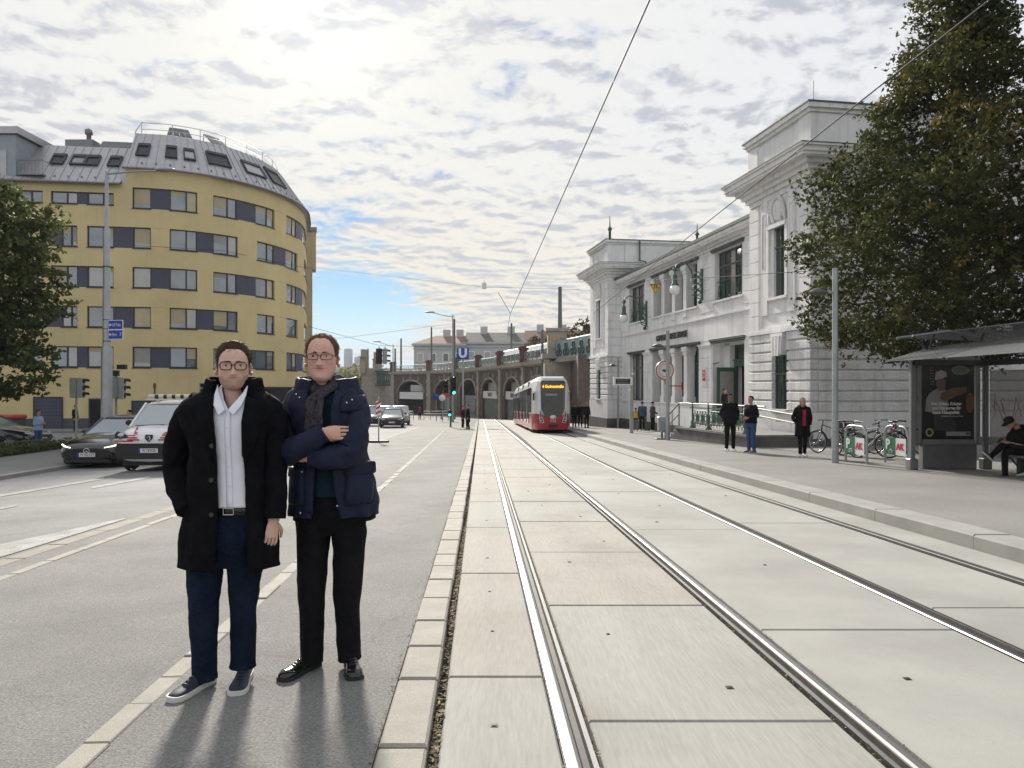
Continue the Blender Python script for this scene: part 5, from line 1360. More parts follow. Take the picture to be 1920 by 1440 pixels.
    mb = MB(); mb.bb(-Wd*.86, Wd*.86, .25, Ln-.25, .16, .32); mb.build('underbody', M_rub, t)
    mb = MB(); mb.bb(-.26, .26, spec['plate'][0]-.02, spec['plate'][0], spec['plate'][1]-.06, spec['plate'][1]+.06); pl = mb.build('number_plate', M_plate, t)
    mb = MB(); mb.bb(-.262, -.21, spec['plate'][0]-.024, spec['plate'][0]-.001, spec['plate'][1]-.062, spec['plate'][1]+.062); mb.build('plate_band', M_plateb, pl)
    text_mesh('plate_number', spec['reg'], .115, M_ltxt, TM((.03, spec['plate'][0]-.024, spec['plate'][1])), pl, .003, sx=.74)
    return t
M_cglass = PM('car_glass', (.34, .37, .39), .04, .55, var=0., spec=1.)
M_cblack = PM('black_paint', (.012, .013, .016), .16, var=0., coat=1., spec=.5)
M_cwhite = PM('white_paint', (.72, .73, .75), .25, var=0., coat=.6)
M_csilver = PM('silver_paint', (.45, .46, .46), .25, .5, var=0., coat=.6)
M_lampw = PM('running_light', (.9, .9, .85), .2, var=0., emit=(1., .95, .78), es=1.3)
def sedan(paint, Ln=4.9, w=1.9, reg='W 562 KTF', h=1.48):
    return dict(len=Ln, w=w, paint=paint, reg=reg, plate=(-.03, .43), wheels=(.92, Ln-.98), wr=.35,
        st=[(.0, .70, .30, .58), (.05, .84, .22, .68), (.22, .93, .20, .76), (.6, .985, .20, .86), (1.25, 1., .22, .95), (1.75, 1., .22, .99), (2.6, 1., .22, 1.0), (3.6, 1., .22, 1.03), (Ln-.5, .97, .25, 1.05), (Ln-.1, .9, .3, 1.0), (Ln, .8, .4, .85)],
        gh=(1.55, 2.35, 3.6, Ln-.45, .97, h), tumble=.70)
def at_ground(px, py, dz=-.02): return gp(px, py, dz)
road_head = HEAD+.06
# black saloon with its running lights on
Yc = 22.6; Xc = ax(163, Yc); c1 = car('saloon_car', 'black saloon car with slim daytime lights beside the white van', 'car', (Xc, Yc, G(Xc, Yc)-.02), road_head-.05, sedan(M_cblack, 4.95, 1.93))
def saloon_front(t, Wd, lamp):
    for s in (-1, 1):
        mb = MB(); mb.tube([(s*.50, .03, .635), (s*.68, .09, .665), (s*.86, .24, .73)], [.022, .03, .026], 6); mb.build('headlight', lamp, t)
    mb = MB(); mb.prism([(-.62, .34), (.62, .34), (.74, .50), (.60, .60), (-.60, .60), (-.74, .50)], -.012, .2, 'y'); mb.build('grille', PM('grille_black', (.01, .01, .011), .35, var=0), t)
    mb = MB(); mb.prism([(-.7, .2), (.7, .2), (.62, .29), (-.62, .29)], -.005, .15, 'y'); mb.build('air_intake', M_rub, t)
saloon_front(c1, .96, M_lampw)
mb = MB(); MRX = Matrix.Rotation(pi/2, 3, 'X'); mb.torus((0, -.03, .54), .085, .011, 24, 6, MRX)
for k in range(3): a = pi/2+2*pi*k/3; mb.tube([(0, -.03, .54), (.08*cos(a), -.03, .54+.08*sin(a))], .011, 5)
mb.build('emblem', M_chr, c1)
# white van with red livery and a beacon bar
Yv = 20.6; Xv = ax(279, Yv)
vspec = dict(len=5.0, w=1.92, paint=M_cwhite, reg='W 78902R', plate=(-.035, .60), wheels=(.95, 4.1), wr=.34, mirror=M_rub,
    st=[(.0, .86, .34, .86), (.05, .93, .26, .98), (.2, .98, .24, 1.10), (.55, 1., .24, 1.19), (.98, 1., .24, 1.26), (1.5, 1., .24, 1.27), (3., 1., .24, 1.27), (4.9, .99, .26, 1.27), (5., .96, .3, 1.22)],
    gh=(.78, 1.62, 4.85, 4.98, 1.24, 1.90), tumble=.80)
van = car('van', 'white van with red bonnet stripes and roof light bar driving on the left', 'van', (Xv, Yv, G(Xv, Yv)-.02), road_head-.05, vspec)
mb = MB(); mb.prism([(-.84, .36), (.84, .36), (.92, .55), (.86, .80), (-.86, .80), (-.92, .55)], -.025, .3, 'y'); mb.build('bumper', M_rub, van)
mb = MB(); mb.prism([(-.74, .80), (.74, .80), (.78, .84), (-.78, .84)], -.02, .3, 'y'); mb.build('bumper_lip', M_cwhite, van)
M_vred_ = PM('livery_red', (.50, .02, .03), .35, var=0)
for s in (-1, 1):
    mb = MB(); mb.prism([(s*.58, .96), (s*.90, .93), (s*.93, 1.06), (s*.84, 1.14), (s*.62, 1.04)], .0, .25, 'y') if s > 0 else mb.prism([(s*.62, 1.04), (s*.84, 1.14), (s*.93, 1.06), (s*.90, .93), (s*.58, .96)], .0, .25, 'y')
    mb.build('headlight', M_tramg, van); mb = MB(); mb.sphere((s*.76, .0, 1.03), (.09, .05, .06), 12, 6); mb.build('reflector', M_head, van.children[-1] if False else [c for c in van.children if c.name.startswith('headlight')][-1])
    for k, z in enumerate((.90, .96, 1.02)):
        mb = MB(); mb.box((s*(.42+.02*k), -.015, z), (.32-.07*k, .03, .03)); mb.build('livery_stripe', M_vred_, van)
    mb = MB(); mb.box((s*.68, -.012, .865), (.5, .03, .035)); mb.build('livery_stripe', M_vred_, van)
    mb = MB(); mb.add([(s*.34, .06, 1.06), (s*.44, .06, 1.07), (s*.55, .5, 1.235), (s*.5, .5, 1.24)], [(0, 1, 2, 3)], False); mb.build('livery_stripe', M_vred_, van)
mb = MB(); mb.prism([(-.09, 1.04), (.09, 1.04), (.10, .93), (0, .83), (-.10, .93)], -.02, .05, 'y'); em = mb.build('emblem', M_ltxt, van)
mb = MB(); mb.tube([(-.04, -.025, .96), (.03, -.025, 1.0), (.05, -.025, .92), (0, -.025, .88)], .012, 5); mb.build('emblem_figure', M_chr, em)
mb = MB(); mb.tube([(-.75, 1.75, 2.08), (.75, 1.75, 2.08)], .06, 8); mb.bb(-.82, .82, 1.68, 1.82, 1.97, 2.01); mb.bb(-.5, -.44, 1.7, 1.8, 1.9, 1.97); mb.bb(.44, .5, 1.7, 1.8, 1.9, 1.97); bar = mb.build('light_bar', PM('beacon_cover', (.55, .55, .48), .3, var=0), van)
for k in range(5): mb = MB(); mb.lathe([(.066, -.05), (.066, .05)], (-.5+.25*k, 1.75, 2.08), 10, Matrix.Rotation(pi/2, 3, 'Y')); mb.build('light_divider', M_rub, bar)
mb = MB(); mb.tube([(.1, 1.9, 1.92), (.1, 2.0, 2.1)], .01, 5); mb.build('antenna', M_rub, van)
mb = MB(); mb.tube([(-.7, .74, 1.26), (.1, .80, 1.28)], .012, 5); mb.tube([(.0, .74, 1.26), (.75, .82, 1.28)], .012, 5); mb.build('wiper', M_rub, van)
# car parked in the side road at the far left, seen from its side
Yp = 33.6; Xp = ax(78, Yp); pk = car('parked_car', 'black car parked behind the low fence at the left picture edge', 'car', (Xp, Yp, G(Xp, Yp)-.02), pi/2*1.02+pi+0., sedan(M_cblack, 4.6, 1.82, 'W 24518 C', 1.46))
pk.rotation_euler = (0, 0, pi/2)
pk.location = (ax(80, Yp), Yp+.0, G(Xp, Yp)-.02)
saloon_front(pk, .9, M_head)
# cars waiting at the junction
Ya = 58.; Xa = ax(734, Ya); c3 = car('saloon_car', 'black saloon car waiting at the junction in front of the silver cars', 'car', (Xa, Ya, G(Xa, Ya)), .12, sedan(M_cblack, 4.7, 1.84, 'W 41906 D', 1.42)); saloon_front(c3, .92, M_head)
hs = vspec.copy(); hs.update(paint=M_csilver, len=4.3, w=1.84, reg='W 90227 A', wheels=(.85, 3.4), st=[(y*.86, a, b, c*.86) for (y, a, b, c) in vspec['st']], gh=(.85, 1.6, 3.7, 4.2, 1.07, 1.62), plate=(-.03, .45), mirror=M_csilver, tumble=.76)
for (px, Y, lab) in ((748, 66., 'silver car partly hidden right behind the black saloon at the junction'), (722, 72., 'second silver car half hidden left behind the black saloon at the junction')):
    X = ax(px, Y); c = car('silver_car', lab, 'car', (X, Y, G(X, Y)), .12, dict(hs), 'silver cars at the junction')
    for s in (-1, 1): mb = MB(); mb.sphere((s*.7, .05, .80), (.15, .08, .09), 10, 6); mb.build('headlight', M_head, c)
X = ax(692, 62.); c = car('dark_car', 'dark car whose nose shows behind the elbow of the man in the blue jacket', 'car', (X, 62., G(X, 62.)), .12, sedan(M_cblack, 4.5, 1.8, 'W 33871 B', 1.6)); saloon_front(c, .9, M_head)
# ------------------------------------------------------------------ poles, signs, wires
M_pole = PM('galvanised_pole', (.34, .36, .37), .45, .5, var=.1, vs=3.)
M_poled = PM('dark_pole', (.10, .105, .11), .5, .3, var=.1, vs=3.)
M_sigb = PM('signal_grey', (.30, .32, .30), .5, var=.08)
M_sigk = PM('signal_black', (.016, .016, .017), .5, var=0)
M_grn = PM('signal_green', (.02, .5, .3), .3, var=0, emit=(.05, 1., .6), es=3.)
M_blue = PM('sign_blue', (.01, .055, .36), .4, var=0)
M_wsign = PM('sign_white_print', (.75, .75, .75), .45, var=0)
M_wire = PM('wire_dark', (.03, .027, .038), .7, 0., var=0)
def cyl(m, a, b, r0, r1=None, n=12): m.tube([a, b], [r0, r1 if r1 is not None else r0], n)
# tall lamp mast on the left
Ym = 30.; Xm = ax(200, Ym); Zm = G(Xm, Ym)-.02
mast = thing('lamp_mast', 'tall stepped grey lamp mast on the left in front of the yellow block', 'street lamp', (Xm, Ym, Zm))
def zr(py): return az(py, Ym)-Zm
mb = MB(); mb.lathe([(.22, 0), (.21, zr(655)), (.15, zr(648)), (.148, zr(545)), (.125, zr(540)), (.12, zr(432)), (.075, zr(425)), (.065, zr(330)), (.05, zr(322))], (0, 0, 0), 16); mb.build('pole', M_pole, mast)
mb = MB(); mb.tube([(0, 0, zr(326)), (ax(200+960, Ym)*0+1.0, 0, zr(322)), (2.1, 0, zr(320))], [.045, .035, .03], 8); mb.build('arm', M_pole, mast)
mb = MB(); mb.sphere((2.35, 0, zr(318)), (.42, .16, .10), 14, 8); mb.build('lamp_head', M_pole, mast)
for z in (zr(600), zr(617), zr(640), zr(500)): mb = MB(); mb.lathe([(.155, -.02), (.155, .02)], (0, 0, z), 14); mb.build('clamp_band', M_poled, mast)
def dir_sign(label, py0, py1, txt, extra=None):
    z = zr((py0+py1)/2)+Zm; h = (py1-py0)/F*Ym; w = .64
    t = thing('direction_sign', label, 'sign', (Xm+.16, Ym-.17, z), -.12, 'direction signs on the lamp mast')
    mb = MB(); mb.bb(0, w, -.015, .015, -h/2, h/2); b = mb.build('board', M_wsign, t)
    mb = MB(); mb.bb(.02, w-.02, -.02, -.016, -h/2+.025, h/2-.025); mb.build('face', M_blue, b)
    text_mesh('lettering', txt, h*.48, M_wsign, TM((.19, -.023, 0)), b, .003, 'LEFT', sx=.52)
    mb = MB(); mb.prism([(.03, 0), (.10, .07), (.10, .02), (.16, .02), (.16, -.02), (.10, -.02), (.10, -.07)], -.024, -.021, 'y'); mb.build('arrow', M_wsign, b)
    if extra: text_mesh('route_number', extra, h*.5, M_wsign, TM((w-.1, -.023, 0)), b, .003)
dir_sign('blue direction sign with arrow reading Praha, upper one on the mast', 601, 619, 'A5 Praha')
dir_sign('blue direction sign with arrow reading Brno, lower one on the mast', 619, 637, 'Brno', '7')
def signal_head(parent, loc, rot=0., n=3, mat=M_sigb, lit=None, s=1.):
    mb = MB(); hh = .3*n*s
    M = Matrix.Translation(loc) @ Matrix.Rotation(rot, 4, 'Z')
    def add(fn, nm, mt, par):
        m = MB(); fn(m); o = m.build(nm, mt, par); o.data.transform(M); return o
    h = add(lambda m: m.cbox(-.15*s, .15*s, -.1*s, .12*s, -hh/2, hh/2, .02), 'signal_head', mat, parent)
    for k in range(n):
        z = hh/2-.15*s-.3*s*k
        add(lambda m: m.rings([[Vector((.115*s*cos(pi*(j/8)), -.1*s, z+.115*s*sin(pi*(j/8)))) for j in range(9)], [Vector((.125*s*cos(pi*(j/8)), -.30*s, z+.125*s*sin(pi*(j/8))-.03*s)) for j in range(9)]], False, False, True), 'visor', M_sigk, h)
        add(lambda m: m.lathe([(.001, 0), (.10*s, 0), (.10*s, .02), (.001, .02)], (0, -.10*s, z), 12, Matrix.Rotation(pi/2, 3, 'X')), 'lens', M_grn if lit == k else M_sigk, h)
    return h
# pedestrian and car signals near the mast (seen from behind or the side)
Ys = 31.5; Xs = ax(143, Ys); Zs_ = G(Xs, Ys)
t = thing('traffic_light', 'grey traffic light on a thin white pole left of the lamp mast', 'traffic light', (Xs, Ys, Zs_))
mb = MB(); cyl(mb, (0, 0, 0), (0, 0, az(712, Ys)-Zs_), .045); mb.build('pole', M_sigb, t)
signal_head(t, (-.12, .05, az(727, Ys)-Zs_), pi, 3, M_sigb, s=.95); signal_head(t, (.22, .0, az(727, Ys)-Zs_), pi*.5, 3, M_sigb, s=.95)
Ys2 = 30.8; Xs2 = ax(222, Ys2); Z2 = G(Xs2, Ys2)
t = thing('traffic_light', 'traffic light with black visors on a pole right behind the lamp mast', 'traffic light', (Xs2, Ys2, Z2))
mb = MB(); cyl(mb, (-.15, .1, 0), (-.15, .1, az(700, Ys2)-Z2), .05); mb.build('pole', M_sigb, t)
signal_head(t, (-.1, .0, az(727, Ys2)-Z2), pi, 3, M_sigb); signal_head(t, (.16, 0, az(728, Ys2)-Z2), pi*.55, 3, M_sigb)
mb = MB(); mb.box((.1, .1, az(688, Ys2)-Z2), (.35, .2, .2)); mb.box((-.1, -.1, az(700, Ys2)-Z2), (.35, .12, .24)); mb.build('camera_box', M_sigk, t)
Ys3 = 46.; Xs3 = ax(290, Ys3); Z3 = G(Xs3, Ys3)
t = thing('bare_post', 'thin dark post in front of the yellow wall behind the van', 'post', (Xs3, Ys3, Z3)); mb = MB(); cyl(mb, (0, 0, 0), (0, 0, az(718, Ys3)-Z3), .06); mb.build('shaft', M_poled, t)
mb = MB(); mb.bb(-.1, .1, -.02, .02, az(728, Ys3)-Z3, az(720, Ys3)-Z3); mb.build('plate', PM('sign_red_back', (.28, .07, .07), .5, var=0), t)
Ys4 = 40.; Xs4 = ax(383, Ys4); Z4 = G(Xs4, Ys4)
t = thing('traffic_light', 'traffic light just left of the bearded man\'s shoulder', 'traffic light', (Xs4, Ys4, Z4)); mb = MB(); cyl(mb, (.0, .15, 0), (.0, .15, az(716, Ys4)-Z4), .05); mb.build('pole', M_pole, t)
signal_head(t, (-.1, 0, az(733, Ys4)-Z4), pi*.1, 3, M_sigb); signal_head(t, (.25, 0, az(733, Ys4)-Z4), pi*.6, 3, M_sigb)
def street_lamp(px, Y, py_base, py_top, arm_px, label, mat=M_pole, r=.09):
    X = ax(px, Y); z0 = G(X, Y)-.02; t = thing('street_lamp', label, 'street lamp', (X, Y, z0), 0)
    h = az(py_top, Y)-z0; mb = MB(); mb.lathe([(r*1.3, 0), (r*1.2, 1.2), (r, 1.4), (r*.55, h)], (0, 0, 0), 10); mb.build('pole', mat, t)
    L_ = ax(960+arm_px, Y); mb = MB(); mb.tube([(-L_*.1, 0, h-.25*Y/80), (L_*.3, 0, h-.15*Y/80), (L_, 0, h+.25*Y/80)], r*.4, 6); mb.build('arm', mat, t)
    mb = MB(); mb.sphere((L_*1.08, 0, h+.28*Y/80), (abs(L_)*.16+.2, .16, .10), 10, 6); mb.build('lamp_head', mat, t)
street_lamp(849, 80, 785, 590, -40, 'tall street lamp with arm to the left beside the traffic light', M_pole, .11)
street_lamp(737, 105, 770, 645, -28, 'far street lamp with arm to the left above the silver cars', M_pole, .10)
# overhead traffic lights hung over the road
Yh = 95
for (px, rot, lab) in ((711, 2.6, 'overhead traffic light hanging over the junction, left of two'), (722, 1.9, 'overhead traffic light hanging over the junction, right of two')):
    t = thing('hanging_traffic_light', lab, 'traffic light', (ax(px, Yh), Yh, az(668, Yh))); signal_head(t, (0, 0, 0), rot, 3, M_sigk if px == 711 else M_sigb, s=2.2)
    mb = MB(); cyl(mb, (0, 0, .9), (0, 0, az(650, Yh)-az(668, Yh)), .06); mb.build('hanger', M_poled, t)
# signal group at the crossing with green lamps
Yg = 57.; Xg = ax(845, Yg); Zg = G(Xg, Yg)+.05
t = thing('traffic_light', 'black traffic lights with lit green lamps on a pole at the crossing', 'traffic light', (Xg, Yg, Zg)); mb = MB(); cyl(mb, (0, 0, 0), (0, 0, az(706, Yg)-Zg), .07); mb.build('pole', M_poled, t)
signal_head(t, (-.35, -.05, az(725, Yg)-Zg), 0, 3, M_sigk, s=1.15); signal_head(t, (.22, -.05, az(723, Yg)-Zg), .3, 4, M_sigk, lit=3, s=1.2); signal_head(t, (-.05, -.15, az(774, Yg)-Zg), 0, 2, M_sigk, lit=1, s=.95)
mb = MB(); mb.tube([(-.4, 0, az(712, Yg)-Zg), (.3, 0, az(712, Yg)-Zg)], .04, 6); mb.build('crossbar', M_poled, t)
# metro sign
Yu = 64.; Xu = ax(868, Yu); Zu = G(Xu, Yu)
t = thing('metro_sign', 'blue square metro sign with white letter U on a post', 'sign', (Xu, Yu, Zu))
mb = MB(); cyl(mb, (0, 0, 0), (0, 0, az(674, Yu)-Zu), .08); mb.build('post', M_pole, t)
zz = az(663, Yu)-Zu; mb = MB(); mb.cbox(-.52, .52, -.1, .1, zz-.5, zz+.5, .06); bx = mb.build('sign_box', M_blue, t); text_mesh('letter', 'U', 1.05, M_wsign, TM((0, -.112, zz)), bx, .02, bold=.05)
# blue and red round signs at the far kerb
for (px, py, Y, mt, lab, rect) in ((818, 744, 84, M_blue, 'round blue sign in front of the arches', False), (829, 746, 82, M_wsign, 'round white sign beside the blue one', False), (840, 742, 86, PM('sign_red', (.45, .03, .03), .4, var=0), 'red shop sign board above the crossing', True)):
    X = ax(px, Y); z0 = G(X, Y); z = az(py, Y)-z0; t = thing('road_sign', lab, 'sign', (X, Y, z0)); mb = MB(); cyl(mb, (0, .05, 0), (0, .05, z), .04); mb.build('post', M_pole, t)
    mb = MB(); mb.lathe([(.001, 0), (.36, 0), (.36, .04), (.001, .04)], (0, 0, z), 18, MRX) if not rect else mb.bb(-.8, .8, -.05, .03, z-.22, z+.22); mb.build('disc' if not rect else 'board', mt, t)
# roadworks marker on a rubber foot
Yk = 34.; Xk = ax(710, Yk); Zk = G(Xk, Yk)+.05
t = thing('road_marker', 'red and white road marker post standing on a rubber foot', 'marker post', (Xk, Yk, Zk)); mb = MB(); mb.cbox(-.46, .46, -.2, .2, 0, .1, .03); mb.build('foot', M_rub, t)
mb = MB(); cyl(mb, (0, 0, .1), (0, 0, az(745, Yk)-Zk), .03); mb.build('post', M_pole, t)
zt_ = az(748, Yk)-Zk; M_sr = PM('marker_red', (.42, .05, .05), .5, var=.1)
mb = MB(); mb.bb(-.12, .12, -.04, -.02, zt_-.75, zt_-.1); pl = mb.build('board', M_wsign, t)
for k in range(3): mb = MB(); mb.prism([(-.12, zt_-.72+.22*k), (.12, zt_-.60+.22*k), (.12, zt_-.50+.22*k), (-.12, zt_-.62+.22*k)], -.046, -.041, 'y'); mb.build('stripe', M_sr, pl)
# barrier railing by the viaduct
Yf = 96.; 
for (a, b, lab) in ((758, 775, 'low metal railing left of the person with the red bag'), (795, 842, 'low metal railing before the arches right of the crossing')):
    t = thing('guard_railing', lab, 'railing', (0, 0, 0)); z0 = G(ax(a, Yf), Yf); mb = MB()
    for h in (.35, .75, 1.1): mb.tube([(ax(a, Yf), Yf, z0+h), (ax(b, Yf), Yf, z0+h)], .04, 5)
    mb.build('rails', M_pole, t); n = max(2, int((ax(b, Yf)-ax(a, Yf))/.8))
    for k in range(n+1): x = ax(a, Yf)+(ax(b, Yf)-ax(a, Yf))*k/n; mb = MB(); cyl(mb, (x, Yf, z0), (x, Yf, z0+1.15), .045, n=6); mb.build('post', M_pole, t)
# catenary masts along the metro line
for (px, Y, yt, lab) in ((1050, 92, 540, 'tall green grey catenary mast at the end of the viaduct'), (959, 108, 608, 'catenary mast standing out before the dark roofs'), (852, 100, 600, 'dark catenary mast beside the tall street lamp'), (809, 150, 615, 'grey catenary mast left of the red roof'), (752, 150, 636, 'catenary mast above the left end of the viaduct'), (1017, 78, 620, 'thin grey mast between tram and viaduct'), (741, 148, 655, 'short mast close to the far street lamp'), (690, 160, 655, 'mast above the bridge abutment on the left'), (680, 162, 668, 'short thin mast farthest left of the bridge')):
    X = ax(px, Y); z0 = DECK if px not in (1017, 852) else G(X, Y)
    t = thing('catenary_mast', lab, 'mast', (X, Y, z0), 0, 'catenary masts'); h = az(yt, Y)-z0; r = .28 if px == 1050 else (.16 if Y < 120 else .2)
    mb = MB(); mb.lathe([(r, 0), (r*.95, h*.5), (r*.8, h)], (0, 0, 0), 10); mb.build('shaft', PM('mast_green', (.12, .14, .135), .6, .2, var=.1, vs=1), t)
    mb = MB(); mb.lathe([(r*.85, 0), (r*.85, .1), (.02, .2)], (0, 0, h), 8); mb.build('cap', M_poled, t)
# right pavement: lamps, display, bin
def path_lamp(px, py, top, L_, r, label, head_py, side=-1):
    b = gp(px, py, .155); Y = b.y; t = thing('street_lamp', label, 'street lamp', b); h = az(top, Y)-b.z
    mb = MB(); mb.lathe([(r*1.15, 0), (r*1.1, 1.0), (r, 1.05), (r*.9, h)], (0, 0, 0), 14); mb.build('pole', M_pole, t)
    zh = az(head_py, Y)-b.z; mb = MB(); mb.tube([(0, 0, zh+.02), (side*L_*.55, 0, zh+.04)], .035, 8); mb.build('arm', M_pole, t)
    m = MB(); m.add(*_lamp_shell(side, L_, zh)); hd = m.build('lamp_head', M_poled, t, ); hd.data.polygons.foreach_set('use_smooth', [True]*len(hd.data.polygons)); return t
def _lamp_shell(side, L_, zh):
    vs = []; fs = []; n = 10
    for i in range(n+1):
        u = i/n; x = side*(L_*.35+L_*.75*u); w = .17*sin(pi*min(1, .12+.88*u))**.6+.01; hh = .14*sin(pi*(.15+.8*u))
        for j in range(8): a = 2*pi*j/8; vs.append((x, w*cos(a), zh+hh*max(-.25, sin(a))))
    for i in range(n):
        for j in range(8): fs.append((i*8+j, i*8+(j+1) % 8, (i+1)*8+(j+1) % 8, (i+1)*8+j))
    fs.append(tuple(range(8))); fs.append(tuple(range(n*8, n*8+8))[::-1]); return vs, fs, True
path_lamp(1566, 868, 503, .62, .075, 'grey lamp post with flat dark head beside the parked bicycles', 550)
path_lamp(1252, 825, 620, .62, .085, 'grey lamp post with flat head before the station lettering', 650)
path_lamp(1159, 803, 670, .55, .07, 'smaller lamp post beside the departure display at the far tower', 686)
for (px, py, lab, col) in ((1242, 824, 'grey litter bin on a post beside the lamp post', M_pole),):
    b = gp(px, py, .155); t = thing('litter_bin', lab, 'bin', b); mb = MB(); mb.cbox(-.2, .2, -.16, .16, .35, 1.0, .04); mb.build('bin', col, t); mb = MB(); cyl(mb, (0, .1, 0), (0, .1, .4), .04); mb.cbox(-.3, .3, -.2, .2, 0, .06, .01); mb.build('foot', M_poled, t)
b = gp(1184, 812, .155); t = thing('departure_display', 'dark departure display panel on a grey stop post near the far tower', 'display', b); Y = b.y
mb = MB(); cyl(mb, (0, 0, 0), (0, 0, az(702, Y)-b.z), .06); mb.cbox(-.09, .09, -.09, .09, 0, az(730, Y)-b.z, .02); mb.build('post', M_sigb, t)
zc = az(715, Y)-b.z; mb = MB(); mb.cbox(-1.0, .05, -.09, .09, zc-.22, zc+.22, .02); dp = mb.build('housing', M_wsign, t)
mb = MB(); mb.bb(-.88, -.08, -.1, -.093, zc-.14, zc+.14); mb.build('screen', M_sigk, dp)
for k in (-1, 1): mb = MB(); mb.bb(-.8, -.2, -.106, -.101, zc+k*.06-.02, zc+k*.06+.02); mb.build('screen_line', PM('display_dim', (.2, .18, .12), .5, var=0), dp)
mb = MB(); mb.sphere((.12, 0, az(703, Y)-b.z), .1, 10, 6); mb.tube([(0, 0, az(705, Y)-b.z), (.12, 0, az(705, Y)-b.z)], .03, 5); mb.build('loudspeaker', M_sigb, t)
# wires -----------------------------------------------------------------------
def wire(label, pts, r=.012, sag=0., mat=None, name='overhead_wire'):
    P = []
    for a, b in zip(pts[:-1], pts[1:]):
        n = 8
        for k in range(n): u = k/n; p = Vector(a).lerp(Vector(b), u); p.z -= sag*4*u*(1-u); P.append(p)
    P.append(Vector(pts[-1])); mb = MB(); mb.tube(P, r, 5); o = mb.build(name, mat or M_wire); tag(o, label, 'wire', 'overhead wires'); return o
def wq(q, h, Y): return (qx(q, Y), Y, G(qx(q, Y), Y)+h)
wire('thick dark contact wire running down the middle of the sky', [at(1330, -250, 5.2), at(1218, 0, 7.3), at(1085, 300, 12.9), at(957, 588, 31)], .010)
wire('dark wire fork below the end of the middle contact wire', [at(957, 588, 31), at(934, 548, 33)], .012)
wire('contact wire running on from the fork to the viaduct', [at(957, 588, 31), at(952, 615, 60), at(951, 640, 95)], .012)
wire('dark contact wire crossing before the linden and the station', [at(2172, -250, 5.3), at(1855, 0, 6.9), at(1560, 232, 9.9), at(1290, 445, 17), at(1112, 588, 33)], .010)
wire('thin span wire from the yellow block towards the station', [at(575, 500, 66), at(905, 538, 50), at(1085, 543, 50)], .010, .0)
wire('thin span wire sagging over the junction', [at(578, 612, 66), at(712, 648, 92), at(870, 652, 92)], .02)
wire('thin span wire low over the traffic lights', [at(578, 630, 68), at(640, 634, 80), at(850, 607, 88)], .016)
wire('thin wire along the yellow front above its second row', [at(248, 460, 53), at(420, 470, 57), at(585, 505, 66)], .014)
wire('span wire from the near tower across to the column windows', [at(1518, 508, 26.2), at(1290, 523, 35), at(1095, 528, 50)], .012)
t = thing('track_sign', 'yellow triangular speed sign with number 15 hanging on a wire before the station', 'sign', at(1229, 541, 36)); zc = 0
mb = MB(); mb.prism([(-.26, .2), (.26, .2), (0, -.24)], -.01, .01, 'y'); tb = mb.build('triangle', PM('sign_yellow', (.65, .38, .02), .4, var=0), t)
mb = MB(); mb.tube([(-.26, -.012, .2), (.26, -.012, .2), (0, -.012, -.24), (-.26, -.012, .2)], .018, 4); mb.build('border', M_sigk, tb); text_mesh('number', '15', .22, M_ltxt, TM((0, -.014, .08)), tb, .004, bold=.01)
mb = MB(); cyl(mb, (0, 0, .2), (0, 0, .5), .008, n=5); mb.build('hanger', M_wire, t)
t = thing('wire_tag', 'small pale square plate hanging on the span wire', 'sign', at(908, 536, 50)); mb = MB(); mb.box((0, 0, 0), (.3, .03, .45)); mb.build('plate', M_wsign, t); mb = MB(); cyl(mb, (0, 0, .22), (0, 0, .4), .01, n=5); mb.build('hanger', M_wire, t)
# low fence with planting at the left, waste container
ft = thing('low_fence', 'low dark iron fence around the planting at the left picture edge', 'fence', (0, 0, 0))
pa, pb = gp(-140, 872, .09), gp(92, 842, .09); n = 46
for k in range(n+1):
    p = pa.lerp(pb, k/n); z = G(p.x, p.y)+.09; mb = MB(); mb.tube([(p.x, p.y, z), (p.x, p.y, z+.5)], .014 if k % 6 else .028, 5); mb.build('bar' if k % 6 else 'post', M_poled, ft)
mb = MB()
for h in (.1, .44): mb.tube([(pa.lerp(pb, k/8).x, pa.lerp(pb, k/8).y, G(pa.lerp(pb, k/8).x, pa.lerp(pb, k/8).y)+.09+h) for k in range(9)], .018, 5)
mb.build('rails', M_poled, ft)
rr = random.Random(8); P = []; T = []
for _ in range(5200):
    u = rr.random(); p = pa.lerp(pb, u)+Vector((0, rr.uniform(.15, 2.6), 0)); p.z = G(p.x, p.y)+.09+abs(rr.gauss(0, .16)); P.append(p); T.append(rr.uniform(.1, .7))
o = leaf_cloud('ground_cover', P, T, .14, M_leafL, None, 77); tag(o, 'low green ground cover inside the iron fence', 'ground cover', kind='stuff')
Yr = 41.; Xr = ax(8, Yr); t = thing('waste_container', 'dark green waste container with red lid by the left building', 'container', (Xr, Yr, G(Xr, Yr)-.02)); mb = MB(); mb.cbox(-.9, .9, -.5, .5, .1, 1.15, .05); mb.build('tub', PM('container_green', (.03, .05, .035), .6, var=.1), t); mb = MB(); mb.cbox(-.97, .97, -.56, .56, 1.15, 1.38, .08); mb.build('lid', PM('lid_red', (.35, .03, .03), .5, var=.1), t)
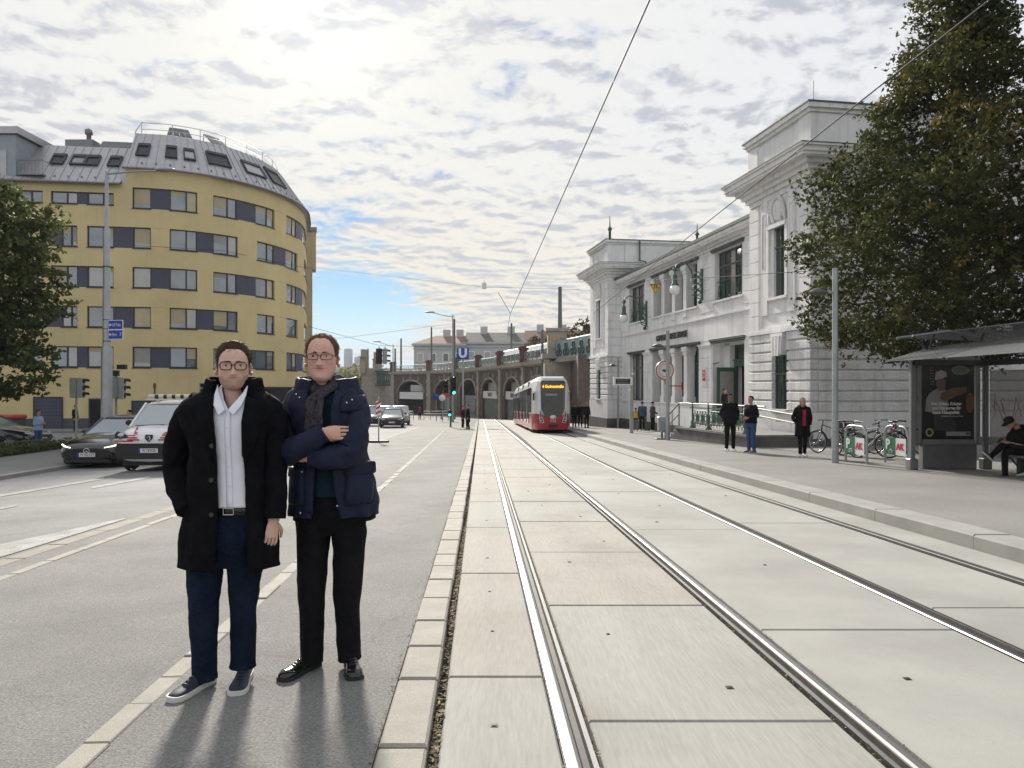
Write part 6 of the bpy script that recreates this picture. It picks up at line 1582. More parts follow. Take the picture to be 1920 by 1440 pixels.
# ------------------------------------------------------------------ tram shelter with lit-box advertisement
M_alu = PM('shelter_grey', (.20, .21, .21), .45, .5, var=.1, vs=4)
M_alud = PM('shelter_dark', (.06, .063, .065), .5, .3, var=.1, vs=4)
def glass_mat(name, col, a):
    m = bpy.data.materials.new(name); m.use_nodes = True; nt = m.node_tree; b = nt.nodes['Principled BSDF']
    b.inputs['Base Color'].default_value = (*col, 1); b.inputs['Roughness'].default_value = .12; b.inputs['Alpha'].default_value = a
    return m
M_roofg = glass_mat('shelter_roof_glass', (.30, .31, .31), .72)
M_wallg = glass_mat('shelter_wall_glass', (.22, .21, .20), .55)
M_graf = PM('graffiti_pink', (.24, .13, .14), .7, var=0)
SY = 16.5; SX0, SX1 = ax(1716, SY), ax(1838, SY); SZ = G(9.7, SY)+.155
sh = thing('tram_shelter', 'tram stop shelter with glass roof wings and back wall', 'shelter', (0, 0, 0))
def sp(name, mat, fn, par=None): mb = MB(); fn(mb); return mb.build(name, mat, par or sh)
XB = SX1+.18                                   # back wall line
for (x, y) in ((SX0-.07, SY+.0), (XB, SY+.1), (XB+.06, 14.6), (XB+.12, 12.6), (XB+.18, 10.4)):
    sp('post', M_alud if x > SX0 else M_alu, lambda m: (m.cbox(x-.05, x+.05, y-.05, y+.05, SZ, SZ+2.42, .012), m.cbox(x-.1, x+.1, y-.1, y+.1, SZ, SZ+.25, .02)))
for k, (y0, y1) in enumerate(((16.45, 14.7), (14.5, 12.7), (12.5, 10.5))):
    x0 = XB+.0+.06*k; x1 = x0+.06
    g = sp('glass_panel', M_wallg, lambda m: m.add([(x0, y0, SZ+.3), (x1, y1, SZ+.3), (x1, y1, SZ+2.2), (x0, y0, SZ+2.2), (x0+.012, y0, SZ+.3), (x1+.012, y1, SZ+.3), (x1+.012, y1, SZ+2.2), (x0+.012, y0, SZ+2.2)], [(0, 1, 2, 3), (7, 6, 5, 4), (0, 4, 5, 1), (1, 5, 6, 2), (2, 6, 7, 3), (3, 7, 4, 0)], False))
    rr = random.Random(50+k); m = MB()
    for j in range(9):
        yy = y0+(y1-y0)*rr.uniform(.08, .9); zz = SZ+rr.uniform(1.2, 1.75); xx = x0-.012
        pts = [(xx, yy+rr.uniform(-.22, .22), zz+rr.uniform(-.3, .3)) for _ in range(5)]
        m.tube(pts, .007, 4)
    m.build('graffiti', M_graf, g)
# roof: two curved glass wings below, a flat one above on struts
def wing(m, x0, x1, y0, y1, zf, n=8, t=.02):
    rs = []
    for i in range(n+1):
        u = i/n; x = x0+(x1-x0)*u; z = zf(u); rs.append([(x, y0, z), (x, y1, z), (x, y1, z+t), (x, y0, z+t)])
    m.rings(rs, True, True, False)
for k, (y0, y1) in enumerate(((17.0, 14.75), (14.65, 12.4), (12.3, 10.1))):
    w = sp('roof_wing', M_roofg, lambda m: wing(m, SX0-.42, XB+.5, y0, y1, lambda u: SZ+2.42+.42*sin(u*pi*.62)))
    for yy in (y0-.03, (y0+y1)/2, y1+.03):
        sp('roof_rib', M_alud, lambda m: wing(m, SX0-.40, XB+.48, yy-.025, yy+.025, lambda u: SZ+2.385+.42*sin(u*pi*.62), t=.03), w)
up = sp('upper_wing', M_roofg, lambda m: (m.add([(SX0+.0, 17.3, SZ+2.98), (XB+.75, 17.5, SZ+2.92), (XB+.9, 10., SZ+2.92), (SX0+.1, 10., SZ+2.98), (SX0+1.25, 17.35, SZ+3.16), (SX0+1.35, 10., SZ+3.16)], [(0, 4, 5, 3), (4, 1, 2, 5), (0, 1, 4), (3, 5, 2)], False)))
sp('wing_edge', M_alu, lambda m: m.tube([(SX0+.0, 17.3, SZ+2.98), (SX0+1.25, 17.35, SZ+3.16), (XB+.75, 17.5, SZ+2.92)], .035, 6), up)
for x, y in ((SX0+.5, 16.9), (XB-.2, 16.6), (XB-.1, 13.6), (XB, 11.)): sp('strut', M_alud, lambda m: (m.tube([(x, y, SZ+2.55), (x+.15, y, SZ+3.05)], .035, 6), m.tube([(x-.35, y, SZ+3.0), (x+.12, y, SZ+2.6)], .03, 6)))
sp('roof_beam', M_alud, lambda m: (m.cbox(XB-.06, XB+.08, 10., 16.9, SZ+2.32, SZ+2.44, .01), m.cbox(SX0-.1, XB, SY-.05, SY+.05, SZ+2.32, SZ+2.44, .01)))
# advertisement case
M_ad = PM('poster_dark', (.018, .017, .019), .25, var=.2, vs=3)
ad = thing('advert_case', 'dark advertising case with a cheesemaker poster at the end of the shelter', 'advertisement', (0, 0, 0))
def ap(name, mat, fn, par=None): mb = MB(); fn(mb); return mb.build(name, mat, par or ad)
zb, ztp = SZ+.62, SZ+2.52
ap('base', PM('advert_base', (.10, .102, .10), .6, var=.15, vs=4), lambda m: m.cbox(SX0+.2, SX1-.04, SY+.04, SY+.24, SZ, zb, .02))
cse = ap('case', M_alu, lambda m: (m.cbox(SX0+.02, SX0+.17, SY, SY+.26, zb-.06, ztp, .03), m.cbox(SX1-.12, SX1+.02, SY, SY+.26, zb-.06, ztp, .03), m.bb(SX0+.17, SX1-.12, SY+.002, SY+.26, zb-.06, zb+.05), m.bb(SX0+.17, SX1-.12, SY+.002, SY+.26, ztp-.10, ztp)))
for z in (SZ+.9, SZ+1.6, SZ+2.3): ap('hinge', M_sigk, lambda m: m.box((SX0+.03, SY-.005, z), (.03, .03, .06)), cse)
px0, px1 = SX0+.17, SX1-.12; pw = px1-px0; pz0, pz1 = zb+.05, ztp-.10; ph = pz1-pz0
pst = ap('poster', M_ad, lambda m: m.bb(px0, px1, SY+.03, SY+.05, pz0, pz1))
def flat(name, mat, poly, lay):
    n = len(poly); mb = MB(); y = SY+.03-.0022*lay
    mb.prism([(px0+pw*u, pz0+ph*v) for u, v in poly], y, y+.002, 'y'); return mb.build(name, mat, pst)
ell = lambda cx, cy, rx, ry, n=20: [(cx+rx*cos(2*pi*k/n), cy+ry*sin(2*pi*k/n)) for k in range(n)]
pc = lambda nm, c: PM('print_'+nm, c, .4, var=.1, vs=9)
flat('printed_shirt', pc('shirt', (.22, .215, .21)), [(.06, .36), (.08, .52), (.16, .60), (.30, .655), (.44, .64), (.50, .55), (.48, .34), (.30, .33)], 1)
flat('printed_apron', pc('apron', (.035, .034, .034)), [(.24, .12), (.22, .36), (.48, .36), (.66, .20), (.64, .10)], 2)
flat('printed_face', pc('skin', (.14, .09, .07)), ell(.36, .715, .095, .075), 4)
flat('printed_neck', pc('skin', (.14, .09, .07)), [(.30, .62), (.42, .62), (.43, .70), (.31, .70)], 3)
flat('printed_cap', pc('cap', (.34, .33, .32)), [(.24, .775), (.26, .86), (.36, .885), (.46, .86), (.47, .80), (.36, .775), (.25, .755)], 5)
flat('printed_cheese', pc('cheese', (.14, .075, .035)), [(.34, .52), (.38, .60), (.60, .66), (.86, .67), (.84, .60), (.62, .54), (.44, .485)], 5)
flat('printed_hand', pc('hand', (.11, .07, .05)), ell(.42, .545, .075, .045), 6)
flat('printed_cheese', pc('cheese', (.14, .075, .035)), ell(.92, .47, .08, .13), 3)
for k in range(8): flat('printed_shelf', pc('shelf', (.11, .11, .11)), [(.15, .70+.035*k), (.15+.09-.008*k, .70+.035*k), (.16+.09-.008*k, .71+.035*k), (.15, .71+.035*k)], 1)
flat('logo_oval', pc('oval', (.20, .22, .17)), ell(.735, .885, .17, .058), 3); flat('logo_oval', pc('oval_in', (.10, .14, .09)), ell(.735, .885, .14, .040), 4); flat('logo_mark', pc('oval', (.20, .22, .17)), [(.70, .88), (.735, .855), (.77, .88), (.735, .87)], 5)
flat('seal', pc('seal', (.30, .25, .10)), ell(.14, .09, .075, .055), 3); flat('seal', M_ad, ell(.14, .09, .045, .033), 4)
flat('logo_strip', pc('strip', (.22, .23, .25)), [(.46, .045), (.93, .045), (.93, .10), (.46, .10)], 3); flat('logo_strip', pc('strip2', (.03, .04, .07)), [(.84, .06), (.91, .06), (.91, .092), (.84, .092)], 4)
for k, s_ in enumerate(('Erst Gräser, Kräuter', 'und Heu sorgen für', 'beste Käsequalität.')):
    text_mesh('poster_lettering', s_, .098, pc('type', (.60, .58, .54)), TM((px0+pw*.46, SY+.012, pz0+ph*(.455-.055*k))), pst, .002, sx=.82, bold=.004)
text_mesh('poster_lettering', 'Garantiert. So macht man Käse.', .045, pc('type', (.60, .58, .54)), TM((px0+pw*.57, SY+.012, pz0+ph*.298)), pst, .002, sx=.85)
# bench
bn = thing('shelter_bench', 'narrow grey bench inside the tram shelter', 'bench', (0, 0, 0)); BX = XB-.28
for k in range(2): mb = MB(); mb.cbox(BX-.22+.2*k, BX-.04+.2*k, 11.0, 15.4, SZ+.42, SZ+.46, .01); mb.build('seat_plank', PM('bench_grey', (.18, .19, .18), .6, var=.1, vs=6), bn)
for y in (15.1, 13.0, 11.2):
    mb = MB(); mb.cbox(BX-.02, BX+.10, y-.05, y+.05, SZ, SZ+.42, .01); mb.build('leg', M_alud, bn); mb = MB(); mb.tube([(BX-.18, y, SZ+.41), (BX+.04, y, SZ+.15)], .02, 5); mb.build('brace', M_alud, bn)

# ------------------------------------------------------------------ bicycle stands and bicycles
M_gsign = PM('stand_green', (.02, .16, .075), .45, var=0); M_rsign = PM('stand_red', (.55, .02, .03), .45, var=0)
def bike_stand(px, py, label):
    b = gp(px, py, .155); t = thing('bicycle_stand', label, 'bicycle stand', b, -1.46, 'bicycle stands'); w = .46; h = .92
    mb = MB(); mb.tube([(-w, 0, 0), (-w, 0, h-.22)]+[(-w+.22-.22*cos(a), 0, h-.22+.22*sin(a)) for a in (pi/8, pi/4, 3*pi/8, pi/2)]+[(w-.22+.22*sin(a), 0, h-.22+.22*cos(a)) for a in (0, pi/8, pi/4, 3*pi/8, pi/2)]+[(w, 0, 0)], .032, 10); mb.build('hoop', M_pole, t)
    mb = MB(); mb.bb(-w+.04, w-.04, -.045, -.035, .22, .64); pn = mb.build('panel', M_wsign, t)
    mb = MB(); mb.bb(-w+.04, .02, -.05, -.046, .22, .64); mb.build('green_field', M_gsign, pn)
    text_mesh('letter', 'P', .34, M_wsign, TM((-.27, -.054, .46)), pn, .003, bold=.012)
    mb = MB()
    for x in (-.20, -.10): mb.torus((x, -.054, .30), .035, .006, 12, 4, MRX)
    mb.tube([(-.20, -.054, .30), (-.16, -.054, .35), (-.11, -.054, .35), (-.10, -.054, .30)], .006, 4); mb.build('bicycle_symbol', M_wsign, pn)
    text_mesh('letters', 'AK', .21, M_rsign, TM((.20, -.05, .43)), pn, .003, bold=.012)
    return t
bike_stand(1605, 868, 'bicycle stand with green P panel beside the lamp post'); bike_stand(1681, 870, 'bicycle stand with green P panel next to the shelter')
def bicycle(label, loc, rz, lean, col, steer=0., basket=False, saddle=M_sigk):
    t = thing('bicycle', label, 'bicycle', loc, rz, 'bicycles at the stands'); t.rotation_euler = (lean, 0, rz)
    fm = PM('frame_'+col[0], col[1], .3, .2, var=0)
    R_ = .34; F_ = Vector((.53, 0, R_)); B_ = Vector((-.53, 0, R_)); BB = Vector((-.08, 0, .28)); ST = Vector((-.20, 0, .82)); HT = Vector((.36, 0, .86)); HB = Vector((.40, 0, .68))
    MS = Matrix.Rotation(steer, 3, 'Z')
    def stv(v): return HB+MS @ (Vector(v)-HB)
    for nm, c, MM in (('wheel', B_, Matrix.Identity(3)), ('wheel', stv(F_), MS)):
        m90 = MM @ MRX
        mb = MB(); mb.torus(c, R_-.018, .019, 30, 7, m90); w = mb.build(nm, M_tyre, t)
        mb = MB(); mb.torus(c, R_-.045, .012, 30, 5, m90)
        for k in range(18): a = 2*pi*k/18; mb.tube([c, c+m90 @ Vector((cos(a)*(R_-.05), sin(a)*(R_-.05), 0))], .0025, 3)
        mb.tube([c-m90 @ Vector((0, 0, .05)), c+m90 @ Vector((0, 0, .05))], .022, 8); mb.build('rim', M_rim, w)
    mb = MB()
    for a, b, r in ((BB, ST, .016), (BB, HB, .018), (ST.lerp(BB, .12), HT, .016), (HB, HT, .02), (BB, B_, .011), (ST, B_, .010)): mb.tube([a, b], r, 7)
    mb.build('frame', fm, t)
    mb = MB()
    for s in (-.05, .05): mb.tube([stv(HB), stv(HB+Vector((.02, s, -.04))), stv(F_+Vector((0, s, 0)))], .011, 6)
    mb.build('fork', fm, t)
    mb = MB(); top = stv(HT+Vector((-.02, 0, .14))); mb.tube([stv(HT), top], .014, 6); d = MS @ Vector((0, 1, 0)); f = MS @ Vector((1, 0, 0)); mb.tube([top-d*.30-f*.08, top-d*.2+f*.03, top+f*.05, top+d*.2+f*.03, top+d*.30-f*.08], .013, 6); mb.build('handlebar', M_sigk, t)
    mb = MB(); mb.tube([ST, ST+Vector((-.03, 0, .13))], .013, 6); mb.build('seat_post', M_chr, t)
    mb = MB(); mb.add(*_saddle(ST+Vector((-.03, 0, .16)))); mb.build('saddle', saddle, t)
    mb = MB(); mb.lathe([(.085, -.008), (.085, .008)], BB+Vector((0, -.05, 0)), 16, MRX); mb.tube([BB+Vector((0, -.07, 0)), BB+Vector((.1, -.08, -.13))], .01, 5); mb.tube([BB+Vector((0, .07, 0)), BB+Vector((-.1, .08, .13))], .01, 5)
    mb.box(BB+Vector((.1, -.12, -.13)), (.09, .08, .02)); mb.box(BB+Vector((-.1, .12, .13)), (.09, .08, .02)); mb.build('crank', M_sigk, t)
    mb = MB()
    for c, MM in ((B_, Matrix.Identity(3)), (stv(F_), MS)):
        mb.tube([c+MM @ Vector((cos(a)*(R_+.025), 0, sin(a)*(R_+.025))) for a in [radians(x) for x in range(20, 171, 15)]], .014, 5)
    mb.build('mudguard', M_sigk, t)
    mb = MB(); mb.tube([ST.lerp(BB, .1), B_+Vector((-.12, 0, .40))], .008, 5); mb.box(B_+Vector((.02, 0, .40)), (.34, .13, .015)); mb.tube([B_, B_+Vector((-.02, .06, .4))], .006, 4); mb.tube([B_, B_+Vector((-.02, -.06, .4))], .006, 4); mb.build('luggage_rack', M_sigk, t)
    if basket: mb = MB(); mb.box(B_+Vector((-.02, 0, .52)), (.34, .24, .2)); mb.build('pannier', M_sigk, t)
    return t
def _saddle(c):
    vs = []; fs = []; n = 6
    for i in range(n+1):
        u = i/n; x = c.x-.14+.28*u; w = .085*(1-u)**1.2+.022
        for j in range(8): a = 2*pi*j/8; vs.append((x, c.y+w*cos(a), c.z+.028*sin(a)+.012*(1-u)))
    for i in range(n):
        for j in range(8): fs.append((i*8+j, i*8+(j+1) % 8, (i+1)*8+(j+1) % 8, (i+1)*8+j))
    fs += [tuple(range(8))[::-1], tuple(range(n*8, n*8+8))]; return vs, fs, True
for (px, py, rz, ln, col, st_, bk, lab, sd) in (
    (1556, 856, 1.85, .03, ('black', (.015, .015, .016)), .2, True, 'black bicycle with pannier left of the lamp post', M_sigk),
    (1586, 860, -1.5, -.05, ('dark', (.03, .032, .034)), .25, False, 'dark bicycle standing end-on right behind the lamp post', M_sigk),
    (1632, 861, -1.05, .14, ('white', (.55, .56, .56)), .35, False, 'white framed bicycle leaning at the first stand with turned front wheel', M_wsign),
    (1664, 858, 1.75, -.03, ('grey', (.12, .12, .13)), .3, False, 'grey bicycle behind the second stand', M_sigk),
    (1706, 857, -1.3, .05, ('black', (.015, .015, .016)), .5, False, 'black bicycle half hidden behind the shelter case', M_sigk)):
    p = gp(px, py-4, .155); bicycle(lab, p, rz, ln, col, st_, bk, sd)
mb = MB(); M_purple = PM('purple_lock', (.16, .04, .15), .5, var=0)
p = gp(1681, 870, .155); mb.torus((p.x-.05, p.y, p.z+.92), .06, .025, 14, 7, Matrix.Rotation(pi/2, 3, 'Y')); lk = mb.build('bicycle_lock', M_purple); tag(lk, 'purple bicycle lock slung over the stand next to the shelter', 'lock')
# ------------------------------------------------------------------ people
def skin_mat(name, col):
    m = bpy.data.materials.new(name); m.use_nodes = True; nt = m.node_tree; N = nt.nodes.new; L = nt.links.new
    b = nt.nodes['Principled BSDF']; b.inputs['Roughness'].default_value = .6; b.inputs['Specular IOR Level'].default_value = .2
    b.inputs['Subsurface Weight'].default_value = .12; b.inputs['Subsurface Radius'].default_value = (.02, .008, .004); b.inputs['Subsurface Scale'].default_value = .3
    base = N('ShaderNodeMix'); base.data_type = 'RGBA'; base.inputs[6].default_value = (*col, 1); base.inputs[7].default_value = (col[0]*.80, col[1]*.55, col[2]*.52, 1)
    nz = N('ShaderNodeTexNoise'); nz.inputs['Scale'].default_value = 22; mr = N('ShaderNodeMapRange'); L(nz.outputs['Fac'], mr.inputs[0]); mr.inputs[1].default_value = .45; mr.inputs[2].default_value = .75; mr.inputs[4].default_value = .35; L(mr.outputs[0], base.inputs[0])
    def lay(prev, attr, c):
        a = N('ShaderNodeAttribute'); a.attribute_name = attr; x = N('ShaderNodeMix'); x.data_type = 'RGBA'; L(a.outputs['Fac'], x.inputs[0]); L(prev, x.inputs[6]); x.inputs[7].default_value = (*c, 1); return x.outputs[2]
    o = lay(base.outputs[2], 'beard', (.10, .062, .042)); o = lay(o, 'lip_nose_shade', (col[0]*.72, col[1]*.42, col[2]*.42)); L(o, b.inputs['Base Color'])
    return m
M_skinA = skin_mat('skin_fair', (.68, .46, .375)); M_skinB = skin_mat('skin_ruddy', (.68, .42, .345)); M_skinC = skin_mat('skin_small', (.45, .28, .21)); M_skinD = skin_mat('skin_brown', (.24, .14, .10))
M_eye = PM('eye_white', (.50, .47, .45), .25, var=0); M_iris = PM('iris', (.02, .022, .026), .15, var=0)
def fabric(name, col, rough=.9, var=.15, vs=8., bump=.5, bs=15., sheen=.0, bdist=.03): return PM(name, col, rough, var=var, vs=vs, bump=bump, bs=bs, bdist=bdist, bdet=5., spec=(.2 if name == 'navy_waxed' else .08), local=True, sheen=sheen)
M_coat = fabric('black_wool', (.0075, .0078, .010), .95, .3, 14, .45, 11)
M_shirt = fabric('white_shirt', (.80, .82, .90), .8, .03, 6, .25, 10)
M_jean = fabric('dark_denim', (.010, .017, .034), .9, .45, 6, .9, 17)
M_navy = fabric('navy_waxed', (.012, .017, .040), .62, .25, 9, .4, 13)
M_trou = fabric('black_wool_trousers', (.010, .0105, .013), .85, .2, 10, .8, 14)
M_scarf = fabric('grey_scarf', (.055, .05, .062), .95, .5, 60, .8, 90, bdist=.006)
M_sweat = fabric('teal_sweater', (.010, .022, .032), .95, .2, 10)
M_leath = PM('black_leather', (.010, .010, .011), .22, var=0., coat=.3)
M_snk = PM('navy_sneaker', (.016, .022, .038), .55, var=.2, vs=30, local=True)
M_sole = PM('white_sole', (.60, .60, .58), .6, var=.08, vs=30, local=True)
M_metal = PM('buckle', (.55, .55, .55), .25, 1., var=0)
def cr(ctrl, n=6):
    """Catmull-Rom through tuples of any length"""
    out = []; m = len(ctrl)
    for i in range(m-1):
        p0 = ctrl[max(0, i-1)]; p1 = ctrl[i]; p2 = ctrl[i+1]; p3 = ctrl[min(m-1, i+2)]
        for k in range(n):
            t = k/n; out.append(tuple(.5*(2*b+(c-a)*t+(2*a-5*b+4*c-d)*t*t+(3*b-a-3*c+d)*t**3) for a, b, c, d in zip(p0, p1, p2, p3)))
    out.append(tuple(ctrl[-1])); return out
def limb(mb, ctrl, n=20, seg=8, wr=.0, wf=6., seed=0, cap=True):
    """tapered limb: ctrl = (x, y, z, r_side, r_depth); wr = depth of cloth folds"""
    C = cr(ctrl, seg); rs = []; ref = Vector((1, 0, 0)); L_ = 0.
    for i, c in enumerate(C):
        p = Vector(c[:3]); a = Vector(C[max(0, i-1)][:3]); b = Vector(C[min(len(C)-1, i+1)][:3]); t = (b-a).normalized(); L_ += (p-a).length/2
        if abs(t.x) > .8: ref_ = Vector((0, 0, 1))
        else: ref_ = Vector((1, 0, 0))
        u = (ref_-t*ref_.dot(t)).normalized() if i == 0 else (ref-t*ref.dot(t)).normalized(); ref = u; v = t.cross(u)
        ring = []
        for j in range(n):
            th = 2*pi*j/n; f = 1.
            if wr:
                q = (cos(th)*.8+seed*3.1, sin(th)*.8, L_*wf*.8+.55*sin(th+seed)); n1 = noise.noise(q); n2 = noise.noise((q[0]*1.9+4, q[1]*1.9, q[2]*2.1)); f = 1+wr*(1.5*(.55-abs(n1)*2.1)+.8*(.5-abs(n2)*2.)+.6*n1)
            ring.append(p+u*c[3]*f*cos(th)+v*c[4]*f*sin(th))
        rs.append(ring)
    mb.rings(rs, True, cap, True)
def shellP(S, z, phi, off=0.):
    """point of a torso shell: S rows (z, cx, cy, rx, ry); phi from the front (-y)"""
    c = [np.interp(z, [s[0] for s in S], [s[k] for s in S]) for k in range(1, 5)]
    return Vector((c[0]+(c[2]+off)*sin(phi), c[1]-(c[3]+off)*np.sign(cos(phi))*abs(cos(phi))**.8, z))
def shell(mb, S, z0, z1, edge=None, nz=26, nphi=44, wr=.006, seed=0, off=0., vfold=0.):
    """garment round the torso; edge(z) -> (x left, x right) of the front opening, None = closed"""
    Sd = cr(sorted(S), 6); rs = []
    for i in range(nz+1):
        z = z0+(z1-z0)*i/nz; cx, cy, rx, ry = [np.interp(z, [s[0] for s in Sd], [s[k] for s in Sd]) for k in range(1, 5)]
        if edge:
            xl, xr = edge(z); a = math.asin(max(-.98, min(.98, (xr-cx)/rx))); b = 2*pi+math.asin(max(-.98, min(.98, (xl-cx)/rx)))
        else: a, b = 0., 2*pi*(1-1/nphi)
        ring = []
        for j in range(nphi):
            ph = a+(b-a)*j/(nphi-1) if edge else a+2*pi*j/nphi
            p = shellP(Sd, z, ph, off); w = 0.
            if wr: n1 = noise.noise((ph*1.8+seed+z*1.5, z*5.+ph*.6, seed)); n2 = noise.noise((ph*4.+z*3, z*9.-ph, seed+3)); w = wr*(.9*n1+1.1*(.5-abs(n1)*2.)+.7*(.45-abs(n2)*2.))
            if vfold: w += vfold*sin(ph*9+1.5*noise.noise((ph, z*2, seed)))*max(0., 1-(z-z0)/(z1-z0)*2.2)
            ring.append(p+Vector((sin(ph), -cos(ph), 0))*w)
        rs.append(ring)
    mb.rings(rs, edge is None, False, True)
    return Sd
def thick(o, t=.008, off=0.):
    m = o.modifiers.new('thickness', 'SOLIDIFY'); m.thickness = t; m.offset = off; return o
HP = [(0., .10, .30, .02), (.03, .165, .375, .06), (.08, .215, .41, .14), (.16, .258, .415, .22), (.26, .287, .408, .31), (.36, .305, .402, .38), (.48, .318, .40, .43), (.60, .328, .40, .455), (.72, .328, .388, .46), (.82, .300, .345, .435), (.90, .245, .27, .36), (.96, .165, .175, .25), (.99, .08, .08, .12), (1., .02, .02, .03)]
def head(t, loc, H, yaw, pitch, skin, hairm, P):
    """a head with face, ears, hair and glasses; loc = chin point height centre"""
    nz, nph = 64, 72; Hs = cr(HP, 8); zs = [h[0] for h in Hs]; vs = []; beard = []; lip_nose_shade = []
    M = Matrix.Translation(loc) @ Matrix.Rotation(yaw, 4, 'Z') @ Matrix.Rotation(pitch, 4, 'X')
    wx = P.get('wide', 1.); jaw = P.get('jaw', 1.)
    sh = P.get('lift', .03)
    def g(d, s): return math.exp(-(d/s)**2)
    def surf(zz0, ph):
        z = zz0
        w, f, b = [np.interp(z, zs, [h[k] for h in Hs]) for k in (1, 2, 3)]
        w *= wx*(1+(jaw-1)*max(0., 1-z/.45)); s_, c = sin(ph), cos(ph); e = .86 if c > 0 else .95
        x = w*np.sign(s_)*abs(s_)**e; y = -(f if c > 0 else b)*np.sign(c)*abs(c)**(.9 if c > 0 else 1.)
        d = 0.
        if c > 0:
            ax_ = abs(x); z = zz0-sh
            d -= .034*g(ax_-.135, .070)*g(z-.508, .045)                       # eye sockets
            d += .018*g(ax_-.13, .10)*g(z-.585, .03)                         # brow
            nt_ = max(0., min(1., (.57-z)/.235)) if z > .30 else max(0., 1-(.30-z)/.03)
            d += (.015+.115*nt_**1.25)*g(x, .036+.016*nt_)*(1 if z < .58 else g(z-.58, .03))*(1 if z > .27 else 0)
            d += .030*g(ax_-.062, .03)*g(z-.325, .03)                        # nostril wings
            d -= .010*g(z-.292, .014)*g(x, .08)
            d += .020*g(z-.262, .016)*g(x, .11)+.022*g(z-.214, .020)*g(x, .10)   # lips
            d -= .028*g(z-.2375, .010)*g(x, .13)                             # mouth line
            d += .026*g(z-.06, .05)*g(x, .10)                                # chin
            d += .014*g(ax_-.20, .07)*g(z-.37, .08)-.010*g(ax_-.135, .02)*g(z-.26, .06)
        return x, y-d, zz0
    for i in range(nz+1):
        z = i/nz
        for j in range(nph):
            ph = 2*pi*j/nph; x, y, zz = surf(z, ph); vs.append(M @ (Vector((x, y, zz))*H))
            c = cos(ph); fr = max(0., c)
            bd = 0.
            if P.get('beard'):
                ax_ = abs(x); low = sstep(.34-.5*max(0, .16-ax_), z, z+.09) if False else sstep(-z, -(.36 if ax_ > .2 else .29), -(.24 if ax_ > .2 else .20))
                bd = P['beard']*low*(1-.75*g(x, .09)*g(z-.215, .04))*sstep(c, -.25, .1)*(.75+.35*noise.noise((x*40, y*40, z*40)))
            beard.append(max(0., min(1., bd))); zq = z-sh; lip_nose_shade.append(min(1., (.42*g(x, .115)*(g(zq-.259, .012)+g(zq-.217, .015))+1.0*g(x, .135)*g(zq-.2375, .008)+.55*g(abs(x)-.045, .022)*g(zq-.303, .012)+.35*g(abs(x)-.20, .07)*g(zq-.36, .07))*(1 if c > .4 else 0)))  # colour of lips and red cheeks, plus shade painted in under the nose
    fs = []
    for i in range(nz):
        for j in range(nph): k = (j+1) % nph; fs.append((i*nph+j, i*nph+k, (i+1)*nph+k, (i+1)*nph+j))
    fs.append(tuple(range(nph))[::-1])
    mb = MB(); mb.smooth = True; mb.add(vs, fs, True); nv = len(vs)
    # ears
    for s in (-1, 1):
        EM = M @ Matrix.Translation(Vector((s*.335*wx*H, .03*H, .44*H))) @ Matrix.Rotation(s*.62, 4, 'Z') @ Matrix.Rotation(-.15, 4, 'X')
        rs = []
        for k in range(13):
            a = -2.6+5.6*k/12; rs.append(EM @ Vector((s*.03*H, .065*H*cos(a)*(.9)+.02*H, .115*H*sin(a))))
        mb.tube(rs, .020*H, 7); mb.sphere(EM @ Vector((s*.012*H, .02*H, -.01*H)), (.022*H, .058*H, .098*H), 10, 8, Matrix.Rotation(yaw+s*.62, 3, 'Z'))
    # neck
    nk = P['neck']; limb(mb, nk, 22, 5, cap=False)
    P.get('extra', lambda m: None)(mb)
    o = mb.build('body', skin, t)
    for nm, arr in (('beard', beard), ('lip_nose_shade', lip_nose_shade)):
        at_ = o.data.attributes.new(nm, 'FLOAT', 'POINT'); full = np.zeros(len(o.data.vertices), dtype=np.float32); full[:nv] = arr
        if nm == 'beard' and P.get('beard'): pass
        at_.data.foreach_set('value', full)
    # eyes
    for s in (-1, 1):
        x, y, z = surf(.50+sh, math.asin(.135/.32)*1.0); c = Vector((s*.138*wx, y+.057, .502+sh))
        mb = MB(); mb.sphere(M @ (c*H), .060*H, 14, 10); e = mb.build('eye', M_eye, t)
        mb = MB(); mb.sphere(M @ ((c+Vector((P.get('look', 0.), -.044, -.002)))*H), .031*H, 10, 8); mb.build('iris', M_iris, e)
        for (zo, rr_, up) in ((.027, .0155, 1), (-.031, .0115, -1)):       # lids
            mb = MB(); mb.tube([M @ ((c+Vector((.075*cos(a), -.038+.030*cos(a)**2-.012*abs(up), zo*sin(a)+(.004 if up > 0 else 0)))*1.)*H) for a in [pi*k/8 for k in range(9)]] if up > 0 else [M @ ((c+Vector((.07*cos(a), -.036+.03*cos(a)**2, zo*sin(a))))*H) for a in [pi*k/8 for k in range(9)]], rr_*H, 6); mb.build('eyelid', skin, e)
        mb = MB(); pts = []
        for k in range(7):
            u = k/6; xx = s*(.055+.165*u); zz = .580+sh+.012*sin(pi*min(1, u*1.15))-.010*u; ph = math.asin(min(.99, abs(xx)/(.325*wx)))*s; _, yy, _ = surf(zz, ph); pts.append(M @ (Vector((xx*wx, yy-.006, zz))*H))
        mb.tube(pts, [(.009*H, .008*H)]+[(.013*H, .010*H)]*4+[(.011*H, .008*H), (.004*H, .004*H)], 6); mb.build('eyebrow', hairm, t)
    # hair: a second skin above the hairline with strands pressed into it
    hl = P['hairline']; nz2, np2 = 60, 96; hv = []; keep = []; nr = []
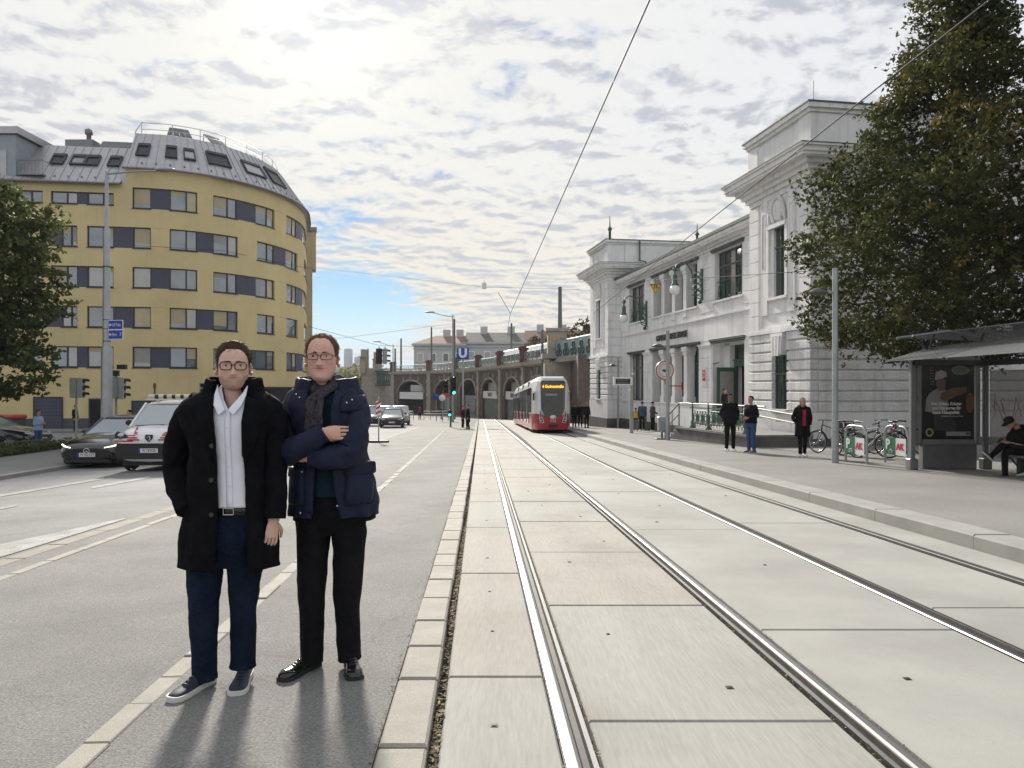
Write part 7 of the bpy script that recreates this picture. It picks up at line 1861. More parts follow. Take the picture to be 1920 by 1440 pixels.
    for i in range(nz2+1):
        z = .12+.88*i/nz2
        for j in range(np2):
            ph = 2*pi*j/np2; pf = ph if ph <= pi else 2*pi-ph; line = np.interp(pf, [h[0] for h in hl], [h[1] for h in hl])+.012*noise.noise((ph*9, z*3, 2.)); x, y, zz = surf(z, ph)
            dd = z-line; tk = P['hair_t']*sstep(dd, -.005, .10)*(1+P.get('top', .5)*sstep(z, .75, 1.))
            st_ = noise.noise((ph*14, z*3.5, 1.))*.012+noise.noise((ph*30, z*6, 5.))*.006
            tk += st_*sstep(dd, 0, .05); n = Vector((x/.33, y/.42, (z-.55)/.5 if z > .55 else 0)).normalized()
            if P.get('quiff'): n_up = P['quiff']*sstep(z, .80, .97)*max(0, cos(ph)); n = (n+Vector((0, -.2*n_up, n_up))).normalized(); tk *= 1+n_up*.5
            hv.append(M @ ((Vector((x, y, zz))+n*max(tk, -.004))*H)); keep.append(dd > -.02)
    hf = []
    for i in range(nz2):
        for j in range(np2):
            k = (j+1) % np2; q = (i*np2+j, i*np2+k, (i+1)*np2+k, (i+1)*np2+j)
            if all(keep[v] for v in q): hf.append(q)
    used = sorted({v for f in hf for v in f}); ix = {v: i for i, v in enumerate(used)}
    mb = MB(); mb.add([hv[v] for v in used], [tuple(ix[v] for v in f) for f in hf], True)
    rs_ = random.Random(17); cen = M @ (Vector((0, .02, .52))*H); fwd = (M.to_3x3() @ Vector((0, -1, 0)))
    for _ in range(900):                                 # loose strands break the outline
        v = hv[rs_.choice(used)]; n = (v-cen).normalized(); back = (-fwd*.8+Vector((rs_.gauss(0, .5), rs_.gauss(0, .3), rs_.gauss(-.15, .5)))); tg = (back-n*back.dot(n)).normalized(); ln = H*rs_.uniform(.05, .13); up = H*rs_.uniform(.002, .02)
        a = v-n*.003; mb.tube([a, a+tg*ln*.5+n*up, a+tg*ln+n*up*.6], [.0016, .0014, .0005], 3, cap=False)
    mb.build('hair', hairm, t)
    # glasses
    gl = P.get('glasses')
    if gl:
        gm, thk, gw, gh, full = gl; mb = MB(); yl = -.455
        for s in (-1, 1):
            pts = []
            for k in range(21):
                a = 2*pi*k/20; ca, sa = cos(a), sin(a); px_ = np.sign(ca)*abs(ca)**.55*gw; pz_ = np.sign(sa)*abs(sa)**.6*gh
                if not full and sa < -.2: pass
                pts.append(M @ (Vector((s*.150*wx+px_, yl+.10*(abs(s*.150+px_)/.3)**2, .490+sh+pz_))*H))
            mb.tube(pts, thk*H, 6, cap=False)
            mb.tube([M @ (Vector((s*(.150*wx+gw), yl+.085, .515+sh))*H), M @ (Vector((s*.325*wx, yl+.17, .515+sh))*H), M @ (Vector((s*.345*wx, .03, .50+sh))*H)], thk*H*.9, 5)
        mb.tube([M @ (Vector((-.055, yl+.008, .505+sh))*H), M @ (Vector((0, yl-.012, .515+sh))*H), M @ (Vector((.055, yl+.008, .505+sh))*H)], thk*H, 5)
        mb.build('glasses', gm, t)
    return M
def hand(mb, wrist, d, n, side, H=.19, curl=.35, spread=.1, tuck=False):
    """palm and five fingers; d = direction of the fingers, n = back of the hand, side = +1 when the thumb lies on d x n"""
    d = Vector(d).normalized(); n = (Vector(n)-d*Vector(n).dot(d)).normalized(); u = d.cross(n)*side; w = Vector(wrist)
    pal = .50*H; rs = []
    for (f, hw, hd) in ((-.12, .030, .022), (.08, .033, .020), (.35, .041, .018), (.7, .044, .016), (1., .042, .013)):
        c = w+d*pal*f; rs.append([c+u*hw*cos(2*pi*k/14)*H/.19+n*hd*sin(2*pi*k/14)*H/.19 for k in range(14)])
    mb.rings(rs, True, True, True)
    for k, (o, ln, r) in enumerate(((.033, .070, .0090), (.011, .080, .0094), (-.012, .074, .0090), (-.033, .058, .0080))):
        s = H/.19; p = w+d*pal*.93+u*o*s; a = curl*(1+.12*k); dd = d.copy(); pts = [p-d*.02*s]; L_ = ln*s
        for j, fr in enumerate((.45, .32, .25)):
            pts.append(pts[-1]+dd*L_*fr+(d*.02*s if j == 0 else Vector())); dd = (dd*cos(a)-n*sin(a)).normalized(); dd = (dd+u*spread*(o/.035)*.12).normalized()
        mb.tube(pts, [r*s*1.05, r*s*1.02, r*s*.95, r*s*.72], 8)
    s = H/.19; p = w+d*pal*.22+u*.030*s; pts = [p, p+(d*.6+u*.75-n*.15)*.032*s, p+(d*.85+u*.95-n*.35)*.050*s, p+(d*1.25+u*.95-n*.55)*.062*s]
    if tuck: pts = [p, p+(d*.8+u*.2-n*.5)*.032*s, p+(d*1.2+u*.1-n*.6)*.045*s, p+(d*1.7-n*.6)*.052*s]
    mb.tube(pts, [.014*s, .0125*s, .0105*s, .0075*s], 8)
def shoe(t, heel, yaw, L_=.295, style='sneaker', ankle_h=.11):
    """shoe pointing to -y before yaw; heel = point on the ground under the heel"""
    M = Matrix.Translation(heel) @ Matrix.Rotation(yaw, 4, 'Z'); n = 16; rs = []; so_ = []
    prof = [(-.02, .030, .075), (.0, .036, .088), (.10, .037, .092), (.28, .037, .100), (.42, .038, .085), (.58, .044, .066), (.74, .049, .054), (.88, .046, .046), (.96, .036, .038), (1.0, .020, .026)]
    if style == 'leather': prof = [(-.02, .030, .07), (.0, .036, .085), (.10, .037, .092), (.28, .037, .098), (.42, .038, .082), (.58, .044, .064), (.74, .049, .060), (.88, .047, .058), (.97, .036, .048), (1.01, .018, .030)]
    prof = cr(prof, 3); base = .028 if style == 'sneaker' else .022
    for (u, w, h) in prof:
        y = -u*L_; rs.append([M @ Vector((w*1.0*cos(a)*(1. if sin(a) < .2 else .92), y, max(base-.004, base+(h-base)*max(0., sin(a))**.8))) for a in [2*pi*k/n for k in range(n)]])
    mb = MB(); mb.rings(rs, True, True, True); up = mb.build('shoe', M_snk if style == 'sneaker' else M_leath, t)
    mb = MB(); k_ = 1.10
    for (zz, f) in ((0., 1.06), (base*.5, 1.10), (base+.004, 1.06)): so_.append([M @ Vector((w*f*sg, -(-.03+(u+.03)*1.01)*L_, zz)) for sg, lst in ((1, prof), (-1, prof[::-1])) for (u, w, h) in lst])
    mb.rings(so_, True, True, False); mb.build('sole', M_sole if style == 'sneaker' else M_rub, up)
    for k in range(4):
        u = .40+.085*k; w, h = [np.interp(u, [p[0] for p in prof], [p[i] for p in prof]) for i in (1, 2)]
        mb = MB(); mb.tube([M @ Vector((w*.55*c, -u*L_-.006*(1-c*c), h*(1.02-.22*c*c)+.002)) for c in (-1, -.5, 0, .5, 1)], .0035, 5); mb.build('lace', M_snk if style == 'sneaker' else M_leath, up)
    if style == 'leather':
        mb = MB(); mb.tube([M @ Vector((.043*cos(a), -(.80+.10*sin(a))*L_, .058-.012*abs(cos(a)))) for a in [pi*k/8 for k in range(9)]], .003, 5); mb.build('toe_seam', M_leath, up)
        mb = MB(); mb.prism([M @ Vector((x, y, 0)) for x, y in ()], 0, 0) if False else None

# ---------------------------------------------------------- the bearded man in the black coat
sA = .002884; YA = 4.0; XA = (430-960)/F*YA; ZA = G(XA, YA)+.05
mA = thing('person', 'bearded man with glasses, open black coat, white shirt and jeans', 'person', (XA, YA, ZA))
def A(px, py, y=0.): return ((px-430)*sA, y, (1283.6-py)*sA)
def Az(py): return (1283.6-py)*sA
def Ax(px): return (px-430)*sA
R_A = lambda px: px*sA
# coat torso rows: py, left px, right px, depth, y centre
def rows(tab, fx, fz): return [(fz(py), (fx(a)+fx(b))/2, yc, (fx(b)-fx(a))/2, dp) for (py, a, b, dp, yc) in tab]
SA_ = rows([(1060, 343, 520, .185, .02), (1000, 345, 515, .178, .015), (940, 354, 505, .165, .01), (880, 360, 500, .158, .005), (830, 358, 503, .158, .0), (795, 346, 516, .156, .0), (768, 338, 524, .142, .01), (752, 350, 514, .120, .02), (741, 370, 497, .104, .025), (731, 390, 484, .092, .03), (722, 402, 474, .085, .03)], Ax, Az)
def eA(z):
    py = 1283.6-z/sA
    return (Ax(np.interp(py, [722, 745, 765, 800, 850, 940, 1060], [412, 413, 418, 424, 428, 430, 424])), Ax(np.interp(py, [722, 745, 765, 800, 850, 940, 1060], [470, 471, 472, 471, 472, 477, 482])))
mb = MB(); SdA = shell(mb, SA_, Az(1060), Az(724), eA, 70, 90, .010, 1, vfold=.009)
coat = thick(mb.build('coat', M_coat, mA), .012)
mb = MB(); limb(mb, [A(378, 756, .02)+(R_A(26), .072), A(352, 780, .02)+(R_A(27), .078), A(335, 815, .03)+(R_A(25), .074), A(325, 850, .045)+(R_A(24), .070), A(323, 880, .05)+(R_A(23.5), .068), A(334, 912, .01)+(R_A(22), .064), A(350, 936, -.06)+(R_A(20), .056), A(364, 952, -.11)+(R_A(17), .042)], 24, 9, .10, 18, 2); mb.build('sleeve', M_coat, mA)
mb = MB(); limb(mb, [A(487, 756, .02)+(R_A(26), .072), A(508, 782, .02)+(R_A(26), .076), A(514, 830, .02)+(R_A(24), .070), A(518, 880, .0)+(R_A(22), .064), A(521, 930, -.03)+(R_A(20), .056), A(521, 970, -.05)+(R_A(18.5), .050)], 24, 9, .09, 17, 4); mb.build('sleeve', M_coat, mA)
# collar standing and folded over, lapels
def collar(nm, mat, S, zl, zt, zf, ea, out, seed, parent, fold):
    mb = MB(); rs = []
    prof = [(zl, -.004), ((zl+zt)/2, -.014), (zt-.006, -.022), (zt, -.020), (zt-.002, -.014), (zt-.010, -.008), (zf*.4+zt*.6, .000), (zf*.75+zt*.25, .006+fold*.7), (zf, .010+fold)]
    for (z, o) in prof:
        xl, xr = ea; ring = []
        for j in range(40):
            u = j/39; ph = xr+(2*pi-xl-xr)*u; fr = max(0., cos(ph)); p = shellP(S, zl, ph, o+out); dz = z-zl; wv = .006*noise.noise((ph*3, z*20, seed))
            ring.append(Vector((p.x*(1+wv*4), p.y-.02*fr*dz/.1+wv, zl+dz*(1-.30*fr)+wv)))
        rs.append(ring)
    mb.rings(rs, False, False, True); return thick(mb.build(nm, mat, parent), .007)
collar('collar', M_coat, SdA, Az(736), Az(708), Az(750), (.50, .50), -.004, 1, mA, .013)
for s, pts in ((-1, [(414, 742), (396, 752), (388, 772), (404, 812), (424, 862), (428, 850), (420, 790)]), (1, [(471, 742), (490, 750), (506, 770), (500, 806), (478, 870), (472, 850), (472, 790)])):
    mb = MB(); v = []
    for (px, py) in pts:
        x = Ax(px); z = Az(py); c = [np.interp(z, [q[0] for q in SdA], [q[k] for q in SdA]) for k in range(1, 5)]; k = max(-.97, min(.97, (x-c[0])/c[2])); v.append((x, c[1]-c[3]*(1-k*k)**.4-.014, z))
    n = len(v); ctr = tuple(sum(q[i] for q in v)/n for i in range(3)); ctr = (ctr[0], ctr[1]-.012, ctr[2])
    mb.add(v+[ctr], [(i, (i+1) % n, n) for i in range(n)], True); thick(mb.build('lapel', M_coat, mA), .01)
for (px, py) in ((421, 832), (419, 894), (420, 956)):
    z = Az(py); x = Ax(px); c = [np.interp(z, [q[0] for q in SdA], [q[k] for q in SdA]) for k in range(1, 5)]; k = (x-c[0])/c[2]; y = c[1]-c[3]*(1-k*k)**.4-.010
    mb = MB(); mb.lathe([(.001, .004), (.008, .004), (.0125, .007), (.0125, 0), (.001, 0)], (x, y, z), 14, MRX); mb.build('button', PM('horn_button', (.035, .034, .036), .25, var=0), mA)
# shirt, collar, placket, belt
SH = [(z, cx*.4+Ax(448)*.6, cy, rx*.80, ry*.86) for (z, cx, cy, rx, ry) in SA_]
def eS(z):
    py = 1283.6-z/sA; h = np.interp(py, [722, 735, 750, 766, 768], [24, 20, 13, 1.0, .3]); return (Ax(443-h), Ax(443+h))
mb = MB(); SdH = shell(mb, SH, Az(946), Az(722), eS, 60, 80, .0028, 7); thick(mb.build('shirt', M_shirt, mA), .003)
for s in (-1, 1):
    top = [(443+s*28, 722), (443+s*22, 738), (443+s*3, 768), (443+s*13, 777), (443+s*25, 760), (443+s*29, 742)]
    v = [(Ax(px), -.085-.012*k_ + (.07 if k_ == 0 else .035 if k_ in (1, 5) else 0), Az(py)) for k_, (px, py) in enumerate(top)]
    v = []
    for (px, py), yy in zip(top, (-.035, -.068, -.128, -.135, -.112, -.075)): v.append((Ax(px), yy-.012, Az(py)))
    mb = MB(); mb.add(v, [(0, 1, 5), (1, 4, 5), (1, 2, 4), (2, 3, 4)], False); thick(mb.build('shirt_collar', M_shirt, mA), .004)
mb = MB(); pts = []
for py in range(770, 945, 12):
    z = Az(py); x = Ax(444+ (py-770)*.03); p = shellP(SdH, z, math.asin(max(-.9, min(.9, (x-np.interp(z, [q[0] for q in SdH], [q[1] for q in SdH]))/np.interp(z, [q[0] for q in SdH], [q[3] for q in SdH]))))); pts.append((x, p.y-.004, z))
mb.tube(pts, [(.015, .004)]*len(pts), 8, up=(1, 0, 0)); pk_ = mb.build('placket', M_shirt, mA)
for py in (800, 835, 870, 905): z = Az(py); i = min(len(pts)-1, (py-770)//12); mb = MB(); mb.lathe([(.001, .002), (.0055, .002), (.0055, 0)], (pts[i][0], pts[i][1]-.004, z), 10, MRX); mb.build('button', M_shirt, pk_)
mb = MB(); shell(mb, [(Az(962), Ax(445), .01, R_A(54), .135), (Az(940), Ax(445), .01, R_A(53), .132)], Az(960), Az(944), None, 2, 40, 0); thick(mb.build('belt', M_leath, mA), .006)
x = Ax(446); mb = MB(); y = -.135
for (a, b) in (((-.027, -.017), (.027, -.017)), ((.027, -.017), (.027, .017)), ((.027, .017), (-.027, .017)), ((-.027, .017), (-.027, -.017))): mb.tube([(x+a[0], y, Az(952)+a[1]), (x+b[0], y, Az(952)+b[1])], .0035, 6)
mb.build('buckle', M_metal, mA)
# jeans
mb = MB(); shell(mb, [(Az(1075), Ax(422), .015, R_A(58), .070), (Az(1050), Ax(422), .015, R_A(63), .092), (Az(1030), Ax(423), .015, R_A(66), .112), (Az(1000), Ax(430), .012, R_A(65), .13), (Az(945), Ax(442), .01, R_A(53), .125)], Az(1062), Az(945), None, 12, 40, .004, 3)
limb(mb, [A(386, 1010, .01)+(R_A(35), .11), A(384, 1060, .005)+(R_A(31.5), .094), A(384, 1110, -.01)+(R_A(28.5), .084), A(385, 1160, -.02)+(R_A(25.5), .074), A(386, 1215, -.015)+(R_A(23), .068), A(386, 1252, -.02)+(R_A(21.5), .066), A(387, 1272, -.025)+(R_A(23), .072)], 30, 11, .075, 15, 5)
limb(mb, [A(458, 1010, .02)+(R_A(35), .11), A(456, 1060, .03)+(R_A(31), .094), A(453, 1110, .035)+(R_A(27), .082), A(451, 1150, .035)+(R_A(24.5), .074), A(450, 1205, .05)+(R_A(22.5), .066), A(449, 1238, .055)+(R_A(21.5), .066), A(448, 1257, .055)+(R_A(23), .072)], 30, 11, .075, 15, 9)
mb.build('jeans', M_jean, mA)
zg = lambda x, y: G(XA+x, YA+y)+.052-ZA
def shoe_at(t, x, y, yaw, X0, Y0, Z0, style): shoe(t, (x, y, G(X0+x, Y0+y)+.051-Z0), yaw, style=style)
shoe_at(mA, Ax(389), .045, -.30, XA, YA, ZA, 'sneaker'); shoe_at(mA, Ax(447), .12, .17, XA, YA, ZA, 'sneaker')
M_hairA = fabric('hair_brown', (.055, .036, .024), .6, .5, 60, .8, 90, bdist=.006); M_hairB = fabric('hair_light_brown', (.115, .062, .035), .6, .5, 60, .8, 90, bdist=.006)
def bones(m, pts, r=.032): m.tube(pts, r, 8)
def handA(m):
    hand(m, A(519, 974, -.055), (-.10, -.10, -1), (.80, -.6, .1), -1, .175, .62); bones(m, [A(445, 765, .01), A(500, 772, .02), A(516, 850, .02), A(521, 935, -.03), A(519, 974, -.055)])
headA = dict(lift=.022, wide=.99, jaw=1.12, beard=.62, neck=[A(447, 800, .01)+(.075, .085), A(444, 765, .01)+(.064, .072), A(441, 738, .005)+(.056, .066), A(440, 712, .0)+(.054, .066)], hairline=[(0, .885), (.45, .875), (.75, .80), (1.0, .68), (1.15, .58), (1.3, .50), (1.5, .585), (1.85, .57), (2.1, .34), (3.15, .18)], hair_t=.030, top=1.1, quiff=.55, glasses=(PM('tortoise', (.022, .012, .010), .25, var=0), .0105, .114, .084, True), extra=handA)
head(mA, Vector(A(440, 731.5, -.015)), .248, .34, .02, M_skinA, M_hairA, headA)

# ---------------------------------------------------------- the man in the blue jacket with crossed arms
sB = .003028; YB = 4.2; XB_ = (620-960)/F*YB; ZB_ = G(XB_, YB)+.05
mB = thing('person', 'man with crossed arms in navy jacket, grey scarf, black trousers and leather shoes', 'person', (XB_, YB, ZB_))
def Bz(py): return (1253.7-py)*sB
def Bx(px): return (px-620)*sB
def B(px, py, y=0.): return (Bx(px), y, Bz(py))
RB = lambda p: p*sB
SB_ = rows([(965, 545, 706, .175, .02), (920, 548, 702, .170, .015), (870, 555, 690, .160, .01), (830, 553, 683, .158, .005), (795, 548, 683, .158, .0), (760, 537, 686, .148, .0), (740, 541, 680, .126, .015), (727, 552, 672, .108, .025), (717, 568, 652, .095, .03), (708, 580, 640, .085, .03)], Bx, Bz)
def eB(z):
    py = 1253.7-z/sB
    return (Bx(np.interp(py, [708, 735, 770, 850, 900, 965], [588, 586, 590, 602, 603, 598])), Bx(np.interp(py, [708, 735, 770, 850, 900, 965], [630, 634, 632, 634, 638, 650])))
mb = MB(); SdB = shell(mb, SB_, Bz(962), Bz(710), eB, 70, 90, .009, 21, vfold=.010); thick(mb.build('jacket', M_navy, mB), .012)
mb = MB(); shell(mb, [(z-.03, cx, cy, rx*.93, ry*.9) for (z, cx, cy, rx, ry) in SB_], Bz(972), Bz(880), lambda z: (Bx(585), Bx(655)), 10, 40, .006, 25); thick(mb.build('blazer', M_trou, mB), .008)
# sleeves: upper arms hang, forearms cross in front of the chest
mb = MB(); limb(mb, [B(573, 744, .02)+(RB(25), .076), B(552, 770, .01)+(RB(26.5), .082), B(544, 808, -.02)+(RB(26.5), .080), B(546, 842, -.09)+(RB(25), .074), B(568, 838, -.18)+(RB(24), .070), B(600, 822, -.232)+(RB(22), .062), B(628, 805, -.228)+(RB(16), .048)], 26, 12, .10, 22, 12); mb.build('sleeve', M_navy, mB)
mb = MB(); limb(mb, [B(650, 746, .02)+(RB(25), .076), B(668, 772, -.02)+(RB(26.5), .084), B(671, 808, -.10)+(RB(26.5), .086), B(668, 842, -.145)+(RB(26), .078), B(650, 850, -.18)+(RB(23.5), .068), B(625, 850, -.195)+(RB(21), .060), B(597, 849, -.215)+(RB(15.5), .048)], 26, 12, .10, 22, 15); mb.build('sleeve', M_navy, mB)
mb = MB()
for (c, d_) in ((B(627, 805.5, -.229), Vector((1, .05, .55))), (B(598, 849, -.215), Vector((-1, -.2, 0)))):
    MM = d_.normalized().to_track_quat('Z', 'Y').to_matrix(); mb.torus(c, .050, .005, 20, 6, MM)
mb.build('cuff', M_navy, mB)
# hood collar, shoulder flap, pockets, snaps
collar('collar', M_navy, SdB, Bz(726), Bz(706), Bz(746), (.38, .45), .004, 3, mB, .020)
def patch(nm, mat, S, za, zb, xa, xb, off, parent, n=8):
    mb = MB(); rs = []
    for i in range(n+1):
        z = za+(zb-za)*i/n; ring = []; c = [np.interp(z, [q[0] for q in S], [q[k] for q in S]) for k in range(1, 5)]
        for j in range(n+1):
            x = xa+(xb-xa)*j/n; k = max(-.985, min(.985, (x-c[0])/c[2])); b_ = off*(.4 if i in (0, n) or j in (0, n) else 1.); y = c[1]-c[3]*(1-k*k)**.4-b_*(1-abs(k))-.006; ring.append(Vector((x+b_*k, y, z)))
        rs.append(ring)
    mb.rings(rs, False, False, True); return thick(mb.build(nm, mat, parent), .006, 1.)
pk = patch('pocket', M_navy, SdB, Bz(938), Bz(872), Bx(658), Bx(699), .022, mB); patch('pocket_flap', M_navy, SdB, Bz(884), Bz(862), Bx(655), Bx(700), .034, pk)
pk = patch('pocket', M_navy, SdB, Bz(940), Bz(880), Bx(552), Bx(584), .018, mB); patch('pocket_flap', M_navy, SdB, Bz(890), Bz(872), Bx(550), Bx(586), .028, pk)
patch('storm_flap', M_navy, SdB, Bz(770), Bz(740), Bx(648), Bx(682), .02, mB); patch('front_placket', M_navy, SdB, Bz(955), Bz(870), Bx(588), Bx(601), .010, mB)
for (px, py) in ((566, 738), (574, 744), (668, 748), (660, 753), (580, 878), (578, 952), (646, 938)):
    z = Bz(py); x = Bx(px); c = [np.interp(z, [q[0] for q in SdB], [q[k] for q in SdB]) for k in range(1, 5)]; k = max(-.97, min(.97, (x-c[0])/c[2])); mb = MB(); mb.sphere((x, c[1]-c[3]*(1-k*k)**.4-.026, z), .0065, 8, 6); mb.build('snap_button', M_metal, mB)
# sweater and shirt front, scarf
mb = MB(); shell(mb, [(z, cx, cy, rx*.86, ry*.88) for (z, cx, cy, rx, ry) in SB_], Bz(925), Bz(712), None, 22, 40, .003, 31); mb.build('sweater', M_sweat, mB)
sc = MB(); rs = []
nS = 40; ring_pts = []
for j in range(nS+1):
    a = 2*pi*j/nS; x = Bx(608)+.078*sin(a)*(1.0); y = .012-.088*cos(a); z = Bz(716)-.052*max(0, cos(a))**1.5+.012*(1-cos(a)); ring_pts.append((x, y, z, .034+.004*noise.noise((a*3, 0, 1)), .026))
limb(sc, ring_pts, 14, 2, .16, 26, 40, cap=False)
limb(sc, [B(640, 712, -.02)+(.03, .024), B(628, 724, -.075)+(.030, .024), B(610, 738, -.125)+(.030, .022), B(596, 750, -.150)+(.026, .020), B(594, 765, -.165)+(.024, .018)], 14, 5, .16, 26, 41)
scf = sc.build('scarf', M_scarf, mB)
for (x0, x1, x2, sd) in ((603, 598, 597, 42), (614, 612, 611, 43)):
    mb = MB(); limb(mb, [B(x0, 738, -.145)+(.018, .014), B(x1, 760, -.168)+(.022, .013), B(x2, 785, -.180)+(.026, .012), B(x2, 815, -.182)+(.028, .010)], 14, 6, .18, 26, sd); mb.build('scarf_end', M_scarf, scf)
# trousers
mb = MB(); shell(mb, [(Bz(1012), Bx(619), .018, RB(58), .060), (Bz(995), Bx(619), .016, RB(63), .088), (Bz(970), Bx(620), .015, RB(66), .118), (Bz(930), Bx(620), .012, RB(64), .13), (Bz(900), Bx(620), .01, RB(60), .12)], Bz(1000), Bz(900), None, 10, 40, .003, 33)
limb(mb, [B(590, 960, .015)+(RB(34), .115), B(587, 1010, .01)+(RB(30), .10), B(586, 1060, .0)+(RB(27), .09), B(585, 1115, -.01)+(RB(24.5), .08), B(584, 1175, .01)+(RB(21.5), .072), B(583, 1220, .02)+(RB(20.5), .07), B(583, 1243, .015)+(RB(21), .075)], 28, 11, .06, 12, 51)
limb(mb, [B(651, 960, .015)+(RB(34), .115), B(653, 1010, .02)+(RB(31), .10), B(652, 1060, .02)+(RB(28), .09), B(650, 1115, .015)+(RB(25.5), .08), B(651, 1175, .03)+(RB(22.5), .072), B(651, 1218, .035)+(RB(21.5), .07), B(652, 1238, .035)+(RB(22), .075)], 28, 11, .06, 12, 55)
mb.build('trousers', M_trou, mB)
shoe_at(mB, Bx(586), .085, -.42, XB_, YB, ZB_, 'leather'); shoe_at(mB, Bx(650), .10, .30, XB_, YB, ZB_, 'leather')
def handB(m):
    hand(m, B(626, 806, -.228), (.90, .43, -.02), (.4, -.9, .2), 1, .175, .10, tuck=True)
    bones(m, [B(572, 752, .02), B(548, 800, -.01), B(545, 840, -.10), B(600, 822, -.232), B(626, 806, -.228)]); bones(m, [B(655, 755, .02), B(680, 800, 0), B(680, 846, -.08), B(625, 848, -.195), B(594, 848.5, -.213)]); bones(m, [B(572, 752, .02), B(608, 745, .01), B(655, 755, .02)])
    hand(m, B(596, 848.5, -.213), (-.80, .55, .16), (-.4, -.85, .3), 1, .18, .2)
headB = dict(lift=.042, wide=.95, jaw=1.02, neck=[B(608, 770, .01)+(.07, .08), B(608, 740, .01)+(.060, .07), B(607, 715, .0)+(.054, .064), B(607, 700, .0)+(.053, .064)], hairline=[(0, .93), (.35, .945), (.7, .90), (.95, .74), (1.15, .60), (1.3, .52), (1.5, .595), (1.85, .57), (2.1, .36), (3.15, .18)], hair_t=.028, top=.35, glasses=(PM('dark_rim', (.03, .016, .014), .3, var=0), .0075, .115, .062, False), look=-.01, extra=handB)
head(mB, Vector(B(606, 714.5, -.02)), .262, .12, .03, M_skinB, M_hairB, headB)
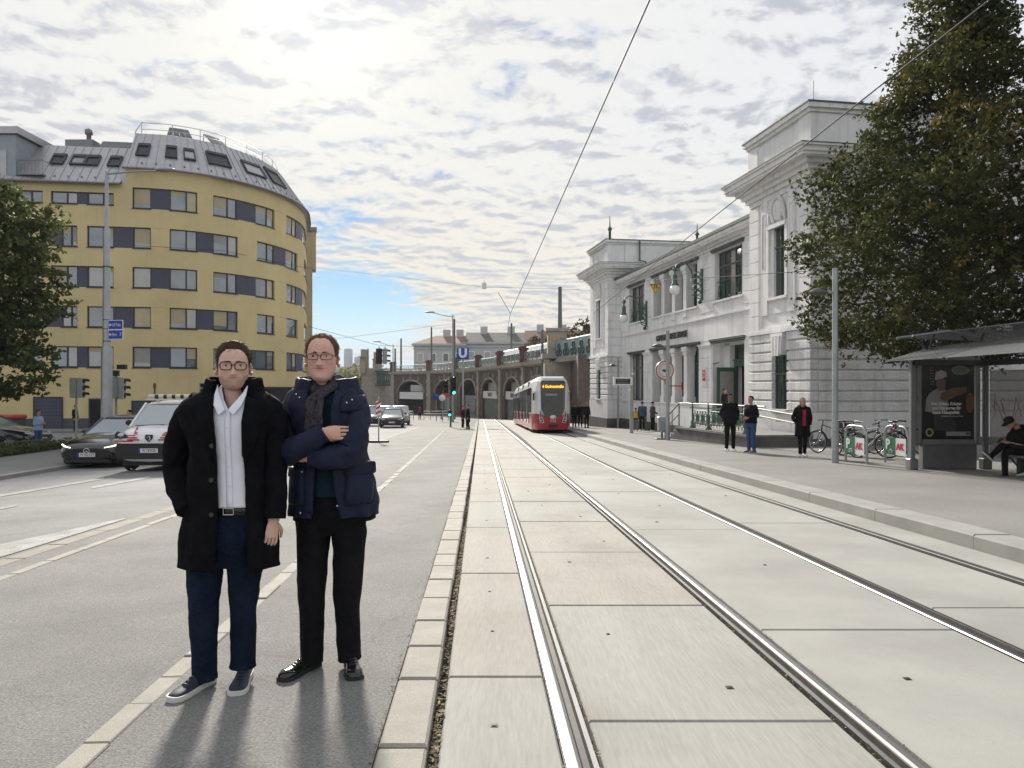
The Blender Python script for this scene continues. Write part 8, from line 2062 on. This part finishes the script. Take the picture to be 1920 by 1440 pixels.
# ------------------------------------------------------------------ passers-by
def passer(label, loc, H, rz, top, legs, shoes, hair, skin=None, hem=.50, arms='down', stride=.0, long_hair=False, bag=None, front=None, hood=False, cap=None, wide=1., coat_t=None, group='people at the stop'):
    """a standing or walking figure of height H facing -y before rotation"""
    t = thing('person', label, 'person', loc, rz, None); skin = skin or M_skinC; k = H/1.75
    S = lambda *a: tuple(x*k for x in a)
    st = stride
    # body: head, neck, hands in one mesh
    mb = MB(); HS = cr(HP, 3); rs = []
    for (z, w, f, b) in HS:
        ring = []
        for j in range(20):
            ph = 2*pi*j/20; c = cos(ph); d = 0.
            if c > .2: d = .09*math.exp(-(sin(ph)*w/.05)**2)*max(0, 1-abs(z-.36)/.14)-.03*math.exp(-((abs(sin(ph)*w)-.13)/.06)**2-((z-.5)/.05)**2)
            ring.append(Vector((w*sin(ph)*.225, (-(f if c > 0 else b)*c-d)*.225-.01, 1.525+z*.225))*k)
        rs.append(ring)
    mb.rings(rs, True, True, True)
    limb(mb, [S(0, .015, 1.40, .06, .06), S(0, .005, 1.48, .052, .056), S(0, .0, 1.56, .05, .056)], 14, 3)
    J = {'down': [[(s*.175, .01, 1.41), (s*.235, .015, 1.13), (s*.235, -.05, .88)] for s in (-1, 1)],
         'pocket': [[(s*.175, .01, 1.41), (s*.265, .06, 1.15), (s*.19, -.08, .96)] for s in (-1, 1)],
         'phone': [[(s*.175, .01, 1.41), (s*.225, -.02, 1.13), (s*.10, -.25, 1.16)] for s in (-1, 1)],
         'hold': [[(-.175, .01, 1.41), (-.24, .02, 1.14), (-.10, -.20, 1.06)], [(.175, .01, 1.41), (.24, .02, 1.14), (.10, -.22, 1.08)]]}[arms]
    for (a, e, w) in J:
        if arms == 'pocket': bones(mb, [S(0, .01, 1.42), S(*a), S(*e)], .03*k); continue
        s = 1 if a[0] > 0 else -1; dv = (Vector(w)-Vector(e)).normalized(); hand(mb, Vector(w)*k+dv*.03*k, dv, (s*.9, -.4, .2), s, .17*k, .5); bones(mb, [S(0, .01, 1.42), S(*a), S(*e), Vector(w)*k+dv*.03*k], .03*k)
    mb.build('body', skin, t)
    for s in (-1, 1):
        m2 = MB(); m2.sphere(S(s*.031, -.094, 1.639), .0085*k, 6, 5); m2.build('eye', M_iris, t)
    # jacket
    z1 = 1.45; z0 = hem*1.75; w = wide
    R0 = [(.45, .0, .02, .19*w, .15), (.80, .0, .015, .185*w, .15), (.95, 0, .01, .18*w, .14), (1.10, 0, .005, .17*w, .13), (1.28, 0, .0, .195*w, .135), (1.38, 0, .005, .205*w, .115), (1.43, 0, .012, .15*w, .09), (1.475, 0, .015, .075, .07)]
    mb = MB(); Sd = shell(mb, [tuple(x*k for x in r) for r in R0], z0*k, 1.47*k, (lambda z: (-.055*k*(1-sstep(z, 1.40*k, 1.47*k)*.5), .055*k*(1-sstep(z, 1.40*k, 1.47*k)*.5))) if front else None, 18, 26, .008*k, R.random()*9)
    o = mb.build('jacket', top, t)
    if front:
        thick(o, .012*k); mb = MB(); shell(mb, [tuple(x*k*(.92 if i in (3, 4) else 1) for i, x in enumerate(r)) for r in R0], .92*k, 1.46*k, None, 10, 22, .003*k); mb.build('top', front, t)
    for (a, e, w_) in J:
        A_ = Vector(a); E = Vector(e); W_ = Vector(w_); mb = MB()
        limb(mb, [S(a[0]*.72, a[1], a[2]+.01, .06, .07), S(*A_, .064, .07), S(*A_.lerp(E, .5), .060, .064), S(*E, .054, .058), S(*E.lerp(W_, .5), .048, .052), S(*W_, .040, .042)], 12, 4, .08, 16, R.random()*9); mb.build('sleeve', top, t)
    if hood: mb = MB(); mb.torus(S(0, .03, 1.47), .105*k, .045*k, 16, 8, Matrix.Rotation(.35, 3, 'X')); mb.build('hood', top, t)
    # trousers and shoes
    mb = MB(); shell(mb, [S(.78, 0, .015, .155*wide, .115), S(.90, 0, .012, .165*wide, .12), S(1.0, 0, .01, .15*wide, .11)], .80*k, 1.0*k, None, 5, 22, .0)
    feet = []
    for s in (-1, 1):
        f = st*s; dx = .10
        limb(mb, [S(s*.085, .01, .92, .085, .10), S(s*.092, .01+f*.25, .70, .082, .088), S(s*.097, -.01+f*.55, .48, .065, .07), S(s*.10, .015+f*.9, .25, .056, .06), S(s*.105, .02+f*1.1, .085, .052, .058)], 14, 5, .05, 10, s+4); feet.append((s*.105*k, (.02+f*1.1)*k))
    mb.build('trousers', legs, t)
    for (x, y) in feet:
        mb = MB(); rs = []
        for (u, wd, h) in ((-.05, .025, .05), (-.02, .036, .085), (.06, .038, .085), (.13, .042, .06), (.2, .04, .045), (.24, .022, .028)): rs.append([Vector((x+wd*k*cos(a), y+.04*k-u*k, max(.0, (h*k*.5)+(h*k*.5)*sin(a)))) for a in [2*pi*j/10 for j in range(10)]])
        mb.rings(rs, True, True, True); mb.build('shoe', shoes, t)
    # hair or cap
    mb = MB(); rs = []
    for i in range(8):
        z = (.55 if not long_hair else -.05)+(1.03-(.55 if not long_hair else -.05))*i/7; w_, f_, b_ = [np.interp(max(0, min(1, z)), [h[0] for h in HP], [h[c] for h in HP]) for c in (1, 2, 3)]
        if long_hair and z < .45: w_, b_ = .36, .48
        ring = []
        for j in range(20):
            ph = 2*pi*j/20; c = cos(ph); fr = f_ if z > .82 else min(f_, .12 if not long_hair else .05); ring.append(Vector(((w_+.03)*sin(ph)*.225, (-(fr+.02)*c if c > 0 else -(b_+.04)*c)*.225-.008, 1.525+min(z, 1.02)*.225+.006))*k)
        rs.append(ring)
    mb.rings(rs, True, True, True); mb.build('hair', hair, t)
    if cap: mb = MB(); mb.lathe([(.088*k, -.03*k), (.09*k, .02*k), (.075*k, .07*k), (.02*k, .095*k)], S(0, -.005, 1.68), 16); mb.prism([S(-.07, -.08), S(.07, -.08), S(.05, -.17), S(-.05, -.17)], 1.65*k, 1.662*k); mb.build('cap', cap, t)
    if bag:
        kind, bm = bag; mb = MB()
        if kind == 'backpack': mb.cbox(-.15*k, .15*k, .11*k, .27*k, 1.0*k, 1.42*k, .04*k); [mb.tube([S(s*.09, .12, 1.40), S(s*.10, -.06, 1.46), S(s*.10, -.135, 1.3), S(s*.12, .08, 1.05)], .016*k, 6) for s in (-1, 1)]
        else: mb.cbox(.16*k, .44*k, -.16*k, .02*k, .78*k, 1.04*k, .03*k); mb.tube([S(.2, -.07, 1.03), S(.17, -.02, 1.25), S(.0, .0, 1.47), S(-.12, -.11, 1.3)], .012*k, 6)
        mb.build('bag', bm, t)
    return t
fb = lambda n, c: fabric('cloth_'+n, c, .9, .2, 10)
K_ = fb('black', (.012, .012, .014)); DK = fb('charcoal', (.022, .022, .026)); JN = fb('denim', (.05, .09, .19)); LB = fb('light_blue', (.30, .42, .62)); BR = fb('brown', (.05, .028, .024)); CM = fb('grey_green', (.07, .068, .058)); BLU = fb('steel_blue', (.06, .10, .16)); GR = fb('grey', (.16, .17, .19)); PKR = fb('red_pink', (.36, .035, .07)); YL = fb('yellow', (.55, .36, .04)); WH = fb('white', (.6, .6, .6)); NV = fb('navy', (.02, .028, .06)); RD = fb('red', (.4, .02, .03))
HB_ = fb('hair_dark', (.014, .011, .009)); HBL = fb('hair_blond', (.34, .22, .11)); HGR = fb('hair_grey', (.22, .21, .2))
SHW = PM('shoe_white', (.55, .56, .57), .6, var=0); SHK = PM('shoe_black', (.015, .015, .016), .5, var=0); SHG = PM('shoe_grey', (.12, .12, .13), .6, var=0)
def feet(px, py, dz=.157): return gp(px, py, dz)
passer('man in black with white trainers looking up in front of the ramp wall', feet(1369, 846), 1.82, .05, K_, K_, SHW, HB_, M_skinD, hem=.46, arms='pocket', wide=1.08)
passer('man in black jacket and blue jeans turned to the man in black', feet(1408, 848), 1.74, -1.05, K_, JN, SHG, HB_, hem=.52, arms='hold', wide=1.12)
passer('blond woman in long black coat and red top walking towards the camera', feet(1505, 856), 1.66, .0, K_, K_, SHW, HBL, hem=.34, arms='pocket', stride=.10, long_hair=True, front=PKR, hood=True, wide=1.15)
passer('woman in light blue jacket and jeans holding a phone by the low fence', gp(72, 842, .09), 1.64, 1.3, LB, JN, SHG, HB_, hem=.49, arms='phone', wide=1.1)
passer('child with yellow backpack at the left of the waiting group', feet(1192, 809), 1.38, pi-.2, CM, GR, SHW, HB_, hem=.5, bag=('backpack', YL))
passer('person in blue jacket with white bag in the waiting group', feet(1204, 807), 1.76, pi-.5, BLU, K_, SHW, HB_, hem=.5, bag=('side', WH))
passer('person in brown hoodie in the middle of the waiting group', feet(1214, 806), 1.72, pi+.6, BR, K_, SHK, HB_, hem=.48, hood=True)
passer('person in grey green jacket at the right of the waiting group', feet(1224, 809), 1.74, pi*.6, CM, K_, SHW, HB_, hem=.48, arms='hold')
passer('person in dark clothes half hidden at the right end of the waiting group', feet(1233, 807), 1.70, pi*1.2, DK, BR, SHK, HB_, hem=.48)
passer('person in black beside the tram front, leftmost of three', feet(1077, 801), 1.72, 2.6, K_, K_, SHK, HB_, hem=.42)
passer('person in black coat in the middle beside the tram front', feet(1088, 801), 1.76, 2.9, K_, K_, SHK, HB_, hem=.40)
passer('grey haired person in black coat beside the far tower', feet(1100, 802), 1.76, .4, K_, K_, SHK, HGR, hem=.36)
passer('person in long black coat crossing near the traffic lights', feet(877, 806, .0), 1.78, -1.3, K_, K_, SHK, HB_, hem=.30, stride=.05)
passer('person with red bag waiting behind the crossing post', feet(868, 803, .0), 1.70, 1.2, DK, K_, SHK, HB_, hem=.5, bag=('backpack', RD))
passer('person with red backpack at the far junction before the arches', gp(787, 787, -.02), 1.78, pi, NV, K_, SHK, HB_, hem=.5, bag=('backpack', RD))
passer('person in black by the railing before the arches', gp(828, 786, -.02), 1.72, 1.0, K_, K_, SHK, HB_, hem=.4)
passer('dark clothed person walking along the yellow wall behind the signal pole', (ax(141, 49.8), 49.8, G(ax(141, 49.8), 49.8)+.09), 1.74, 1.5, K_, DK, SHK, HB_, hem=.5, stride=.1, front=WH)
passer('dark haired person behind the van, only head and shoulders showing', (ax(243, 30), 30., G(ax(243, 30), 30)-.02), 1.78, -1.2, K_, K_, SHK, HB_, hem=.5)
p_ = Matrix.Translation((10.7, 26.5, 0)) @ Matrix.Rotation(ROT_ST, 4, 'Z') @ Vector((7.6, -.35, -.16)); passer('person in dark fur-trimmed jacket waiting by the station door', p_, 1.62, .7, DK, K_, SHK, HB_, hem=.45, hood=True)
# the man on the shelter bench
def sitter():
    sx, sy = XB-.26, 15.05; t = thing('person', 'man in black hoodie and cap sitting on the shelter bench with crossed leg', 'person', (sx, sy, SZ), -pi/2+.15)
    def L(n, m, mat, par=None): return m.build(n, mat, par or t)
    # local: faces -y (towards the street after rotation)
    mb = MB(); rs = []
    HM = Matrix.Translation((0, -.20, 1.02)) @ Matrix.Rotation(.55, 4, 'X')
    for (z, w, f, b) in cr(HP, 3): rs.append([HM @ Vector((w*sin(a)*.225, (-(f if cos(a) > 0 else b)*cos(a)-.09*math.exp(-(sin(a)*w/.05)**2)*max(0, 1-abs(z-.36)/.14)*(cos(a) > 0))*.225, z*.225)) for a in [2*pi*j/20 for j in range(20)]])
    mb.rings(rs, True, True, True); limb(mb, [(0, -.03, .92, .06, .06), (0, -.10, 1.02, .055, .055), (0, -.15, 1.08, .05, .05)], 12, 3)
    hand(mb, (-.05, -.42, .72), (.6, -.6, .2), (-.3, -.5, .8), -1, .17, .6); bones(mb, [(0, -.04, .93), (-.18, -.06, .84), (-.235, -.08, .64), (-.05, -.42, .72)], .03); bones(mb, [(0, -.04, .93), (.18, -.06, .84), (.235, -.08, .64), (.08, -.40, .72)], .03); hand(mb, (.08, -.40, .72), (-.6, -.6, .2), (.3, -.5, .8), 1, .17, .6); L('body', mb, M_skinC)
    mb = MB(); limb(mb, [(0, .02, .44, .18, .14), (0, .03, .58, .185, .15), (0, .0, .74, .20, .15), (0, -.05, .88, .20, .13), (0, -.09, .97, .12, .09)], 24, 5, .05, 8, 3); L('hoodie', mb, K_)
    for s in (-1, 1): mb = MB(); limb(mb, [(s*.13, -.05, .90, .075, .075), (s*.21, -.06, .82, .075, .075), (s*.235, -.08, .64, .062, .065), (s*.18, -.24, .62, .055, .058), (s*.07, -.39, .70, .043, .045)], 14, 5, .08, 14, s+8); L('sleeve', mb, K_)
    mb = MB(); mb.torus((0, -.07, .985), .10, .045, 16, 8, Matrix.Rotation(.6, 3, 'X')); L('hood', mb, K_)
    mb = MB(); limb(mb, [(.09, .05, .52, .09, .09), (.10, -.2, .54, .085, .085), (.10, -.44, .52, .07, .07), (.10, -.47, .30, .056, .06), (.10, -.46, .08, .05, .052)], 16, 6, .05, 10, 2)
    limb(mb, [(-.09, .05, .52, .09, .09), (-.06, -.2, .60, .085, .085), (.02, -.44, .66, .07, .07), (.10, -.66, .55, .056, .058), (.13, -.84, .44, .05, .05)], 16, 6, .05, 10, 5); L('trousers', mb, K_)
    for (c, d, up) in (((.10, -.43, .0), Vector((0, -1, 0)), Vector((0, 0, 1))), ((.13, -.83, .40), Vector((.1, -.75, .55)).normalized(), Vector((0, .6, .8)))):
        side = d.cross(up).normalized(); up = side.cross(d); mb = MB(); rs = []
        for (u, wd, h) in ((-.05, .025, .05), (-.02, .036, .085), (.06, .038, .085), (.13, .042, .06), (.2, .04, .045), (.24, .022, .028)): rs.append([Vector(c)+d*u+side*wd*cos(a)+up*(h*.5+h*.5*sin(a)) for a in [2*pi*j/10 for j in range(10)]])
        mb.rings(rs, True, True, True); sh_ = L('shoe', mb, SHK); mb = MB(); mb.tube([Vector(c)+d*u+up*.008 for u in (-.05, .05, .15, .24)], [(.034, .012), (.038, .012), (.042, .012), (.024, .012)], 8, up=side); L('sole', mb, SHW, sh_)
    mb = MB(); mb.lathe([(.088, -.02), (.092, .03), (.078, .08), (.02, .105)], HM @ Vector((0, .0, .150)), 16, HM.to_3x3()); mb.add([HM @ Vector(v) for v in ((-.07, -.08, .14), (.07, -.08, .14), (.05, -.17, .13), (-.05, -.17, .13), (-.07, -.08, .152), (.07, -.08, .152), (.05, -.17, .142), (-.05, -.17, .142))], [(0, 1, 2, 3), (7, 6, 5, 4), (0, 4, 5, 1), (1, 5, 6, 2), (2, 6, 7, 3), (3, 7, 4, 0)], False); L('cap', mb, DK)
    ph = thing('mobile_phone', 'dark phone in the hands of the man on the bench', 'phone', (0, 0, 0)); M = Matrix.Translation((sx, sy, SZ)) @ Matrix.Rotation(-pi/2+.15, 4, 'Z')
    mb = MB(); mb.cbox(-.037, .037, -.075, .075, -.004, .004, .003); o = mb.build('phone_body', M_sigk, ph); o.data.transform(M @ Matrix.Translation((.015, -.50, .765)) @ Matrix.Rotation(.6, 4, 'X'))
sitter()
# shoe tip of a further person, cut off by the right picture edge
p_ = gp(1919, 893, .157); mb = MB(); rs = []
for (u, wd, h) in ((-.05, .025, .05), (-.02, .036, .085), (.06, .038, .085), (.13, .042, .06), (.2, .04, .045), (.24, .022, .028)): rs.append([Vector((p_.x+.10-u, p_.y+wd*cos(a), p_.z+h*.5+h*.5*sin(a))) for a in [2*pi*j/10 for j in range(10)]])
t = thing('person', 'person sitting at the right picture edge of whom only white shoe and trouser leg show', 'person', (0, 0, 0)); mb.rings(rs, True, True, True); mb.build('shoe', SHW, t)
mb = MB(); limb(mb, [(p_.x+.10, p_.y, p_.z+.07, .05, .055), (p_.x+.11, p_.y, p_.z+.28, .058, .06), (p_.x+.10, p_.y, p_.z+.50, .07, .07), (p_.x+.30, p_.y+.02, p_.z+.54, .085, .085), (p_.x+.52, p_.y+.03, p_.z+.54, .09, .09)], 14, 5, .05, 10, 6); mb.build('trousers', K_, t)
mb = MB(); limb(mb, [(p_.x+.52, p_.y+.1, p_.z+.48, .16, .14), (p_.x+.52, p_.y+.1, p_.z+.75, .19, .14), (p_.x+.50, p_.y+.1, p_.z+1.0, .17, .12), (p_.x+.48, p_.y+.1, p_.z+1.06, .07, .07)], 18, 4, .05, 9, 3); mb.build('jacket', K_, t)
mb = MB(); mb.sphere((p_.x+.45, p_.y+.1, p_.z+1.20), (.095, .08, .12), 16, 12); mb.tube([(p_.x+.48, p_.y+.1, p_.z+1.0), (p_.x+.46, p_.y+.1, p_.z+1.15)], .05, 10); mb.build('body', M_skinC, t)
